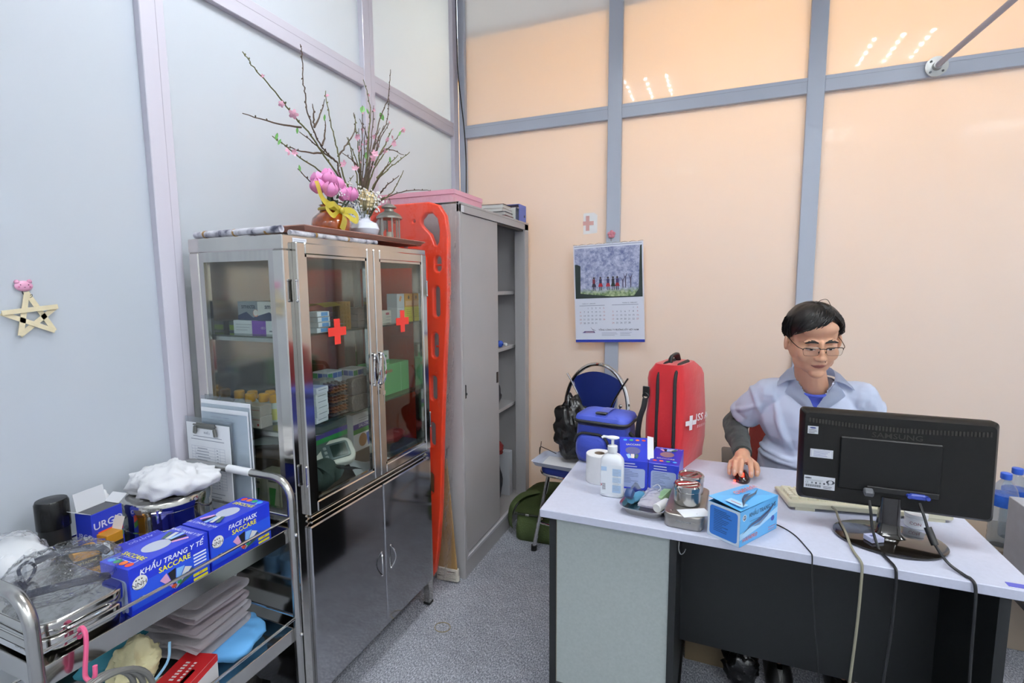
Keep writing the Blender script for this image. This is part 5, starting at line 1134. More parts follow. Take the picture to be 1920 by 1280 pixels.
carton('glove_box', 'red and white glove box at the lower shelf front edge', 'box', (-1.207, .765, SL), (.085, .125, .075), '#d8d8da', lambda b, f, wd, d, h: (b.rect(f['top'], 0, 0, wd, d, flat('#c21f24')), d_gl(b, f, wd, d, h)), .3)
carton('paper_pack', 'plain cream packet beside the red glove box', 'packet', (-1.245, .705, SL), (.06, .09, .06), '#c9c2ad', None, -.3)
crumple('black_cloth', 'dark cloth lying under the latex gloves on the lower shelf', 'cloth', (-1.34, .735, SL+.022), (.09, .10, .022), mat('cloth_black', '#1b1c1c', .8), .25, 25, 8)
crumple('teal_drape', 'teal disposable drape at the wall side of the lower shelf', 'drape', (-1.475, .80, SL+.042), (.055, .13, .044), mat('teal', '#2f7f92', .7), .3, 25, 15)
tag(B().lathe([(0, .001), (.05, .001), (.058, .004), (.064, .05), (.066, .052), (.060, .05), (.054, .008), (0, .006)], n=30).out('steel_bowl', STEELB, None, loc=(-1.215, .585, SL)), 'round steel bowl at the near end of the lower trolley shelf', 'bowl')
crumple('rubbish_bag', 'black plastic rubbish bag on the floor under the trolley', 'bag', (-1.30, .92, .17), (.15, .12, .17), mat('bin_bag', '#0f1010', .25, bump=.6, bscale=30), .3, 25, 21, nu=30, nv=20)
# ------------------------------------------------------------------ desk
DKX0, DKX1, DKY0, DKY1, DZ = -.496, .707, 1.436, 2.098, .75
dk_ = thing('office_desk', 'grey-topped office desk with dark frame and pale front panel', 'desk', (DKX0, DKY0, 0))
dx, dy = DKX1-DKX0, DKY1-DKY0
TOPM = mat('desk_top', '#c6c9da', .5, spec=.35, var=.03, vscale=90); DARKW = mat('desk_dark', '#131617', .5, var=.08, vscale=30); PALE = mat('desk_pale', '#a9b1ae', .55, var=.05, vscale=120)
B().b2((0, 0, DZ-.026), (dx, dy, DZ), .002).out('desktop', TOPM, dk_, False)
# left pedestal
b = B(); b.b2((.024, .026, .03), (.046, dy-.03, DZ-.026)); b.b2((.392, .026, .03), (.412, dy-.03, DZ-.026)); b.b2((.046, .026, .03), (.392, .05, .145)); b.b2((.046, dy-.05, .03), (.392, dy-.03, DZ-.026)); b.out('pedestal_frame', DARKW, dk_, False)
B().b2((.046, .030, .152), (.392, .042, DZ-.026)).out('front_panel', PALE, dk_, False)
B().b2((.046, .0285, .145), (.392, .0425, .152)).out('panel_edge', mat('edge_grey', '#55595b', .4, .4), dk_, False)
B().b2((.0455, .0295, .152), (.0475, .0300, DZ-.026)).out('edge_strip', mat('edge_tan', '#7d7257', .5), dk_, False)
B().b2((.412, .34, .185), (dx-.045, .356, DZ-.026)).out('modesty_panel', DARKW, dk_, False)
B().b2((dx-.065, .026, .0), (dx-.043, dy-.03, DZ-.026)).out('side_panel', DARKW, dk_, False)
for x in (.030, .39): B().b2((x, .03, 0), (x+.03, dy-.035, .03)).out('plinth', BLACKR, dk_, False)
q = B(); q.tube(spline([(.418, .022, .712), (.418, .018, .690), (.424, .016, .678), (.432, .016, .684), (.437, .016, .696)], 5), .0014, 6); q.out('wire_hook', STEELB, dk_)
B().box((dx-.028, .020, DZ+.0006), (.06, .018, .0012)).out('purple_tape', mat('tape_violet', '#5a5fc4', .4), dk_, False)
carton('storage_carton', 'beige carton standing under the desk behind the front panel', 'carton', (.0, 2.0, 0), (.14, .14, .30), '#6f6049')
crumple('rubbish_bag', 'black plastic bag on the floor under the desk', 'bag', (.125, 1.87, .075), (.055, .055, .075), mat('bin_bag', '#0f1010', .25, bump=.6, bscale=30), .3, 25, 31, nu=30, nv=20)

# ------------------------------------------------------------------ things on the desk, left group
t = thing('paper_roll', 'white toilet paper roll standing behind the pump bottle', 'paper roll', (-.372, 1.735, DZ))
b = B(); b.lathe([(.018, 0), (.046, 0), (.0475, .002), (.0475, .100), (.046, .102), (.019, .102), (.018, .100), (.018, .0)], n=32); b.out('paper', mat('tissue', '#e8e8ea', .9, bump=.15, bscale=60), t)
B().lathe([(.0165, .001), (.0178, .001), (.0178, .1015), (.0165, .1015), (.0165, .001)], n=24).out('core', mat('core_brown', '#8d7a68', .8), t)
t = thing('pump_bottle', 'white hand sanitiser pump bottle at the desk front', 'bottle', (-.305, 1.625, DZ), .05)
def obl(r, z, k=1.): return (r, z)
rings = []
for hw, hd, z in ((.034, .020, 0), (.0385, .024, .004), (.0385, .024, .118), (.036, .0225, .128), (.026, .018, .140), (.013, .013, .146), (.013, .013, .150)):
    rings.append([V((hw*math.copysign(abs(math.cos(a))**.65, math.cos(a)), hd*math.copysign(abs(math.sin(a))**.65, math.sin(a)), z)) for a in [2*math.pi*i/32 for i in range(32)]])
B().loft(rings).out('body', mat('bottle_white', '#e6e9ee', .3), t)
B().lathe([(0, .150), (.0155, .150), (.0165, .152), (.0165, .170), (.008, .173), (.005, .175), (.005, .196), (0, .196)], n=20).out('collar', WHITE, t)
q = B(); q.lathe([(0, .194), (.016, .194), (.022, .197), (.022, .200), (.010, .203), (0, .203)], n=20, sx=1.0, sy=.7); q.tube([(-.01, 0, .1985), (-.030, -.004, .2005), (-.034, -.004, .196)], .0042, 8); q.out('nozzle', WHITE, t)
b = B(); Fq = F((0, -.0243, .062), (1, 0, 0), (0, 0, 1)); lb = flat('#a9c3e0'); gi = flat('#9aa3b2')
b.rect(Fq, 0, .0, .068, .100, flat('#dfe4ea'), 1); b.rect(Fq, .018, .026, .028, .024, lb, 2); b.rect(Fq, .018, .0, .028, .018, flat('#bcd0e6'), 2); b.rect(Fq, .018, -.03, .028, .026, lb, 2); b.rect(Fq, -.024, .036, .018, .014, lb, 2)
b.lines(Fq, .006, .034, .024, 14, .0052, .0011, gi, 3); 
for i in range(9): b.rect(Fq, -.024+.0001*i, -.014-.0026*i, .011, .0014 if i % 2 else .0008, flat('#4a4550'), 3)
b.poly(Fq, [(-.033, -.014), (-.029, -.019), (-.033, -.024), (-.0345, -.022), (-.0315, -.019), (-.0345, -.016)], flat('#b03a4a'), 3); b.out('label_print', None, t, False, recalc=False)
def desk_mask(label, loc, rz, opened):
    d, L_, h = .100, .182, .100
    t = thing('face_mask_box', label, 'box', loc, rz, 'face mask boxes on the desk')
    m_ = mat('mask_blue_desk', '#2338bf', .35, coat=.2)
    if not opened: B().box((0, 0, h/2), (d, L_, h), bev=.0008).out('body', m_, t, False)
    else:
        q = B(); q.box((0, 0, .001), (d, L_, .002)); q.box((-d/2+.0008, 0, h/2), (.0016, L_, h)); q.box((d/2-.0008, 0, h/2), (.0016, L_, h)); q.box((0, -L_/2+.0008, h/2), (d-.003, .0016, h)); q.box((0, L_/2-.0008, h/2), (d-.003, .0016, h)); q.out('body', m_, t, False)
        B().box((0, 0, h*.35), (d-.01, L_-.01, h*.6)).out('masks', mat('mask_fabric', '#9a8f84', .8), t, False)
        lid = B(); lid.box((0, -.012, h+.016), (d, L_*.72, .0014), rot=(R(22), 0, R(6))); lid.out('lid_flap', m_, t, False)
        q = B(); q.box((.056, .004, h+.020), (.022, L_*.7, .001), rot=(R(22), R(10), R(6))); q.out('side_flap', mat('card_white', '#dfe2ea', .6), t, False)
    b = B()
    mask_end(b, F((0, -L_/2, h/2), (1, 0, 0), (0, 0, 1)), d, h); b.lines(F((0, -L_/2, h/2), (1, 0, 0), (0, 0, 1)), -d*.32, h*.40, d*.6, 2, h*.09, .003, flat('#d9dcf0'), 2)
    if not opened:
        q = F((0, 0, h), (1, 0, 0), (0, 1, 0)); b.disc(q, 0, .012, .024, .030, flat('#8f6f78'), 1, 24); b.text(q, 'SACCARE', 0, -.035, .014, flat('#d9d2a0'), 2, bold=.015)
        for i, c in enumerate(('#e0522e', '#ea7a36', '#3aa86a', '#4aa2ec')): b.disc(q, -.033+.022*i, -.062, .007, .0075, flat(c), 2, 14)
        b.text(q, 'KHẨU TRANG Y TẾ', 0, .078, .0105, flat('#e4e6f4'), 2, bold=.01, shear=.2)
        for i, c in enumerate(('#d9a0c4', '#16161c', '#9cc4ee', '#d5d8d6', '#4c6660')): b.rect(q, -.02+.01*i, .058, .011, .026, flat(c), 2+i, .3*(2-i))
    b.out('print', None, t, False, recalc=False)
    if opened:
        Fl = F((0, -.012, h+.0172), V((math.cos(R(6)), math.sin(R(6)), 0)), V((-math.sin(R(6))*.927, math.cos(R(6))*.927, .374)))
        b = B(); b.disc(Fl, -.005, -.01, .026, .020, flat('#5a5a8a'), 2, 20); b.text(Fl, 'SACCARE', -.002, .022, .012, flat('#d9d2a0'), 2, bold=.01)
        for i, c in enumerate(('#4aa2ec', '#3aa86a', '#ea7a36', '#e0522e')): b.disc(Fl, -.03+.022*i, .048, .007, .005, flat(c), 2, 12)
        for i, c in enumerate(('#9cc4ee', '#e5d8d6', '#4c6660')): b.rect(Fl, -.02+.013*i, -.04, .012, .022, flat(c), 2+i, .3*(1-i))
        b.out('lid_print', None, t, False, recalc=False)
    return t
desk_mask('open blue face mask box with raised lid beside the pump bottle', (-.258, 1.790, DZ), .10, True)
desk_mask('closed blue face mask box standing before the red bag', (-.146, 1.795, DZ), -.02, False)
# dressing tray with small things
t = thing('dressing_tray', 'oval-cornered steel dressing tray at the desk front', 'tray', (-.180, 1.605, DZ), -.12)
def trayring(wd, d, r, z): return [V((x, y, z)) for x, y in rrect(wd, d, r, 6)]
b = B(); b.loft([trayring(.105, .215, .03, .001), trayring(.128, .238, .036, .024), trayring(.142, .252, .040, .026), trayring(.142, .252, .040, .023), trayring(.130, .240, .036, .021), trayring(.108, .218, .031, .0005)], caps=False)
b.add(trayring(.105, .215, .03, .001), [tuple(range(28))]); b.out('pan', mat('tray_polished', '#cfccc6', .22, 1.), t)
t = thing('asthma_inhaler', 'blue plastic inhaler with metal canister in the dressing tray', 'inhaler', (-.222, 1.600, DZ+.016), rot=(R(82), 0, R(-18)))
IB = mat('inhaler_blue', '#4d8fb0', .35)
q = B(); q.loft([[V((x, y, z)) for x, y in rrect(.028, .026, .011, 5)] for z in (-.035, .04)]); q.out('body', IB, t)
q = B(); q.box((0, .020, .05), (.026, .03, .024), rot=(R(-35), 0, 0), bev=.006, seg=2); q.out('mouthpiece_cap', mat('cap_navy', '#26406e', .4), t)
B().cyl((0, 0, -.055), (0, 0, -.033), .0105, n=16).out('canister', mat('can_alu', '#b9b4a6', .3, .9), t)
t = thing('nebuliser_pack', 'clear plastic pouch with small parts in the dressing tray', 'pouch', (-.172, 1.62, DZ+.006), -.1)
b = B(); b.grid(lambda u, v: V(((u-.5)*.062, (v-.5)*.15, .010+.010*math.sin(math.pi*u)*math.sin(math.pi*v)+.004*nz((u*6, v*9, 1), 1))), 16, 24); b.grid(lambda u, v: V(((u-.5)*.062, (v-.5)*.15, .004)), 2, 2); b.out('film', thin('pouch_film', '#f0f0f6', .2, 1.5, 1.2, bump=.15, bscale=40, milk=.6, milkcol='#dcdae6'), t, angle=60)
B().tube(spline([(-.012, .055, .022), (.0, .075, .024), (.014, .055, .022), (.010, .03, .02)], 5), .0018, 6).out('tube_loop', mat('wire_clear', '#c9ccd6', .3), t)
t = thing('medicine_box', 'slim green and white medicine box in the dressing tray', 'medicine box', (-.140, 1.650, DZ+.004), rot=(0, R(-10), R(-15)))
B().box((0, 0, .009), (.026, .085, .018), bev=.0008).out('body', mat('slim_green', '#a5c79a', .5), t, False); b = B(); b.lines(F((0, 0, .018), (0, 1, 0), (-1, 0, 0)), -.035, .007, .06, 4, .005, .0015, flat('#6d9a68')); b.out('print', None, t, False, recalc=False)
t = thing('white_tube', 'short white plastic tube lying in the dressing tray', 'tube', (-.137, 1.562, DZ+.018), rot=(R(90), 0, R(-25)))
B().lathe([(0, -.032), (.0125, -.032), (.014, -.030), (.014, .03), (.0125, .032), (0, .032)], n=20).out('body', WHITE, t)
B().lathe([(.0118, -.0325), (0, -.0325)], n=16).out('end_rim', mat('rim_grey', '#b9bcc4', .4), t)
# flat steel box, jars
t = thing('flat_steel_box', 'flat worn aluminium instrument box under the two steel jars', 'box', (-.063, 1.578, DZ), -.05)
ALU = mat('worn_aluminium', '#a6a29c', .36, .85, var=.10, vscale=25)
q = B(); q.mesh(curve2d([rrect(.100, .232, .018, 5)], .012, .004), Matrix.Translation((0, 0, .0165))); q.out('base', ALU, t)
q = B(); q.mesh(curve2d([rrect(.104, .236, .019, 5)], .0045, .004), Matrix.Translation((0, 0, .0335))); q.out('lid', ALU, t)
q = B(); q.b2((-.022, -.1205, .020), (.022, -.1185, .026), .001); q.out('catch', STEELB, t)
q = B(); 
for x in (-.035, .035): q.ell((x, -.095, .0418), (.005, .005, .0015), nu=10, nv=5)
q.out('rivets', STEEL, t)
tag(B().box((0, 0, .0005), (.085, .05, .001), rot=(0, 0, R(28))).out('paper_slip', PAPER, None, False, loc=(-.040, 1.487, DZ+.0422)), 'small white paper slip under the nearer steel jar', 'paper')
def sjar(x, y, z, lab, rz):
    t = thing('steel_jar', lab, 'jar', (x, y, z), rz, 'steel dressing jars')
    B().lathe([(0, 0), (.036, 0), (.038, .002), (.038, .040), (0, .040)], n=32).out('body', mat('jar_steel', '#b7b4ae', .2, 1.), t)
    l_ = B().lathe([(0, .041), (.0395, .041), (.040, .043), (.040, .056), (.037, .060), (.034, .060), (.032, .057), (0, .056)], n=32).out('lid', STEEL, t)
    q = B(); q.box((0, 0, .0605), (.062, .008, .003), bev=.001); q.out('strap_handle', STEEL, l_)
sjar(-.064, 1.553, DZ+.0432, 'round steel jar standing on the paper slip, nearer the viewer', .5); sjar(-.058, 1.640, DZ+.0422, 'round steel jar at the back of the flat aluminium box', .9)
# blue hafapro mask box
hx, hy = V((.077, 1.406)), V((.103, .158)).normalized()
ang = math.atan2(hy.y, hy.x)
HW, HD, HH = .190, .096, .098
c = hx+hy*HW/2+V((-hy.y, hy.x))*HD/2
t = thing('mask_carton', 'sky blue HAFAPRO mask box overhanging the desk edge', 'box', (c.x, c.y, DZ), ang)
HB = mat('hafapro_blue', '#5aaee8', .35, coat=.2)
q = B(); q.box((0, 0, .0008), (HW, HD, .0016)); q.box((0, -HD/2+.0008, HH/2), (HW, .0016, HH)); q.box((0, HD/2-.0008, HH/2), (HW, .0016, HH)); q.box((-HW/2+.0008, 0, HH/2), (.0016, HD-.003, HH)); q.box((HW/2-.0008, 0, HH/2), (.0016, HD-.003, HH)); q.out('body', HB, t, False)
B().box((0, 0, HH*.4), (HW-.008, HD-.008, HH*.7)).out('masks', mat('mask_grey', '#6a6a6c', .8), t, False)
q = B(); q.add([V((HW/2, -HD/2, HH)), V((HW/2, HD/2, HH)), V((-HW/2, HD/2, HH+.013)), V((-HW/2, -HD/2, HH+.003)), V((HW/2, -HD/2, HH+.0014)), V((HW/2, HD/2, HH+.0014)), V((-HW/2, HD/2, HH+.0144)), V((-HW/2, -HD/2, HH+.0044))], [(3, 2, 1, 0), (4, 5, 6, 7), (0, 1, 5, 4), (1, 2, 6, 5), (2, 3, 7, 6), (3, 0, 4, 7)]); q.out('lid', HB, t, False)
b = B(); fA = F((-HW/2, 0, HH/2), (0, -1, 0), (0, 0, 1)); fB = F((0, -HD/2, HH/2), (1, 0, 0), (0, 0, 1))
b.rect(fA, 0, 0, HD*.99, HH*.99, flat('#cfdcea'), 1); b.poly(fA, rrect(HD*.86, HH*.86, .008), flat('#3379d0'), 2); b.lines(fA, -HD*.30, HH*.33, HD*.6, 13, HH*.05, .0016, flat('#20406e'), 3, .6)
swd = flat('#3b4a6a'); swm = flat('#7c8ea8')
def swoosh(F_, x0, y0, s, m1, m2, lay=3):
    b.poly(F_, [(x0-s, y0-.20*s), (x0-.5*s, y0+.02*s), (x0, y0+.10*s), (x0+.5*s, y0+.22*s), (x0+s, y0+.42*s), (x0+.5*s, y0+.14*s), (x0, y0-.02*s), (x0-.5*s, y0-.05*s)], m1, lay)
    b.poly(F_, [(x0-.4*s, y0-.10*s), (x0, y0-.04*s), (x0+.6*s, y0+.14*s), (x0+s, y0+.42*s), (x0+.45*s, y0+.04*s), (x0, y0-.14*s)], m2, lay+1)
b.poly(fB, [(-HW/2, -.012), (0, -.002), (HW/2, .018), (HW/2, .002), (0, -.018), (-HW/2, -.03)], flat('#a8d4f2'), 1)
swoosh(fB, .0, .002, .085, swd, swm); b.disc(fB, -HW*.40, HH*.30, .009, .009, flat('#e8eaee'), 2, 20); b.disc(fB, -HW*.40, HH*.30, .007, .007, flat('#5a6a80'), 3, 20); b.text(fB, 'ĐT', -HW*.40, HH*.30, .008, flat('#e8eaee'), 4)
b.text(fB, 'KHẨU TRANG 3 G', HW*.08, HH*.30, .0165, flat('#28405e'), 2, bold=.006); b.lines(fB, -HW*.26, HH*.12, .06, 1, .01, .0018, flat('#4a7aa8'))
b.text(fB, 'HAFAPRO', -HW*.24, -HH*.34, .0165, flat('#d8e4f2'), 2, bold=.03); b.text(fB, 'HAFAPRO', -HW*.24, -HH*.34, .0165, flat('#c24a52'), 3, bold=.004); b.disc(fB, HW*.36, -HH*.1, .009, .008, flat('#3a4aa0'), 3, 16); b.lines(fB, HW*.25, -HH*.34, .04, 2, .007, .0016, flat('#c86a72'))
fT = F((0, -.0, HH+.0078), (1, 0, -.042), (0, 1, 0)); fT.n = V((.04, -.05, 1)).normalized(); fT.v = V((0, 1, .053)).normalized(); 
fT.u = V((-1, 0, .042)); fT.v = V((0, -1, -.05))
b.text(fT, 'HAFAPRO', -.035, -.018, .024, flat('#e8eef6'), 7, bold=.03); b.text(fT, 'HAFAPRO', -.035, -.018, .024, flat('#c24a52'), 8, bold=.004); swoosh(fT, 0, .012, .08, flat('#46586e'), swd, 6)
b.rect(fT, .07, .02, .03, .05, flat('#a8d4f2'), 5); b.rect(fT, .072, .02, .004, .03, flat('#c86a72'), 6)
b.out('print', None, t, False, recalc=False)

# ------------------------------------------------------------------ bags behind
t = thing('first_aid_bag', 'tall red first-aid backpack with white cross standing on the desk', 'bag', (-.118, 1.905, DZ), R(-17))
RED = mat('bag_red', '#c8161f', .55, sheen=.3, bump=.25, bscale=25, var=.06, vscale=8)
def bagring(z, s=1.):
    v = z/.405; th = .138*(1-.06*v-.20*max(0, v-.90)/.10); wd = .30*(1-.10*v-.32*max(0, v-.88)/.12); bul = .045*math.sin(math.pi*min(1, v*.95+.03))
    P = [(-th, .0), (-th, wd), (0, wd)]
    ring = []
    for x, y in rrect(th, wd, .03, 5): ring.append((x-th/2, y+wd/2))
    out = []
    for x, y in ring:
        k = max(0, (x+th)/th); by = math.sin(math.pi*min(max(y/wd, 0), 1)); wob = .006*nz((x*9, y*9, z*9), 1)
        out.append(V((x+bul*k*by+wob, y+wob, z)))
    return out
zs = [0, .006, .03, .08, .14, .20, .26, .31, .345, .37, .388, .40, .405]
B().loft([bagring(z) for z in zs]).out('body', RED, t, angle=60)
ZIP = mat('zip_black', '#17181a', .5)
def bag_pt(x_, y_, z, off=.003):
    v = z/.405; th = .138*(1-.06*v-.20*max(0, v-.90)/.10); wd = .30*(1-.10*v-.32*max(0, v-.88)/.12); return V((-th*x_, wd*y_-off if y_ == 0 else wd*y_, z))
for xx in (.12, .62):
    P = [bag_pt(xx, 0, z, .001) for z in (.01, .06, .12, .18, .24, .30, .34)]+[bag_pt(xx, 0, .37, -.004), bag_pt(xx, .06, .398, 0)+V((0, .008, .003)), V((bag_pt(xx, 0, .4).x, .06, .407)), V((bag_pt(xx, 0, .4).x, .12, .409))]
    z_ = B().tube(spline(P, 4), .0068, 8, flat=.6).out('zipper', ZIP, t)
    B().box(bag_pt(xx, 0, .095, .008), (.006, .006, .03), bev=.002).out('zip_pull', BLACKPL, z_)
B().tube(spline([(-.06, .06, .402), (-.06, .07, .425), (-.06, .12, .428), (-.06, .14, .404)], 6), .007, 8, flat=1.8).out('top_handle', ZIP, t)
q = B(); q.box((-.128, .0, .295), (.026, .008, .04), bev=.002); q.tube([(-.128+.011*math.cos(a), -.004, .278+.011*math.sin(a)) for a in [2*math.pi*i/16 for i in range(16)]], .0028, 6, closed=True); q.out('strap_ring', BLACKPL, t)
B().tube(spline([(-.128, -.006, .268), (-.132, -.010, .235), (-.145, -.012, .19), (-.155, -.006, .13), (-.155, .005, .085), (-.150, .02, .04)], 6), .011, 8, flat=.35).out('shoulder_strap', ZIP, t)
q = B()
def frontp(y, z):
    v = z/.405; th = .138; wd = .30*(1-.10*v); bul = .045*math.sin(math.pi*min(1, v*.95+.03)); by = math.sin(math.pi*y/wd); return V((bul*by+.006*nz((0, y*9, z*9), 1)+.0035, y, z))
class BF:
    def __init__(s, cy, cz): s.cy, s.cz = cy, cz
    def p(s, a, b_, lay=1): return frontp(s.cy+a, s.cz+b_)+V((.0004*lay, 0, 0))
ff = BF(.058, .185); wq = flat('#e6e2e4')
for k in range(1): q.rect(ff, 0, 0, .016, .056, wq); q.rect(ff, -.018, 0, .02, .018, wq, 2); q.rect(ff, .018, 0, .02, .018, wq, 2)
ff2 = BF(.135, .20); q.text(ff2, 'ISS AZ', 0, 0, .04, wq, bold=.01); ff3 = BF(.135, .165); [q.rect(ff3, -.036+.012*i, 0, .008, .011, flat('#d8a0a4')) for i in range(7)]
q.out('cross_print', None, t, False, recalc=False)
# blue cooler bag
t = thing('cooler_bag', 'blue padded cooler bag with black trim on the desk corner', 'bag', (-.398, 1.975, DZ), R(-8))
CB = mat('cooler_blue', '#2c41ac', .6, sheen=.3, bump=.25, bscale=60, var=.05, vscale=10)
b = B(); b.loft([[V((x, y, z)) for x, y in rrect(.205*k, .155*k, .03, 5)] for k, z in ((.96, 0), (1, .01), (1.03, .07), (1.0, .135), (.98, .148))]); b.out('body', CB, t, angle=60)
b = B(); b.loft([[V((x, y, z+.012*math.cos(x*7)*1.+(.02*y))) for x, y in rrect(.215*k, .165*k, .035, 5)] for k, z in ((1, .150), (1.02, .165), (.97, .178), (.6, .183))]); b.out('lid', mat('cooler_lid', '#4a5cc4', .6, bump=.2, bscale=60), t, angle=60)
b = B(); b.tube([V((x, y, .157+.012*math.cos(x*7)+.02*y)) for x, y in rrect(.219, .169, .036, 6)], .0065, 8, closed=True); b.out('lid_trim', ZIP, t)
b = B(); b.loft([[V((x, y, z)) for x, y in ((-.015+u*.0, -.088), (.0, -.088))] for u, z in ((0, .1), (0, .12))], closed=False, caps=False); b.bm.free()
b = B(); P = [V((.0, -.07+.14*i/10, .190+.010*math.sin(math.pi*i/10)+.02*(-.07+.14*i/10))) for i in range(11)]; b.loft([[p+V((-.02, 0, 0)), p+V((.02, 0, 0)), p+V((.02, 0, .003)), p+V((-.02, 0, .003))] for p in P]); b.out('handle', CB, t, angle=50)
B().box((.0, -.055, .200), (.046, .022, .006), bev=.002).out('buckle', BLACKPL, t)
b = B(); b.loft([[V((x-.03, -.082-.012*k, z)) for x, z in [(p[0], p[1]+.062) for p in rrect(.135-.02*k, .115-.02*k, .04, 6)]] for k in (0, .6, 1, 1.3)]); b.out('front_pocket', CB, t, angle=60)
b = B(); b.tube([V((x-.03, -.088, z)) for x, z in [(p[0], p[1]+.062) for p in rrect(.138, .118, .042, 6)] if z > .05], .0055, 8); b.out('pocket_trim', ZIP, t)
B().tube(spline([(.105, -.03, .13), (.125, -.02, .10), (.118, .01, .05), (.108, .03, .09)], 5), .008, 8, flat=.4).out('side_strap', ZIP, t)

# ------------------------------------------------------------------ chair by the back wall with things on it
t = thing('visitor_chair', 'chrome-framed visitor chair with blue back and seat by the back wall', 'chair', (-.655, 2.66, 0), R(-8))
CBL = mat('chair_blue', '#24398f', .45, bump=.15, bscale=250)
arch = [(.185, .16, .44), (.19, .165, .60), (.19, .17, .74)]+[(.19*math.cos(a), .17+.03*math.sin(a), .74+.255*math.sin(a)) for a in [R(12*i) for i in range(1, 15)]]+[(-.19, .17, .74), (-.19, .165, .60), (-.185, .16, .44)]
B().tube(spline(arch, 2), .0125, 10).out('back_frame', CHROME, t)
def backf(u, v):
    w_ = .075+.075*v**1.3; y = .165+.02*v; x = (u-.5)*2*w_; z = .60+.30*v-(0 if v < .95 else 0)+.055*v*(1-(2*(u-.5))**2)
    return V((x, y-.012*math.cos((u-.5)*math.pi), z))
b = B(); b.grid(backf, 14, 14); bmesh.ops.solidify(b.bm, geom=b.bm.faces[:], thickness=.022); b.out('backrest', CBL, t, angle=50)
b = B()
for s_ in (-1, 1):
    b.tube(spline([(s_*.185, .178, .93), (s_*.145, .178, .865), (s_*.085, .175, .74), (s_*.078, .172, .60), (s_*.085, .165, .50)], 5), .006, 8)
    b.tube(spline([(s_*.175, .16, .47), (s_*.15, .155, .60), (s_*.135, .15, .70), (s_*.155, .14, .77)], 5), .004, 8); b.ell((s_*.157, .139, .776), .011)
b.out('back_rods', CHROME, t)
b = B(); b.loft([[V((x, y-.01, z)) for x, y in rrect(.40*k, .38*k, .09, 6)] for k, z in ((.93, .435), (1, .445), (1, .465), (.95, .480), (.7, .486))]); b.out('seat', CBL, t, angle=60)
b = B(); b.tube([V((x, y-.01, .436)) for x, y in rrect(.40, .38, .09, 6)], .008, 8, closed=True); b.out('seat_rim', CHROME, t)
for s_ in (-1, 1):
    for fy, by in ((-.14, -.215), (.14, .20)):
        l = B().tube([(s_*.15, fy, .43), (s_*.205, by, .02)], .0115, 10).out('leg', CHROME, t)
        B().cyl((s_*.2045, by, .03), (s_*.207, by+.001, 0), .016, n=12).out('rubber_foot', BLACKR, l)
    B().tube([(s_*.187, -.19, .155), (s_*.187, .18, .155)], .007, 8).out('side_stretcher', CHROME, t)
for y in (-.19, .18): B().tube([(-.187, y, .155), (.187, y, .155)], .007, 8).out('stretcher', CHROME, t)
CT = V((-.655, 2.66, .487))
t = thing('paper_tray', 'white plastic tray with papers on the chair seat', 'tray', (-.76, 2.545, .487), R(-6))
b = B(); b.loft([[V((x, y, z)) for x, y in rrect(.26*k, .20*k, .02, 4)] for k, z in ((.9, .0), (1, .022), (1.03, .024), (.98, .022), (.88, .003))], caps=True); b.out('tray', mat('tray_white', '#c9d0e2', .4), t)
B().box((.01, .0, .0068), (.19, .14, .006), rot=(0, 0, .1)).out('papers', PAPER, t, False)
tag(B().tube(spline([(-1.0, 2.93, .47), (-.965, 2.80, .44), (-.93, 2.70, .44), (-.91, 2.64, .53), (-.87, 2.62, .535), (-.80, 2.60, .52)], 8), .0022, 6).out('thin_cord', BLACKR), 'thin black cord hanging from the white tray toward the locker', 'cord')
b = B(); b.ell((0, 0, 0), (.118, .088, .165), nu=56, nv=40)
for v in b.bm.verts:
    n = v.co.normalized(); q = v.co
    k = 1+.16*nz(n, 2.2, 5)+.34*abs(nz(V((n.x*2.5, n.y*2.5, n.z*.9)), 1.3, 8)); zt = max(0, (v.co.z-.05)/.12)
    v.co = V((q.x*k*(1-.50*zt)-.050*zt, q.y*k*(1-.3*zt)+.04*zt, max(q.z*k, -.150)))
o = b.out('plastic_bag', mat('bag_black', '#0c0d0e', .26, bump=.5, bscale=22), None, angle=30, loc=(-.680, 2.590, .670)); tag(o, 'glossy black plastic bag on the blue chair', 'bag')
t = thing('adapter_box', 'small black power adapter hanging beside the black bag', 'adapter', (-.56, 2.475, .535))
B().box((0, 0, .02), (.055, .03, .085), bev=.006, seg=2).out('body', BLACKPL, t); B().box((0, -.0155, .05), (.035, .001, .012)).out('label_sticker', flat('#c9ccd0'), t, False); B().tube(spline([(0, 0, .06), (.01, .01, .10), (.03, .05, .14)], 5), .003, 6).out('cord', BLACKR, t)
# green canvas bag on floor
t = thing('canvas_bag', 'olive green canvas shoulder bag on the carpet under the chair', 'bag', (-.86, 2.745, 0), R(4))
OG = mat('olive_canvas', '#46552c', .8, bump=.3, bscale=120, var=.15, vscale=9)
def gr(z, k): return [V((x*k+.008*nz((x*9, y*9, z*8), 1), y*k+.006*nz((y*9, z*9, 2), 1), z)) for x, y in rrect(.36, .38, .035, 5)]
b = B(); b.loft([gr(z, k) for z, k in ((0, .97), (.01, 1), (.06, 1.02), (.11, 1.0), (.155, .99), (.160, .97))]); b.out('body', OG, t, angle=60)
def flap(u, v):
    x = -.185+.37*u; y = -.19+.40*v; z = .168+.030*math.sin(math.pi*v)+.055*max(0, v-.35)*1.2*(1-abs(2*u-1)**4)+.01*nz((x*8, y*8, 4), 1); return V((x, y, z))
b = B(); b.grid(flap, 16, 16); bmesh.ops.solidify(b.bm, geom=b.bm.faces[:], thickness=-.008); b.out('flap', OG, t, angle=60)
B().tube([(-.182, -.19, .160), (-.08, -.198, .163), (.18, -.195, .163)], .006, 8).out('flap_binding', mat('binding_dark', '#1d2418', .7), t)
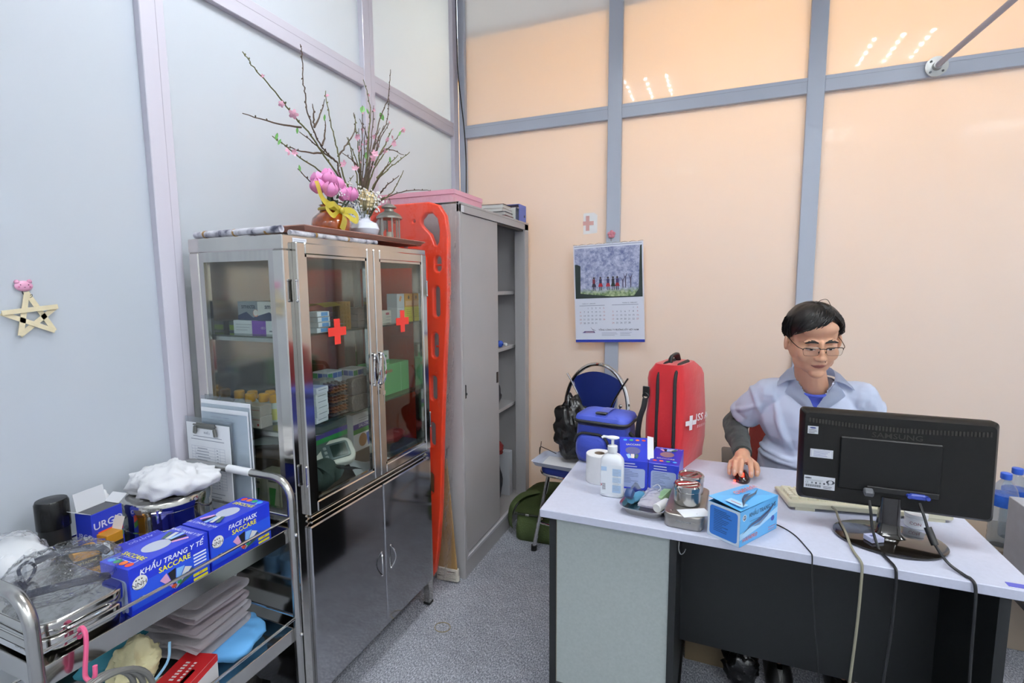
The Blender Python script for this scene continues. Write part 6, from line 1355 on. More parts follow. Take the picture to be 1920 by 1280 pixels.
b = B(); b.box((-.105, -.200, .163), (.022, .006, .012), bev=.002); b.out('buckle', STEELB, t)
b = B(); P = spline([(-.10, .02, .215), (-.17, -.06, .215), (-.215, -.12, .175), (-.225, -.15, .11), (-.215, -.16, .06)], 6); b.loft([[p+V((-.018, .02, 0)), p+V((.018, -.02, .0)), p+V((.018, -.02, .004)), p+V((-.018, .02, .004))] for p in P]); b.out('strap', OG, t, angle=50)
# rubber band on the floor
tag(B().tube([(.034*math.cos(a), .030*math.sin(a), .0018) for a in [2*math.pi*i/28 for i in range(28)]], .0016, 6, closed=True).out('rubber_band', mat('band_tan', '#8d7f55', .6), None, loc=(-1.039, 1.737, 0)), 'thin tan rubber band lying on the carpet', 'rubber band')

# ------------------------------------------------------------------ monitor, keyboard, mouse, cables
t = thing('computer_monitor', 'black widescreen computer monitor seen from behind on the desk', 'monitor', (.457, 1.600, DZ))
MB_ = mat('monitor_black', '#0b0a08', .45, spec=.3, var=.2, vscale=60); MGL = mat('monitor_gloss', '#17130f', .12, coat=.6)
B().lathe([(0, 0), (.126, 0), (.130, .003), (.130, .007), (.120, .010), (0, .013)], n=48, sx=1., sy=.80).out('base', MGL, t)
b = B(); b.loft([[V((x*k, y*k+.012, z)) for x, y in rrect(.050, .036, .012, 5)] for k, z in ((1.7, .011), (1.15, .022), (1, .05), (.95, .12))]); b.out('stem', MGL, t, angle=60)
# panel tilted a little
t_p = B(); W_, HM = .444, .262
def ringp(y, wd, h, cz=0): return [V((x, y, z+cz)) for x, z in rrect(wd, h, .012, 4)]
t_p.loft([ringp(.036, W_, HM), ringp(.012, W_, HM), ringp(-.004, W_-.02, HM-.02)]); pan = t_p.out('screen_housing', MB_, t, angle=40); pan.location = (-.0, .012, .2145); pan.rotation_euler = (R(-3), 0, R(-.5))
B().box((0, .0365, .0), (W_-.03, .001, HM-.03)).out('screen', mat('screen_lit', '#9fb4d0', .2, emit=.6), pan, False)
q = B(); q.b2((-.125, -.010, -.085), (.105, -.003, .062), .003); q.out('rear_cover', mat('monitor_black2', '#0a0a09', .48, spec=.3), pan, False)
q = B(); q.b2((-.06, -.020, -.082), (.10, -.0155, -.066), .002); q.out('port_recess', mat('recess', '#060606', .7), pan, False)
q = B()
for i in range(52):
    x = -.200+.40*i/51; q.box((x, -.0050, .100-.008*math.sin(math.pi*i/51)), (.0042, .003, .012))
tag(q.out('vent_slots', mat('vent_ribs', '#26241e', .5), pan, False), None, None, None, 'stuff')
def rib(i): pass
b = B(); Fm = F((0, -.0042, 0), (1, 0, 0), (0, 0, 1)); b.text(Fm, 'SAMSUNG', .005, .073, .020, mat('emboss', '#23211b', .3), 1, bold=.01, sx=1.25); b.out('embossed_logo', None, pan, False, recalc=False)
def sticker(nm, x, z, wd, h, fn):
    q = B(); q.rect(Fm, x, z, wd, h, flat('#c7c9ce'), 1); fn(q, x, z, wd, h); q.out(nm, None, pan, False, recalc=False)
dki = flat('#3c4048')
sticker('sticker', -.192, .072, .026, .022, lambda q, x, z, wd, h: (q.disc(Fm, x, z+.006, .008, .0022, flat('#2a3a78'), 2, 14), q.lines(Fm, x-.010, z+.0, .02, 3, .004, .0012, dki)))
sticker('sticker', -.168, .006, .056, .024, lambda q, x, z, wd, h: (q.rect(Fm, x, z, wd*.9, h*.8, flat('#8d92b0'), 2), q.rect(Fm, x, z, wd*.88, h*.76, flat('#cfd0d4'), 3), q.lines(Fm, x-.02, z+.006, .042, 4, .0042, .0011, flat('#6a70a0'), 4)))
def st3(q, x, z, wd, h):
    q.disc(Fm, x-.028, z+.011, .009, .0022, dki, 2, 14); q.lines(Fm, x-.035, z+.006, .05, 2, .003, .0009, flat('#8a8c92'))
    q.text(Fm, 'CE', x-.031, z-.002, .007, dki); 
    for i in range(5): q.disc(Fm, x-.018+.010*i, z-.002, .0026, .0028, dki if i % 2 else flat('#777b82'), 2, 10)
    for i in range(22): q.rect(Fm, x-.034+.0018*i, z-.0105, .0006+.0007*((i*7) % 3)/2, .007, dki, 2)
    q.disc(Fm, x+.027, z+.004, .0105, .006, dki, 2, 18); q.disc(Fm, x+.027, z+.004, .005, .005, flat('#c7c9ce'), 3, 14)
    q.lines(Fm, x+.010, z-.010, .026, 2, .004, .0014, dki)
sticker('rating_sticker', -.170, -.078, .076, .036, st3)
GP = mat('plug_grey', '#55565a', .4)
q = B(); q.box((-.058, -.030, -.080), (.022, .022, .016), rot=(R(20), 0, 0), bev=.003); q.out('power_plug', GP, pan)
q = B(); q.box((.052, -.024, -.078), (.036, .014, .014), bev=.003); q.cyl((.032, -.034, -.078), (.032, -.012, -.078), .005, n=10); q.cyl((.072, -.034, -.078), (.072, -.012, -.078), .005, n=10); q.out('video_plug', mat('plug_blue', '#2d3f94', .4), pan)
CBK = mat('cable_black', '#0f1012', .45)
tag(B().tube(spline([(.398, 1.567, .868), (.400, 1.553, .845), (.404, 1.540, .80), (.415, 1.515, .758), (.424, 1.47, .7545), (.428, 1.442, .7545), (.4295, 1.4300, .7440), (.430, 1.4275, .70), (.428, 1.428, .58), (.420, 1.432, .40), (.416, 1.44, .02)], 8), .0036, 8).out('power_cable', CBK), 'black power cable from the monitor hanging over the desk front', 'cable')
tv = B(); P = spline([(.509, 1.570, .876), (.515, 1.548, .848), (.526, 1.530, .805), (.548, 1.492, .765), (.570, 1.458, .7545), (.578, 1.442, .7545), (.582, 1.4298, .7440), (.584, 1.4272, .70), (.586, 1.428, .58), (.592, 1.431, .38), (.602, 1.44, .02)], 8)
t2 = thing('video_cable', 'thick black monitor cable with ferrite bead hanging over the right desk edge', 'cable', (0, 0, 0)); tv.tube(P, .0036, 8); tv.out('cable', CBK, t2); B().tube([(.520, 1.539, .827), (.532, 1.520, .790)], .0085, 12).out('ferrite_bead', BLACKPL, t2)
tag(B().tube(spline([(.345, 1.722, .775), (.352, 1.700, .772), (.352, 1.66, .7645), (.352, 1.58, .7645), (.352, 1.50, .7545), (.357, 1.442, .7545), (.359, 1.4298, .7440), (.359, 1.4272, .70), (.357, 1.428, .58), (.348, 1.431, .35), (.340, 1.44, .02)], 8), .0033, 8).out('keyboard_cable', mat('cable_beige', '#8f8b78', .5)), 'beige keyboard cable hanging over the desk front', 'cable')
tag(B().tube(spline([(.16, 1.60, .752), (.195, 1.575, .752), (.225, 1.53, .752), (.245, 1.46, .752), (.249, 1.442, .7525), (.251, 1.4325, .7460), (.253, 1.4310, .70), (.262, 1.43, .60), (.285, 1.432, .40), (.32, 1.44, .02)], 8), .0017, 6).out('mouse_cable', CBK), 'thin black mouse cable beside the sky blue mask box', 'cable')
carton('small_box', 'tiny white and violet box lying on the monitor base', 'box', (.412, 1.556, DZ+.0125), (.036, .030, .013), '#b9bcd8', lambda b, f, wd, d, h: (b.rect(f['top'], -.004, 0, .014, .008, flat('#4a4a8a')), b.rect(f['right'], 0, 0, d*.9, h*.8, flat('#44405a'))), .5)
t = thing('plastic_pot', 'small white round pot behind the monitor base', 'pot', (.553, 1.722, DZ))
B().lathe([(0, 0), (.022, 0), (.026, .003), (.027, .03), (.025, .032), (0, .032)], n=24).out('body', WHITE, t); B().lathe([(0, .033), (.028, .033), (.028, .042), (0, .043)], n=24).out('lid', WHITE, t)
q = B()
class CYL:
    def p(s, a, b_, lay=1): th = -math.pi/2-.3+a/.0275; return V(((.0272+.0004*lay)*math.cos(th), (.0272+.0004*lay)*math.sin(th), .017+b_))
q.text(CYL(), 'CON', 0, 0, .012, flat('#9a4a5a')); q.out('print', None, t, False, recalc=False)
# keyboard
ka = math.atan2(.040, .251)
t = thing('keyboard', 'beige computer keyboard under the monitor', 'keyboard', (.228, 1.713, DZ), ka)
KB = mat('key_beige', '#cfcab0', .5); KB2 = mat('key_beige_light', '#d8d3ba', .5)
b = B(); b.loft([[V((x, y, z)) for x, y in ((0, 0), (.44, 0), (.44, .155), (0, .155))] for z in (.010, .012)]); b.bm.free()
b = B(); b.add([V(p) for p in ((0, 0, .008), (.44, 0, .008), (.44, .158, .004), (0, .158, .004), (0, .0, .026), (.44, 0, .026), (.44, .158, .014), (0, .158, .014))], [(3, 2, 1, 0), (4, 5, 6, 7), (0, 1, 5, 4), (1, 2, 6, 5), (2, 3, 7, 6), (3, 0, 4, 7)]); bmesh.ops.bevel(b.bm, geom=b.bm.edges[:], offset=.003, segments=1, affect='EDGES'); b.out('case', KB, t)
b = B(); b.b2((.02, .002, 0), (.075, .02, .012)); b.b2((.365, .002, 0), (.42, .02, .012)); b.b2((.02, .13, 0), (.42, .15, .006)); b.out('feet', KB, t, False)
rows = [(.036, 16), (.060, 21), (.079, 21), (.098, 20), (.117, 20), (.136, 11)]
km = None
for y, n in rows:
    wd = .415/n
    for i in range(n):
        zz = .026-.012*y/.158
        b = B(); w2, d2 = wd*.46, .0085
        b.add([V(p) for p in ((-w2, -d2, 0), (w2, -d2, 0), (w2, d2, 0), (-w2, d2, 0), (-w2*.75, -d2*.7, .008), (w2*.75, -d2*.7, .008), (w2*.75, d2*.8, .0075), (-w2*.75, d2*.8, .0075))], [(4, 5, 6, 7), (0, 1, 5, 4), (1, 2, 6, 5), (2, 3, 7, 6), (3, 0, 4, 7)])
        if n not in (MATS.get('_k') or {}): MATS.setdefault('_k', {})[n] = b.out('key', KB2, t, False); MATS['_k'][n].location = (.0125+wd*(i+.5), y, zz)
        else:
            b.bm.free(); o = MATS['_k'][n].copy(); COL.objects.link(o); o.parent = t; o.location = (.0125+wd*(i+.5), y, zz)
# mouse
t = thing('computer_mouse', 'dark optical mouse glowing red under the hand', 'mouse', (.103, 1.932, DZ), R(3))
b = B(); b.ell((0, 0, .004), (.029, .053, .029), nu=24, nv=14)
for v in b.bm.verts: v.co.z = max(v.co.z, .001)
b.out('shell', mat('mouse_dark', '#2a1512', .2, coat=.5), t)
B().cyl((-.004, -.032, .026), (.004, -.032, .026), .009, n=14).out('scroll_wheel', mat('wheel_glow', '#ff2a18', .3, emit=6), t)
B().ell((-.026, -.045, .008), (.004, .004, .003), nu=8, nv=5).out('led', mat('led_red', '#ff3020', .3, emit=10), t)

# ------------------------------------------------------------------ right edge: water bottles on a low cabinet
t = thing('low_cabinet', 'low beige cabinet carrying the water bottle by the back wall', 'cabinet', (1.19, 2.62, 0))
B().box((0, 0, .20), (.36, .32, .40), bev=.003).out('body', mat('cabinet_beige', '#a39484', .5), t, False); B().box((-.09, -.1615, .2), (.16, .004, .36)).out('door', mat('cabinet_beige', '#a39484', .5), t, False); B().box((.09, -.1615, .2), (.16, .004, .36)).out('door', mat('cabinet_beige', '#a39484', .5), t, False)
def wbottle(x, y, z, lab):
    t = thing('water_bottle', lab, 'bottle', (x, y, z), group='water bottles')
    prof = [(0, 0), (.030, 0), (.040, .006), (.042, .02)]
    for i in range(6): prof += [(.042, .03+.02*i), (.0405, .038+.02*i)]
    prof += [(.0385, .155), (.042, .165), (.042, .215), (.036, .24), (.022, .262), (.014, .272), (.014, .28), (0, .28)]
    B().lathe(prof, n=28).out('body', thin('pet', '#e4ecf2', .03, 1.5, 1.5, milk=.10, milkcol='#cfd8e4'), t)
    B().lathe([(.0424, .168), (.0428, .168), (.0428, .214), (.0424, .214)], n=28).out('label_band', mat('bottle_label', '#2f62c4', .4, var=.4, vscale=22), t)
    B().lathe([(0, .276), (.017, .276), (.018, .279), (.018, .298), (.016, .300), (0, .300)], n=20).out('cap', mat('cap_blue', '#3a68d8', .4), t)
wbottle(1.085, 2.515, .40, 'large clear water bottle with blue label and blue cap'); wbottle(1.155, 2.60, .40, 'second water bottle cut off by the right picture edge')
t = thing('low_stool', 'low black stool under the grey carton right of the desk', 'stool', (1.205, 2.28, 0))
B().box((0, 0, .315), (.34, .26, .03), bev=.004).out('seat', BLACKPL, t)
for x in (-.15, .15):
    for y in (-.11, .11): B().cyl((x, y, .30), (x*1.05, y*1.05, 0), .011, n=10).out('leg', BLACKPL, t)
t = thing('cardboard_carton', 'light grey carton on the black stool right of the desk', 'carton', (1.205, 2.28, .3305), .02)
B().box((0, 0, .16), (.32, .22, .32), bev=.002).out('body', mat('carton_grey', '#b9bac2', .6, var=.04, vscale=30), t, False); B().box((0, -.1105, .16), (.32, .001, .012)).out('tape', flat('#8f8f98'), t, False)
# ------------------------------------------------------------------ person at the desk
pr = thing('person', 'young man in white short-sleeved coat and glasses, right hand on the mouse', 'person', (.355, 2.25, 0))
O_ = V(pr.location)
SKIN = mat('skin', '#d3a184', .5, sss=.12, var=.04, vscale=14)
def cap(b, p0, p1, r0, r1, n=14, k=6):
    p0, p1 = V(p0), V(p1); m = max(2, k)
    b.tube([p0.lerp(p1, i/m) for i in range(m+1)], [r0+(r1-r0)*i/m for i in range(m+1)], n); b.ell(p0, r0, nu=n, nv=8); b.ell(p1, r1, nu=n, nv=8)
def chain(b, pts, rs):
    for i in range(len(pts)-1): cap(b, pts[i], pts[i+1], rs[i], rs[i+1], 10, 3)
HC = V((.322, 2.065, 1.252)); HM_ = Matrix.Translation(HC) @ Euler((R(14), R(2), R(9))).to_matrix().to_4x4()
# face looks toward -Y; positive X rotation tips the face down
HM_ = Matrix.Translation(HC) @ Matrix.Rotation(R(9), 4, 'Z') @ Matrix.Rotation(R(-2), 4, 'Y') @ Matrix.Rotation(R(15), 4, 'X')
def hp(*p): return HM_ @ V(p)
def hell(b, c, r, rot=None, nu=18, nv=12):
    q = B(); q.ell((0, 0, 0), r, rot, nu, nv)
    me = bpy.data.meshes.new('x'); q.bm.to_mesh(me); q.bm.free(); b.mesh(me, HM_ @ Matrix.Translation(V(c))); bpy.data.meshes.remove(me)
b = B()
hell(b, (0, .014, .032), (.0765, .094, .086), None, 28, 18)
hell(b, (0, -.028, -.030), (.068, .062, .081), None, 24, 16)
hell(b, (0, -.036, -.078), (.050, .048, .036)); hell(b, (0, -.068, -.102), (.026, .024, .018))
for s_ in (-1, 1):
    hell(b, (s_*.040, -.060, -.030), (.026, .022, .030)); hell(b, (s_*.046, -.022, -.068), (.020, .032, .030))
    hell(b, (s_*.030, -.078, .020), (.026, .012, .008)); hell(b, (s_*.082, .010, -.010), (.009, .021, .034), (0, 0, s_*.4)); hell(b, (s_*.0125, -.097, -.036), (.0085, .010, .0075))
    hell(b, (s_*.031, -.071, -.002), (.0165, .0135, .0105)); hell(b, (s_*.055, .0, -.026), (.021, .046, .046))
hell(b, (0, -.086, .004), (.009, .012, .024)); hell(b, (0, -.096, -.018), (.0095, .013, .018)); hell(b, (0, -.104, -.033), (.0125, .0125, .0115))
hell(b, (0, -.080, -.060), (.026, .014, .014)); hell(b, (0, -.060, .060), (.058, .026, .030))
# neck, torso
cap(b, hp(0, .040, -.055), (.350, 2.208, 1.050), .046, .058, 18)
b.ell((.355, 2.235, .935), (.158, .095, .150)); cap(b, (.235, 2.215, 1.022), (.475, 2.215, 1.026), .038, .038); b.ell((.355, 2.27, .70), (.145, .105, .18)); b.ell((.355, 2.32, .53), (.165, .125, .10))
SH_R, EL_R, WR_R = V((.196, 2.205, 1.018)), V((.088, 2.325, .850)), V((.112, 2.060, .798))
SH_L, EL_L, WR_L = V((.514, 2.205, 1.022)), V((.590, 2.30, .850)), V((.53, 2.04, .820))
chain(b, [SH_R, EL_R, WR_R], [.040, .040, .0265]); chain(b, [SH_L, EL_L, WR_L], [.040, .040, .0265])
# thighs, shins, feet
for s_ in (-1, 1):
    hip, kn, an = V((.355+s_*.09, 2.30, .50)), V((.355+s_*.11, 1.97 if s_ > 0 else 1.96, .50)), V((.355+s_*.10, 2.07, .09)); chain(b, [hip, kn, an], [.085, .058, .042]); cap(b, an+V((0, .01, -.03)), an+V((0, -.14, -.048)), .042, .034)
# hands
def hand(mir, base, fing):
    f = lambda p: V((base[0]+mir*p[0], base[1]+p[1], base[2]+p[2]))
    chain(b, [f((.0, 0, 0)), f((-.006, -.045, .010)), f((-.008, -.085, .012))], [.0255, .027, .020])
    for p0, p1 in (((-.032, -.082, .002), (-.014, -.03, .004)), ((-.014, -.092, .012), (-.006, -.03, .008)), ((.010, -.090, .012), (.006, -.03, .008)), ((.020, -.05, -.002), (.01, -.02, 0))): cap(b, f(p0), f(p1), .0125, .016, 10, 3)
    for F_ in fing: chain(b, [f(p) for p in F_[0]], F_[1])
FG = [([(-.036, -.082, .000), (-.045, -.108, .004), (-.050, -.130, -.010), (-.050, -.143, -.027)], [.0105, .0095, .0088, .0075]),
      ([(-.024, -.092, .008), (-.031, -.124, .013), (-.034, -.150, -.003), (-.034, -.162, -.020)], [.0112, .0100, .0092, .0080]),
      ([(-.006, -.096, .012), (-.011, -.132, .018), (-.014, -.160, .000), (-.014, -.171, -.017)], [.0115, .0102, .0094, .0082]),
      ([(.014, -.092, .010), (.018, -.128, .015), (.020, -.153, -.001), (.020, -.165, -.019)], [.0115, .0102, .0094, .0082]),
      ([(.022, -.045, -.004), (.040, -.075, -.008), (.044, -.105, -.018), (.040, -.125, -.026)], [.0145, .0120, .0108, .0090])]
hand(1, WR_R, FG); hand(-1, WR_L, FG)
for v in b.bm.verts: v.co -= O_
body = smooth_obj('body', remesh(b, .0036, 5, .45), SKIN, pr)
dgm = body.data
bvh = BVHTree.FromPolygons([v.co.copy() for v in dgm.vertices], [tuple(p.vertices) for p in dgm.polygons])
# nails of the right hand
for p in FG:
    a, c = V(p[0][-2]), V(p[0][-1]); tip = WR_R+a.lerp(c, .62)-O_; d = (c-a).normalized(); n = V((0, -.75, .66)); n = (n-d*n.dot(d)).normalized(); r_ = p[1][-1]
    q = B(); q.ell((0, 0, 0), (r_*.62, r_*.78, r_*.22), nu=10, nv=6); x_ = d.cross(n).normalized()
    M3 = Matrix((x_, d, n)).transposed().to_4x4(); M3.translation = tip+n*r_*.86
    for v in q.bm.verts: v.co = M3 @ v.co
    q.out('nail', mat('nail', '#d6ab9a', .3), body)
# face details projected on the head
Hi = HM_.inverted()
def face_pt(x, z, off=.001):
    o = hp(x, -.30, z)-O_; d = (HM_.to_3x3() @ V((0, 1, 0))).normalized(); h = bvh.ray_cast(o, d)
    p = h[0] if h[0] else hp(x, -.08, z)-O_
    return p-d*off
def patch(name, poly, mt, off=.0012, thick=None, parent=body, n=8):
    """poly: list of (x, zlow, zhigh) columns"""
    q = B(); q.grid(lambda u, v: (lambda k, f: face_pt(poly[k][0]+(poly[min(k+1, len(poly)-1)][0]-poly[k][0])*f, (poly[k][1]*(1-f)+poly[min(k+1, len(poly)-1)][1]*f)*(1-v)+(poly[k][2]*(1-f)+poly[min(k+1, len(poly)-1)][2]*f)*v, off))(min(int(u*(len(poly)-1)), len(poly)-1), u*(len(poly)-1)-min(int(u*(len(poly)-1)), len(poly)-1)), n*2, 3)
    return q.out(name, mt, parent, angle=80)
BROW = mat('brow', '#1c1512', .8); LIPM = mat('lip', '#a9655c', .45); EYEW = mat('eye_white', '#d9d2cc', .25); EYEB = mat('eye_dark', '#17100d', .15)
for s_ in (-1, 1):
    patch('eyebrow', [(s_*.010, .016, .021), (s_*.022, .0195, .0275), (s_*.036, .0205, .0285), (s_*.052, .016, .0205)], BROW, .0016)
    patch('eye', [(s_*.017, -.0065, -.0055), (s_*.024, -.0085, -.0040), (s_*.034, -.0085, -.0032), (s_*.045, -.0055, -.0040)], EYEW, .0010)
    patch('iris', [(s_*.0255, -.0087, -.0040), (s_*.030, -.0090, -.0035), (s_*.0345, -.0087, -.0033)], EYEB, .0016)
    patch('eyelash', [(s_*.016, -.0060, -.0048), (s_*.024, -.0046, -.0024), (s_*.034, -.0038, -.0014), (s_*.047, -.0055, -.0035)], BROW, .0018)
    patch('nostril', [(s_*.005, -.0425, -.0400), (s_*.009, -.0435, -.0395), (s_*.0125, -.042, -.040)], mat('nostril', '#4a2a22', .8), .0008)
patch('upper_lip', [(-.025, -.066, -.0652), (-.012, -.0665, -.0605), (-.004, -.067, -.0588), (0, -.067, -.0600), (.004, -.067, -.0588), (.012, -.0665, -.0605), (.025, -.066, -.0652)], LIPM, .0012)
patch('lower_lip', [(-.023, -.0675, -.0668), (-.012, -.0745, -.0675), (0, -.0765, -.0680), (.012, -.0745, -.0675), (.023, -.0675, -.0668)], LIPM, .0016)
patch('mouth_line', [(-.024, -.0672, -.0660), (0, -.0682, -.0668), (.024, -.0672, -.0660)], mat('mouth_dark', '#5a2e28', .7), .0022)
q = B(); q.ell(face_pt(.018, -.052, .000), .0016, nu=8, nv=5); q.out('mole', BROW, body)
# glasses
GM = mat('glasses_metal', '#4a4643', .25, .9); q = B(); lens = B()
def gp(x, z, y=-.1055): return hp(x, y+.45*x*x*8*.12+.10*abs(x)**1.5, z)-O_
for s_ in (-1, 1):
    top_ = [gp(s_*x, z) for x, z in ((.0095, .002), (.012, .007), (.030, .0085), (.050, .008), (.060, .006), (.0615, .000))]
    q.tube(spline(top_, 3), .0014, 6)
    low = [gp(s_*x, z) for x, z in ((.0615, .0), (.058, -.016), (.050, -.020), (.020, -.020), (.012, -.014), (.0095, .002))]
    q.tube(spline(low, 3), .0005, 5)
    q.tube(spline([gp(s_*.0612, .004), hp(s_*.071, -.085, .004)-O_, hp(s_*.078, -.04, .006)-O_, hp(s_*.080, .0, .008)-O_, hp(s_*.081, .02, .0)-O_], 4), .0014, 6)
    q.tube([gp(s_*.010, -.004), hp(s_*.011, -.099, -.010)-O_], .0006, 5); q.ell(hp(s_*.011, -.0985, -.011)-O_, (.0015, .003, .004), nu=8, nv=5)
    lens.add([gp(s_*x, z) for x, z in ((.010, .003), (.013, .007), (.050, .008), (.060, .006), (.0585, -.014), (.050, -.0195), (.020, -.0195), (.012, -.013))], [tuple(range(8))])
q.tube(spline([gp(-.0095, .003), hp(0, -.109, .006)-O_, gp(.0095, .003)], 4), .0014, 6)
g_ = q.out('glasses', GM, pr); lens.out('lenses', thin('spectacle_lens', '#fafbfb', .01, 1.5, .8), g_, False)
# hair: cap plus swept locks
HAIR = mat('hair_black', '#120e0c', .42, spec=.35, var=.4, vscale=120, stretch=(1, .3, 1))
rh = random.Random(11)
def hsurf(th, ph, off):   # th azimuth from face (-y), ph elevation
    d = V((math.sin(th)*math.cos(ph), -math.cos(th)*math.cos(ph), math.sin(ph)))
    return V((d.x*(.0785+off), .014+d.y*(.097+off), .032+d.z*(.088+off)))
HLT = [(-3.1416, -.62), (-2.2, -.50), (-1.75, -.36), (-1.45, -.28), (-1.25, -.16), (-1.05, .10), (-.75, .20), (-.40, .34), (0, .46), (.35, .62), (.55, .70), (.75, .62), (.95, .36), (1.1, .12), (1.25, -.10), (1.45, -.26), (1.75, -.36), (2.2, -.50), (3.1416, -.62)]
def hairline(th):
    for (a, x), (c, y) in zip(HLT, HLT[1:]):
        if a <= th <= c: return x+(y-x)*(th-a)/(c-a)
    return HLT[0][1]
q = B(); n1, n2 = 72, 22
q.grid(lambda u, v: (lambda th: hp(*hsurf(th, hairline(th)+(math.pi/2-hairline(th))*v, .0010+.0100*min(1, v*3.2)**.7+.005*math.sin(math.pi*v)+.002*nz((th*4, v*6, 1), 1)))-O_)(-math.pi+2*math.pi*u), n1, n2, True)
for k in range(520):
    th0 = rh.uniform(-math.pi, math.pi); hl = hairline(th0); front = -1.2 < th0 < 1.1
    ph1 = hl-rh.uniform(-.06, .07); st = min(1.45, hl+rh.uniform(.35, .95)); dth = -.75*rh.uniform(.6, 1) if (front and th0 < .5) else (.30*rh.uniform(.4, 1) if front else rh.uniform(-.12, .12))
    P = []
    for i in range(6):
        t_ = i/5; ph = st+(ph1-st)*t_; th = th0-dth*(1-t_)
        P.append(hp(*hsurf(th, ph, .0125+.003*math.sin(t_*3)+rh.uniform(-.001, .0025)-.0105*t_**3))-O_)
    w0 = rh.uniform(.0028, .0052); q.tube(P, [w0*.5, w0, w0, w0*.9, w0*.6, w0*.10], 5, flat=.55)
q.tube(spline([hp(.0, .0, .134)-O_, hp(.01, -.004, .147)-O_, hp(.028, -.006, .148)-O_, hp(.042, -.004, .126)-O_], 5), .0010, 5)
q.out('hair', HAIR, pr, angle=60)
# t-shirt, sweater, trousers, coat
TEE = mat('tshirt_blue', '#4a5ac0', .8); SWEAT = mat('sweater_green', '#232b28', .9, bump=.5, bscale=350, stretch=(1, 1, 3), sheen=.3); TROU = mat('trousers_dark', '#23252c', .8)
b = B(); b.ell((.355, 2.222, .935), (.172, .104, .128)); cap(b, (.27, 2.21, 1.020), (.44, 2.21, 1.024), .040, .040)
for v in b.bm.verts: v.co -= O_
me = remesh(b, .007, 5); bm = bmesh.new(); bm.from_mesh(me)
bmesh.ops.delete(bm, geom=[v for v in bm.verts if v.co.z > 1.032-.35*max(0, v.co.y+.09)+.0 and False], context='VERTS'); bm.to_mesh(me); bm.free(); smooth_obj('tshirt', me, TEE, pr)
q = B(); q.tube([V((.352+.058*math.cos(a), 2.182+.050*math.sin(a), 1.050+.018*math.sin(a)))-O_ for a in [2*math.pi*i/28 for i in range(28)]], .006, 8, closed=True); q.out('tshirt_collar', TEE, pr)
for nm, (sh, el, wr) in (('right', (SH_R, EL_R, WR_R)), ('left', (SH_L, EL_L, WR_L))):
    b = B(); m1 = sh.lerp(el, .45); we = el.lerp(wr, .90)
    chain(b, [m1, el, el.lerp(wr, .5), we], [.048, .049, .044, .034])
    for v in b.bm.verts: v.co -= O_
    me = remesh(b, .006, 4)
    NN = [v.normal.copy() for v in me.vertices]
    for v, nn in zip(me.vertices, NN):
        v.co += nn*(.0012*math.sin(v.co.y*80+v.co.z*50+4*nz(v.co, 9))+.006*nz(v.co, 16)+.004*abs(nz(v.co, 30, 4)))
    smooth_obj('sweater_sleeve', me, SWEAT, pr)
    q = B(); d = (wr-el).normalized(); q.tube([we-O_-d*.02, we-O_, we-O_+d*.012], [.0365, .035, .0335], 20); q.out('sleeve_cuff', SWEAT, pr)
b = B()
for s_ in (-1, 1):
    hip, kn, an = V((.355+s_*.09, 2.30, .50)), V((.355+s_*.11, 1.965, .50)), V((.355+s_*.10, 2.07, .10)); chain(b, [hip, kn, an], [.098, .070, .055])
b.ell((.355, 2.32, .53), (.18, .135, .11))
for v in b.bm.verts: v.co -= O_
smooth_obj('trousers', remesh(b, .011, 4), TROU, pr)
for s_ in (-1, 1):
    an = V((.355+s_*.10, 2.07, .0))-O_; q = B(); q.loft([[V((an.x+x*.95, an.y+.04-.11+y, z)) for x, y in rrect(.095*k, .27*k, .045, 5)] for k, z in ((.96, 0), (1, .012), (.98, .04), (.75, .075))]); q.out('shoe', mat('shoe_black', '#131313', .35), pr)
COAT = mat('coat_white', '#c9d2e8', .75, bump=.08, bscale=500)
b = B()
b.ell((.355, 2.232, .935), (.190, .120, .165)); cap(b, (.215, 2.215, 1.024), (.495, 2.215, 1.028), .058, .058); b.ell((.355, 2.27, .72), (.178, .128, .20)); b.ell((.355, 2.30, .56), (.20, .145, .12)); b.ell((.352, 2.205, 1.070), (.085, .072, .038))
for sh, el in ((SH_R, EL_R), (SH_L, EL_L)):
    m = sh.lerp(el, .62); chain(b, [sh+V((0, 0, .004)), m], [.058, .064])
for v in b.bm.verts: v.co -= O_
me = remesh(b, .0055, 7, .5)
NN = [v.normal.copy() for v in me.vertices]
def fold(p, a_, dx, dz, w_, l_):   # ridge along direction
    d = V((dx, 0, dz)).normalized(); q_ = p-a_; al = V((q_.x, 0, q_.z)).dot(d); pe = q_.x*d.z-q_.z*d.x
    return math.exp(-(pe/w_)**2)*max(0, 1-(al/l_)**2)
for v, nn in zip(me.vertices, NN):
    p = v.co.copy(); f = .006*nz(V((p.x*7, p.y*7, p.z*4)), 1, 3)+.010*abs(nz(V((p.x*13+p.z*8, p.y*7, p.z*5-p.x*6)), 1, 6))-.003
    for a_, dx_, dz_, w_, l_, h_ in ((V((-.115, 0, .92)), .25, -1, .010, .14, .012), (V((-.09, 0, .86)), .5, -1, .010, .10, .010), (V((.12, 0, .93)), -.3, -1, .010, .13, .010), (V((-.13, 0, .78)), 1, -.25, .008, .12, .010), (V((-.08, 0, .75)), 1, -.15, .008, .14, .010), (V((.02, 0, .78)), 1, .1, .009, .15, .008), (V((-.20, 0, .99)), .4, -1, .008, .08, .009), (V((-.235, 0, .95)), 1, .5, .008, .07, .008), (V((.22, 0, .97)), -.5, -1, .008, .08, .009)):
        f += h_*fold(p, a_, dx_, dz_, w_, l_)*(1 if p.y < .03 else .3)
    v.co = p+nn*f
bm = bmesh.new(); bm.from_mesh(me); kill = []
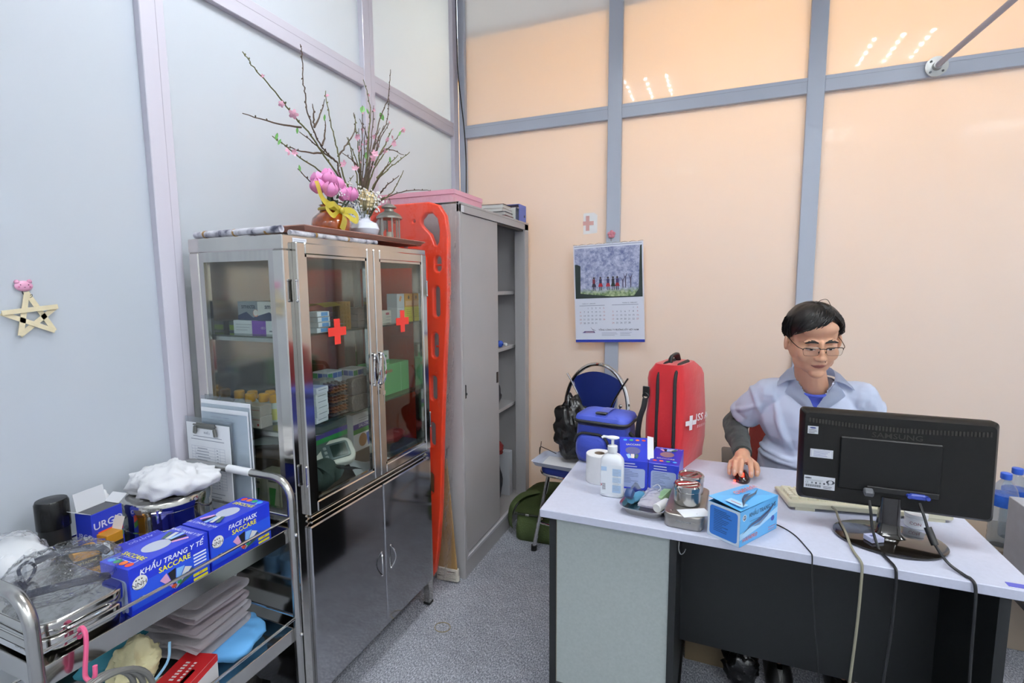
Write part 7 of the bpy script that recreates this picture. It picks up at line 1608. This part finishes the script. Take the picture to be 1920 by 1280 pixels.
for f in bm.faces:
    c = f.calc_center_median(); z = c.z
    if c.y < -.02 and z > .985 and abs(c.x+.003) < .002+.066*(z-.985)/.115: kill.append(f)
    elif z > 1.085 and math.hypot(c.x+.003, c.y+.045) < .072: kill.append(f)
for sh, el in ((SH_R, EL_R), (SH_L, EL_L)):
    d = (el-sh).normalized(); e0 = sh.lerp(el, .62)-O_
    kill += [f for f in bm.faces if (f.calc_center_median()-e0).dot(d) > .012 and (f.calc_center_median()-e0).length < .11]
bmesh.ops.delete(bm, geom=list(set(kill)), context='FACES'); bm.to_mesh(me); bm.free()
coat = smooth_obj('coat', me, COAT, pr)
sd_ = coat.modifiers.new('thickness', 'SOLIDIFY'); sd_.thickness = .003; sd_.offset = 0
cb = BVHTree.FromPolygons([v.co.copy() for v in me.vertices], [tuple(p.vertices) for p in me.polygons])
def coat_pt(x, z, off):
    h = cb.ray_cast(V((x, -.6, z)), V((0, 1, 0)))
    if h[0] and h[0].y < .05: return h[0]+V((0, -off, 0))
    h = cb.find_nearest(V((x, -.08, z))); return h[0]+V((0, -off, 0))
def lapel(name, L_, R_, off, n=10, curl=0.):
    q = B(); L_, R_ = [V((*p, 0)) for p in L_], [V((*p, 0)) for p in R_]
    def at(P, t): k = min(int(t*(len(P)-1)), len(P)-2); f = t*(len(P)-1)-k; return P[k].lerp(P[k+1], f)
    def fn(u, v): p = at(L_, v).lerp(at(R_, v), u); return coat_pt(p.x, p.y, off+curl*math.sin(math.pi*u))
    q.grid(fn, 8, n); bmesh.ops.solidify(q.bm, geom=q.bm.faces[:], thickness=.0022); return q.out(name, COAT, coat, angle=60)
cxx = -.003
for s_ in (-1, 1):
    lapel('lapel', [(cxx+s_*.060, 1.088), (cxx+s_*.030, 1.040), (cxx-s_*.001, .980)], [(cxx+s_*.084, 1.072), (cxx+s_*.100, 1.036), (cxx+s_*.006, .966)], .005, curl=.007)
    q = B()
    A = [(s_*.003, .040, 1.128), (s_*.045, .025, 1.128), (s_*.066, -.02, 1.124), (s_*.068, -.062, 1.108), (s_*.062, -.088, 1.088)]
    Bq = [(s_*.003, .078, 1.088), (s_*.070, .058, 1.086), (s_*.108, -.005, 1.080), (s_*.122, -.062, 1.072), (s_*.128, -.100, 1.058)]
    SA, SB = spline(A, 5), spline(Bq, 5); q.loft([[a+V((cxx, 0, 0)), a.lerp(c, .5)+V((cxx, 0, .008)), c+V((cxx, 0, 0))] for a, c in zip(SA, SB)], closed=False, caps=False)
    bmesh.ops.solidify(q.bm, geom=q.bm.faces[:], thickness=.0025); q.out('collar', COAT, coat, angle=60)
for z in (.945, .86, .775): q = B(); p = coat_pt(cxx+.004, z, .004); q.ell(p, (.006, .002, .006), nu=12, nv=6); q.out('button', mat('button_white', '#d5d8e4', .3), coat)
# office chair
t = thing('office_chair', 'black office chair with red mesh back behind the man', 'chair', (.355, 2.40, 0))
b = B(); b.loft([[V((x, y-.03, z)) for x, y in rrect(.48*k, .46*k, .08, 5)] for k, z in ((.95, .375), (1, .39), (1, .41), (.9, .420))]); b.out('seat', mat('seat_black', '#17181a', .7), t, angle=60)
RM_ = mat('red_mesh', '#a3463e', .7, bump=.6, bscale=300)
b = B(); b.grid(lambda u, v: V(((u-.5)*(.40-.04*v), .225+.05*v-.03*math.cos((u-.5)*3), .50+.42*v)), 12, 12); bmesh.ops.solidify(b.bm, geom=b.bm.faces[:], thickness=.012); b.out('mesh_back', RM_, t)
b = B(); b.tube([V((x*(1.03-.1*(z/.42)), .245+.05*(z/.42+.5), .71+z)) for x, z in rrect(.41, .44, .05, 5)], .012, 8, closed=True); b.out('back_frame', BLACKPL, t)
ARM = mat('arm_grey', '#55514e', .5)
for s_ in (-1, 1):
    q = B(); q.tube(spline([(s_*.24, .14, .42), (s_*.272, .12, .54), (s_*.282, .08, .62), (s_*.284, -.02, .665), (s_*.284, -.14, .660)], 6), .018, 10); q.out('arm_support', ARM, t)
    B().box((s_*.284, -.03, .685), (.058, .24, .024), bev=.010, seg=2).out('armrest', ARM, t)
B().cyl((0, 0, .10), (0, 0, .375), .028, n=16).out('gas_column', BLACKPL, t)
for k in range(5):
    a = R(90+72*k); l = B().tube([(0, 0, .11), (.27*math.cos(a), .27*math.sin(a), .075)], [.026, .016], 10).out('base_arm', BLACKPL, t)
    B().cyl((.27*math.cos(a)-.014*math.sin(a), .27*math.sin(a)+.014*math.cos(a), .028), (.27*math.cos(a)+.014*math.sin(a), .27*math.sin(a)-.014*math.cos(a), .028), .028, n=14).out('caster', BLACKR, l)
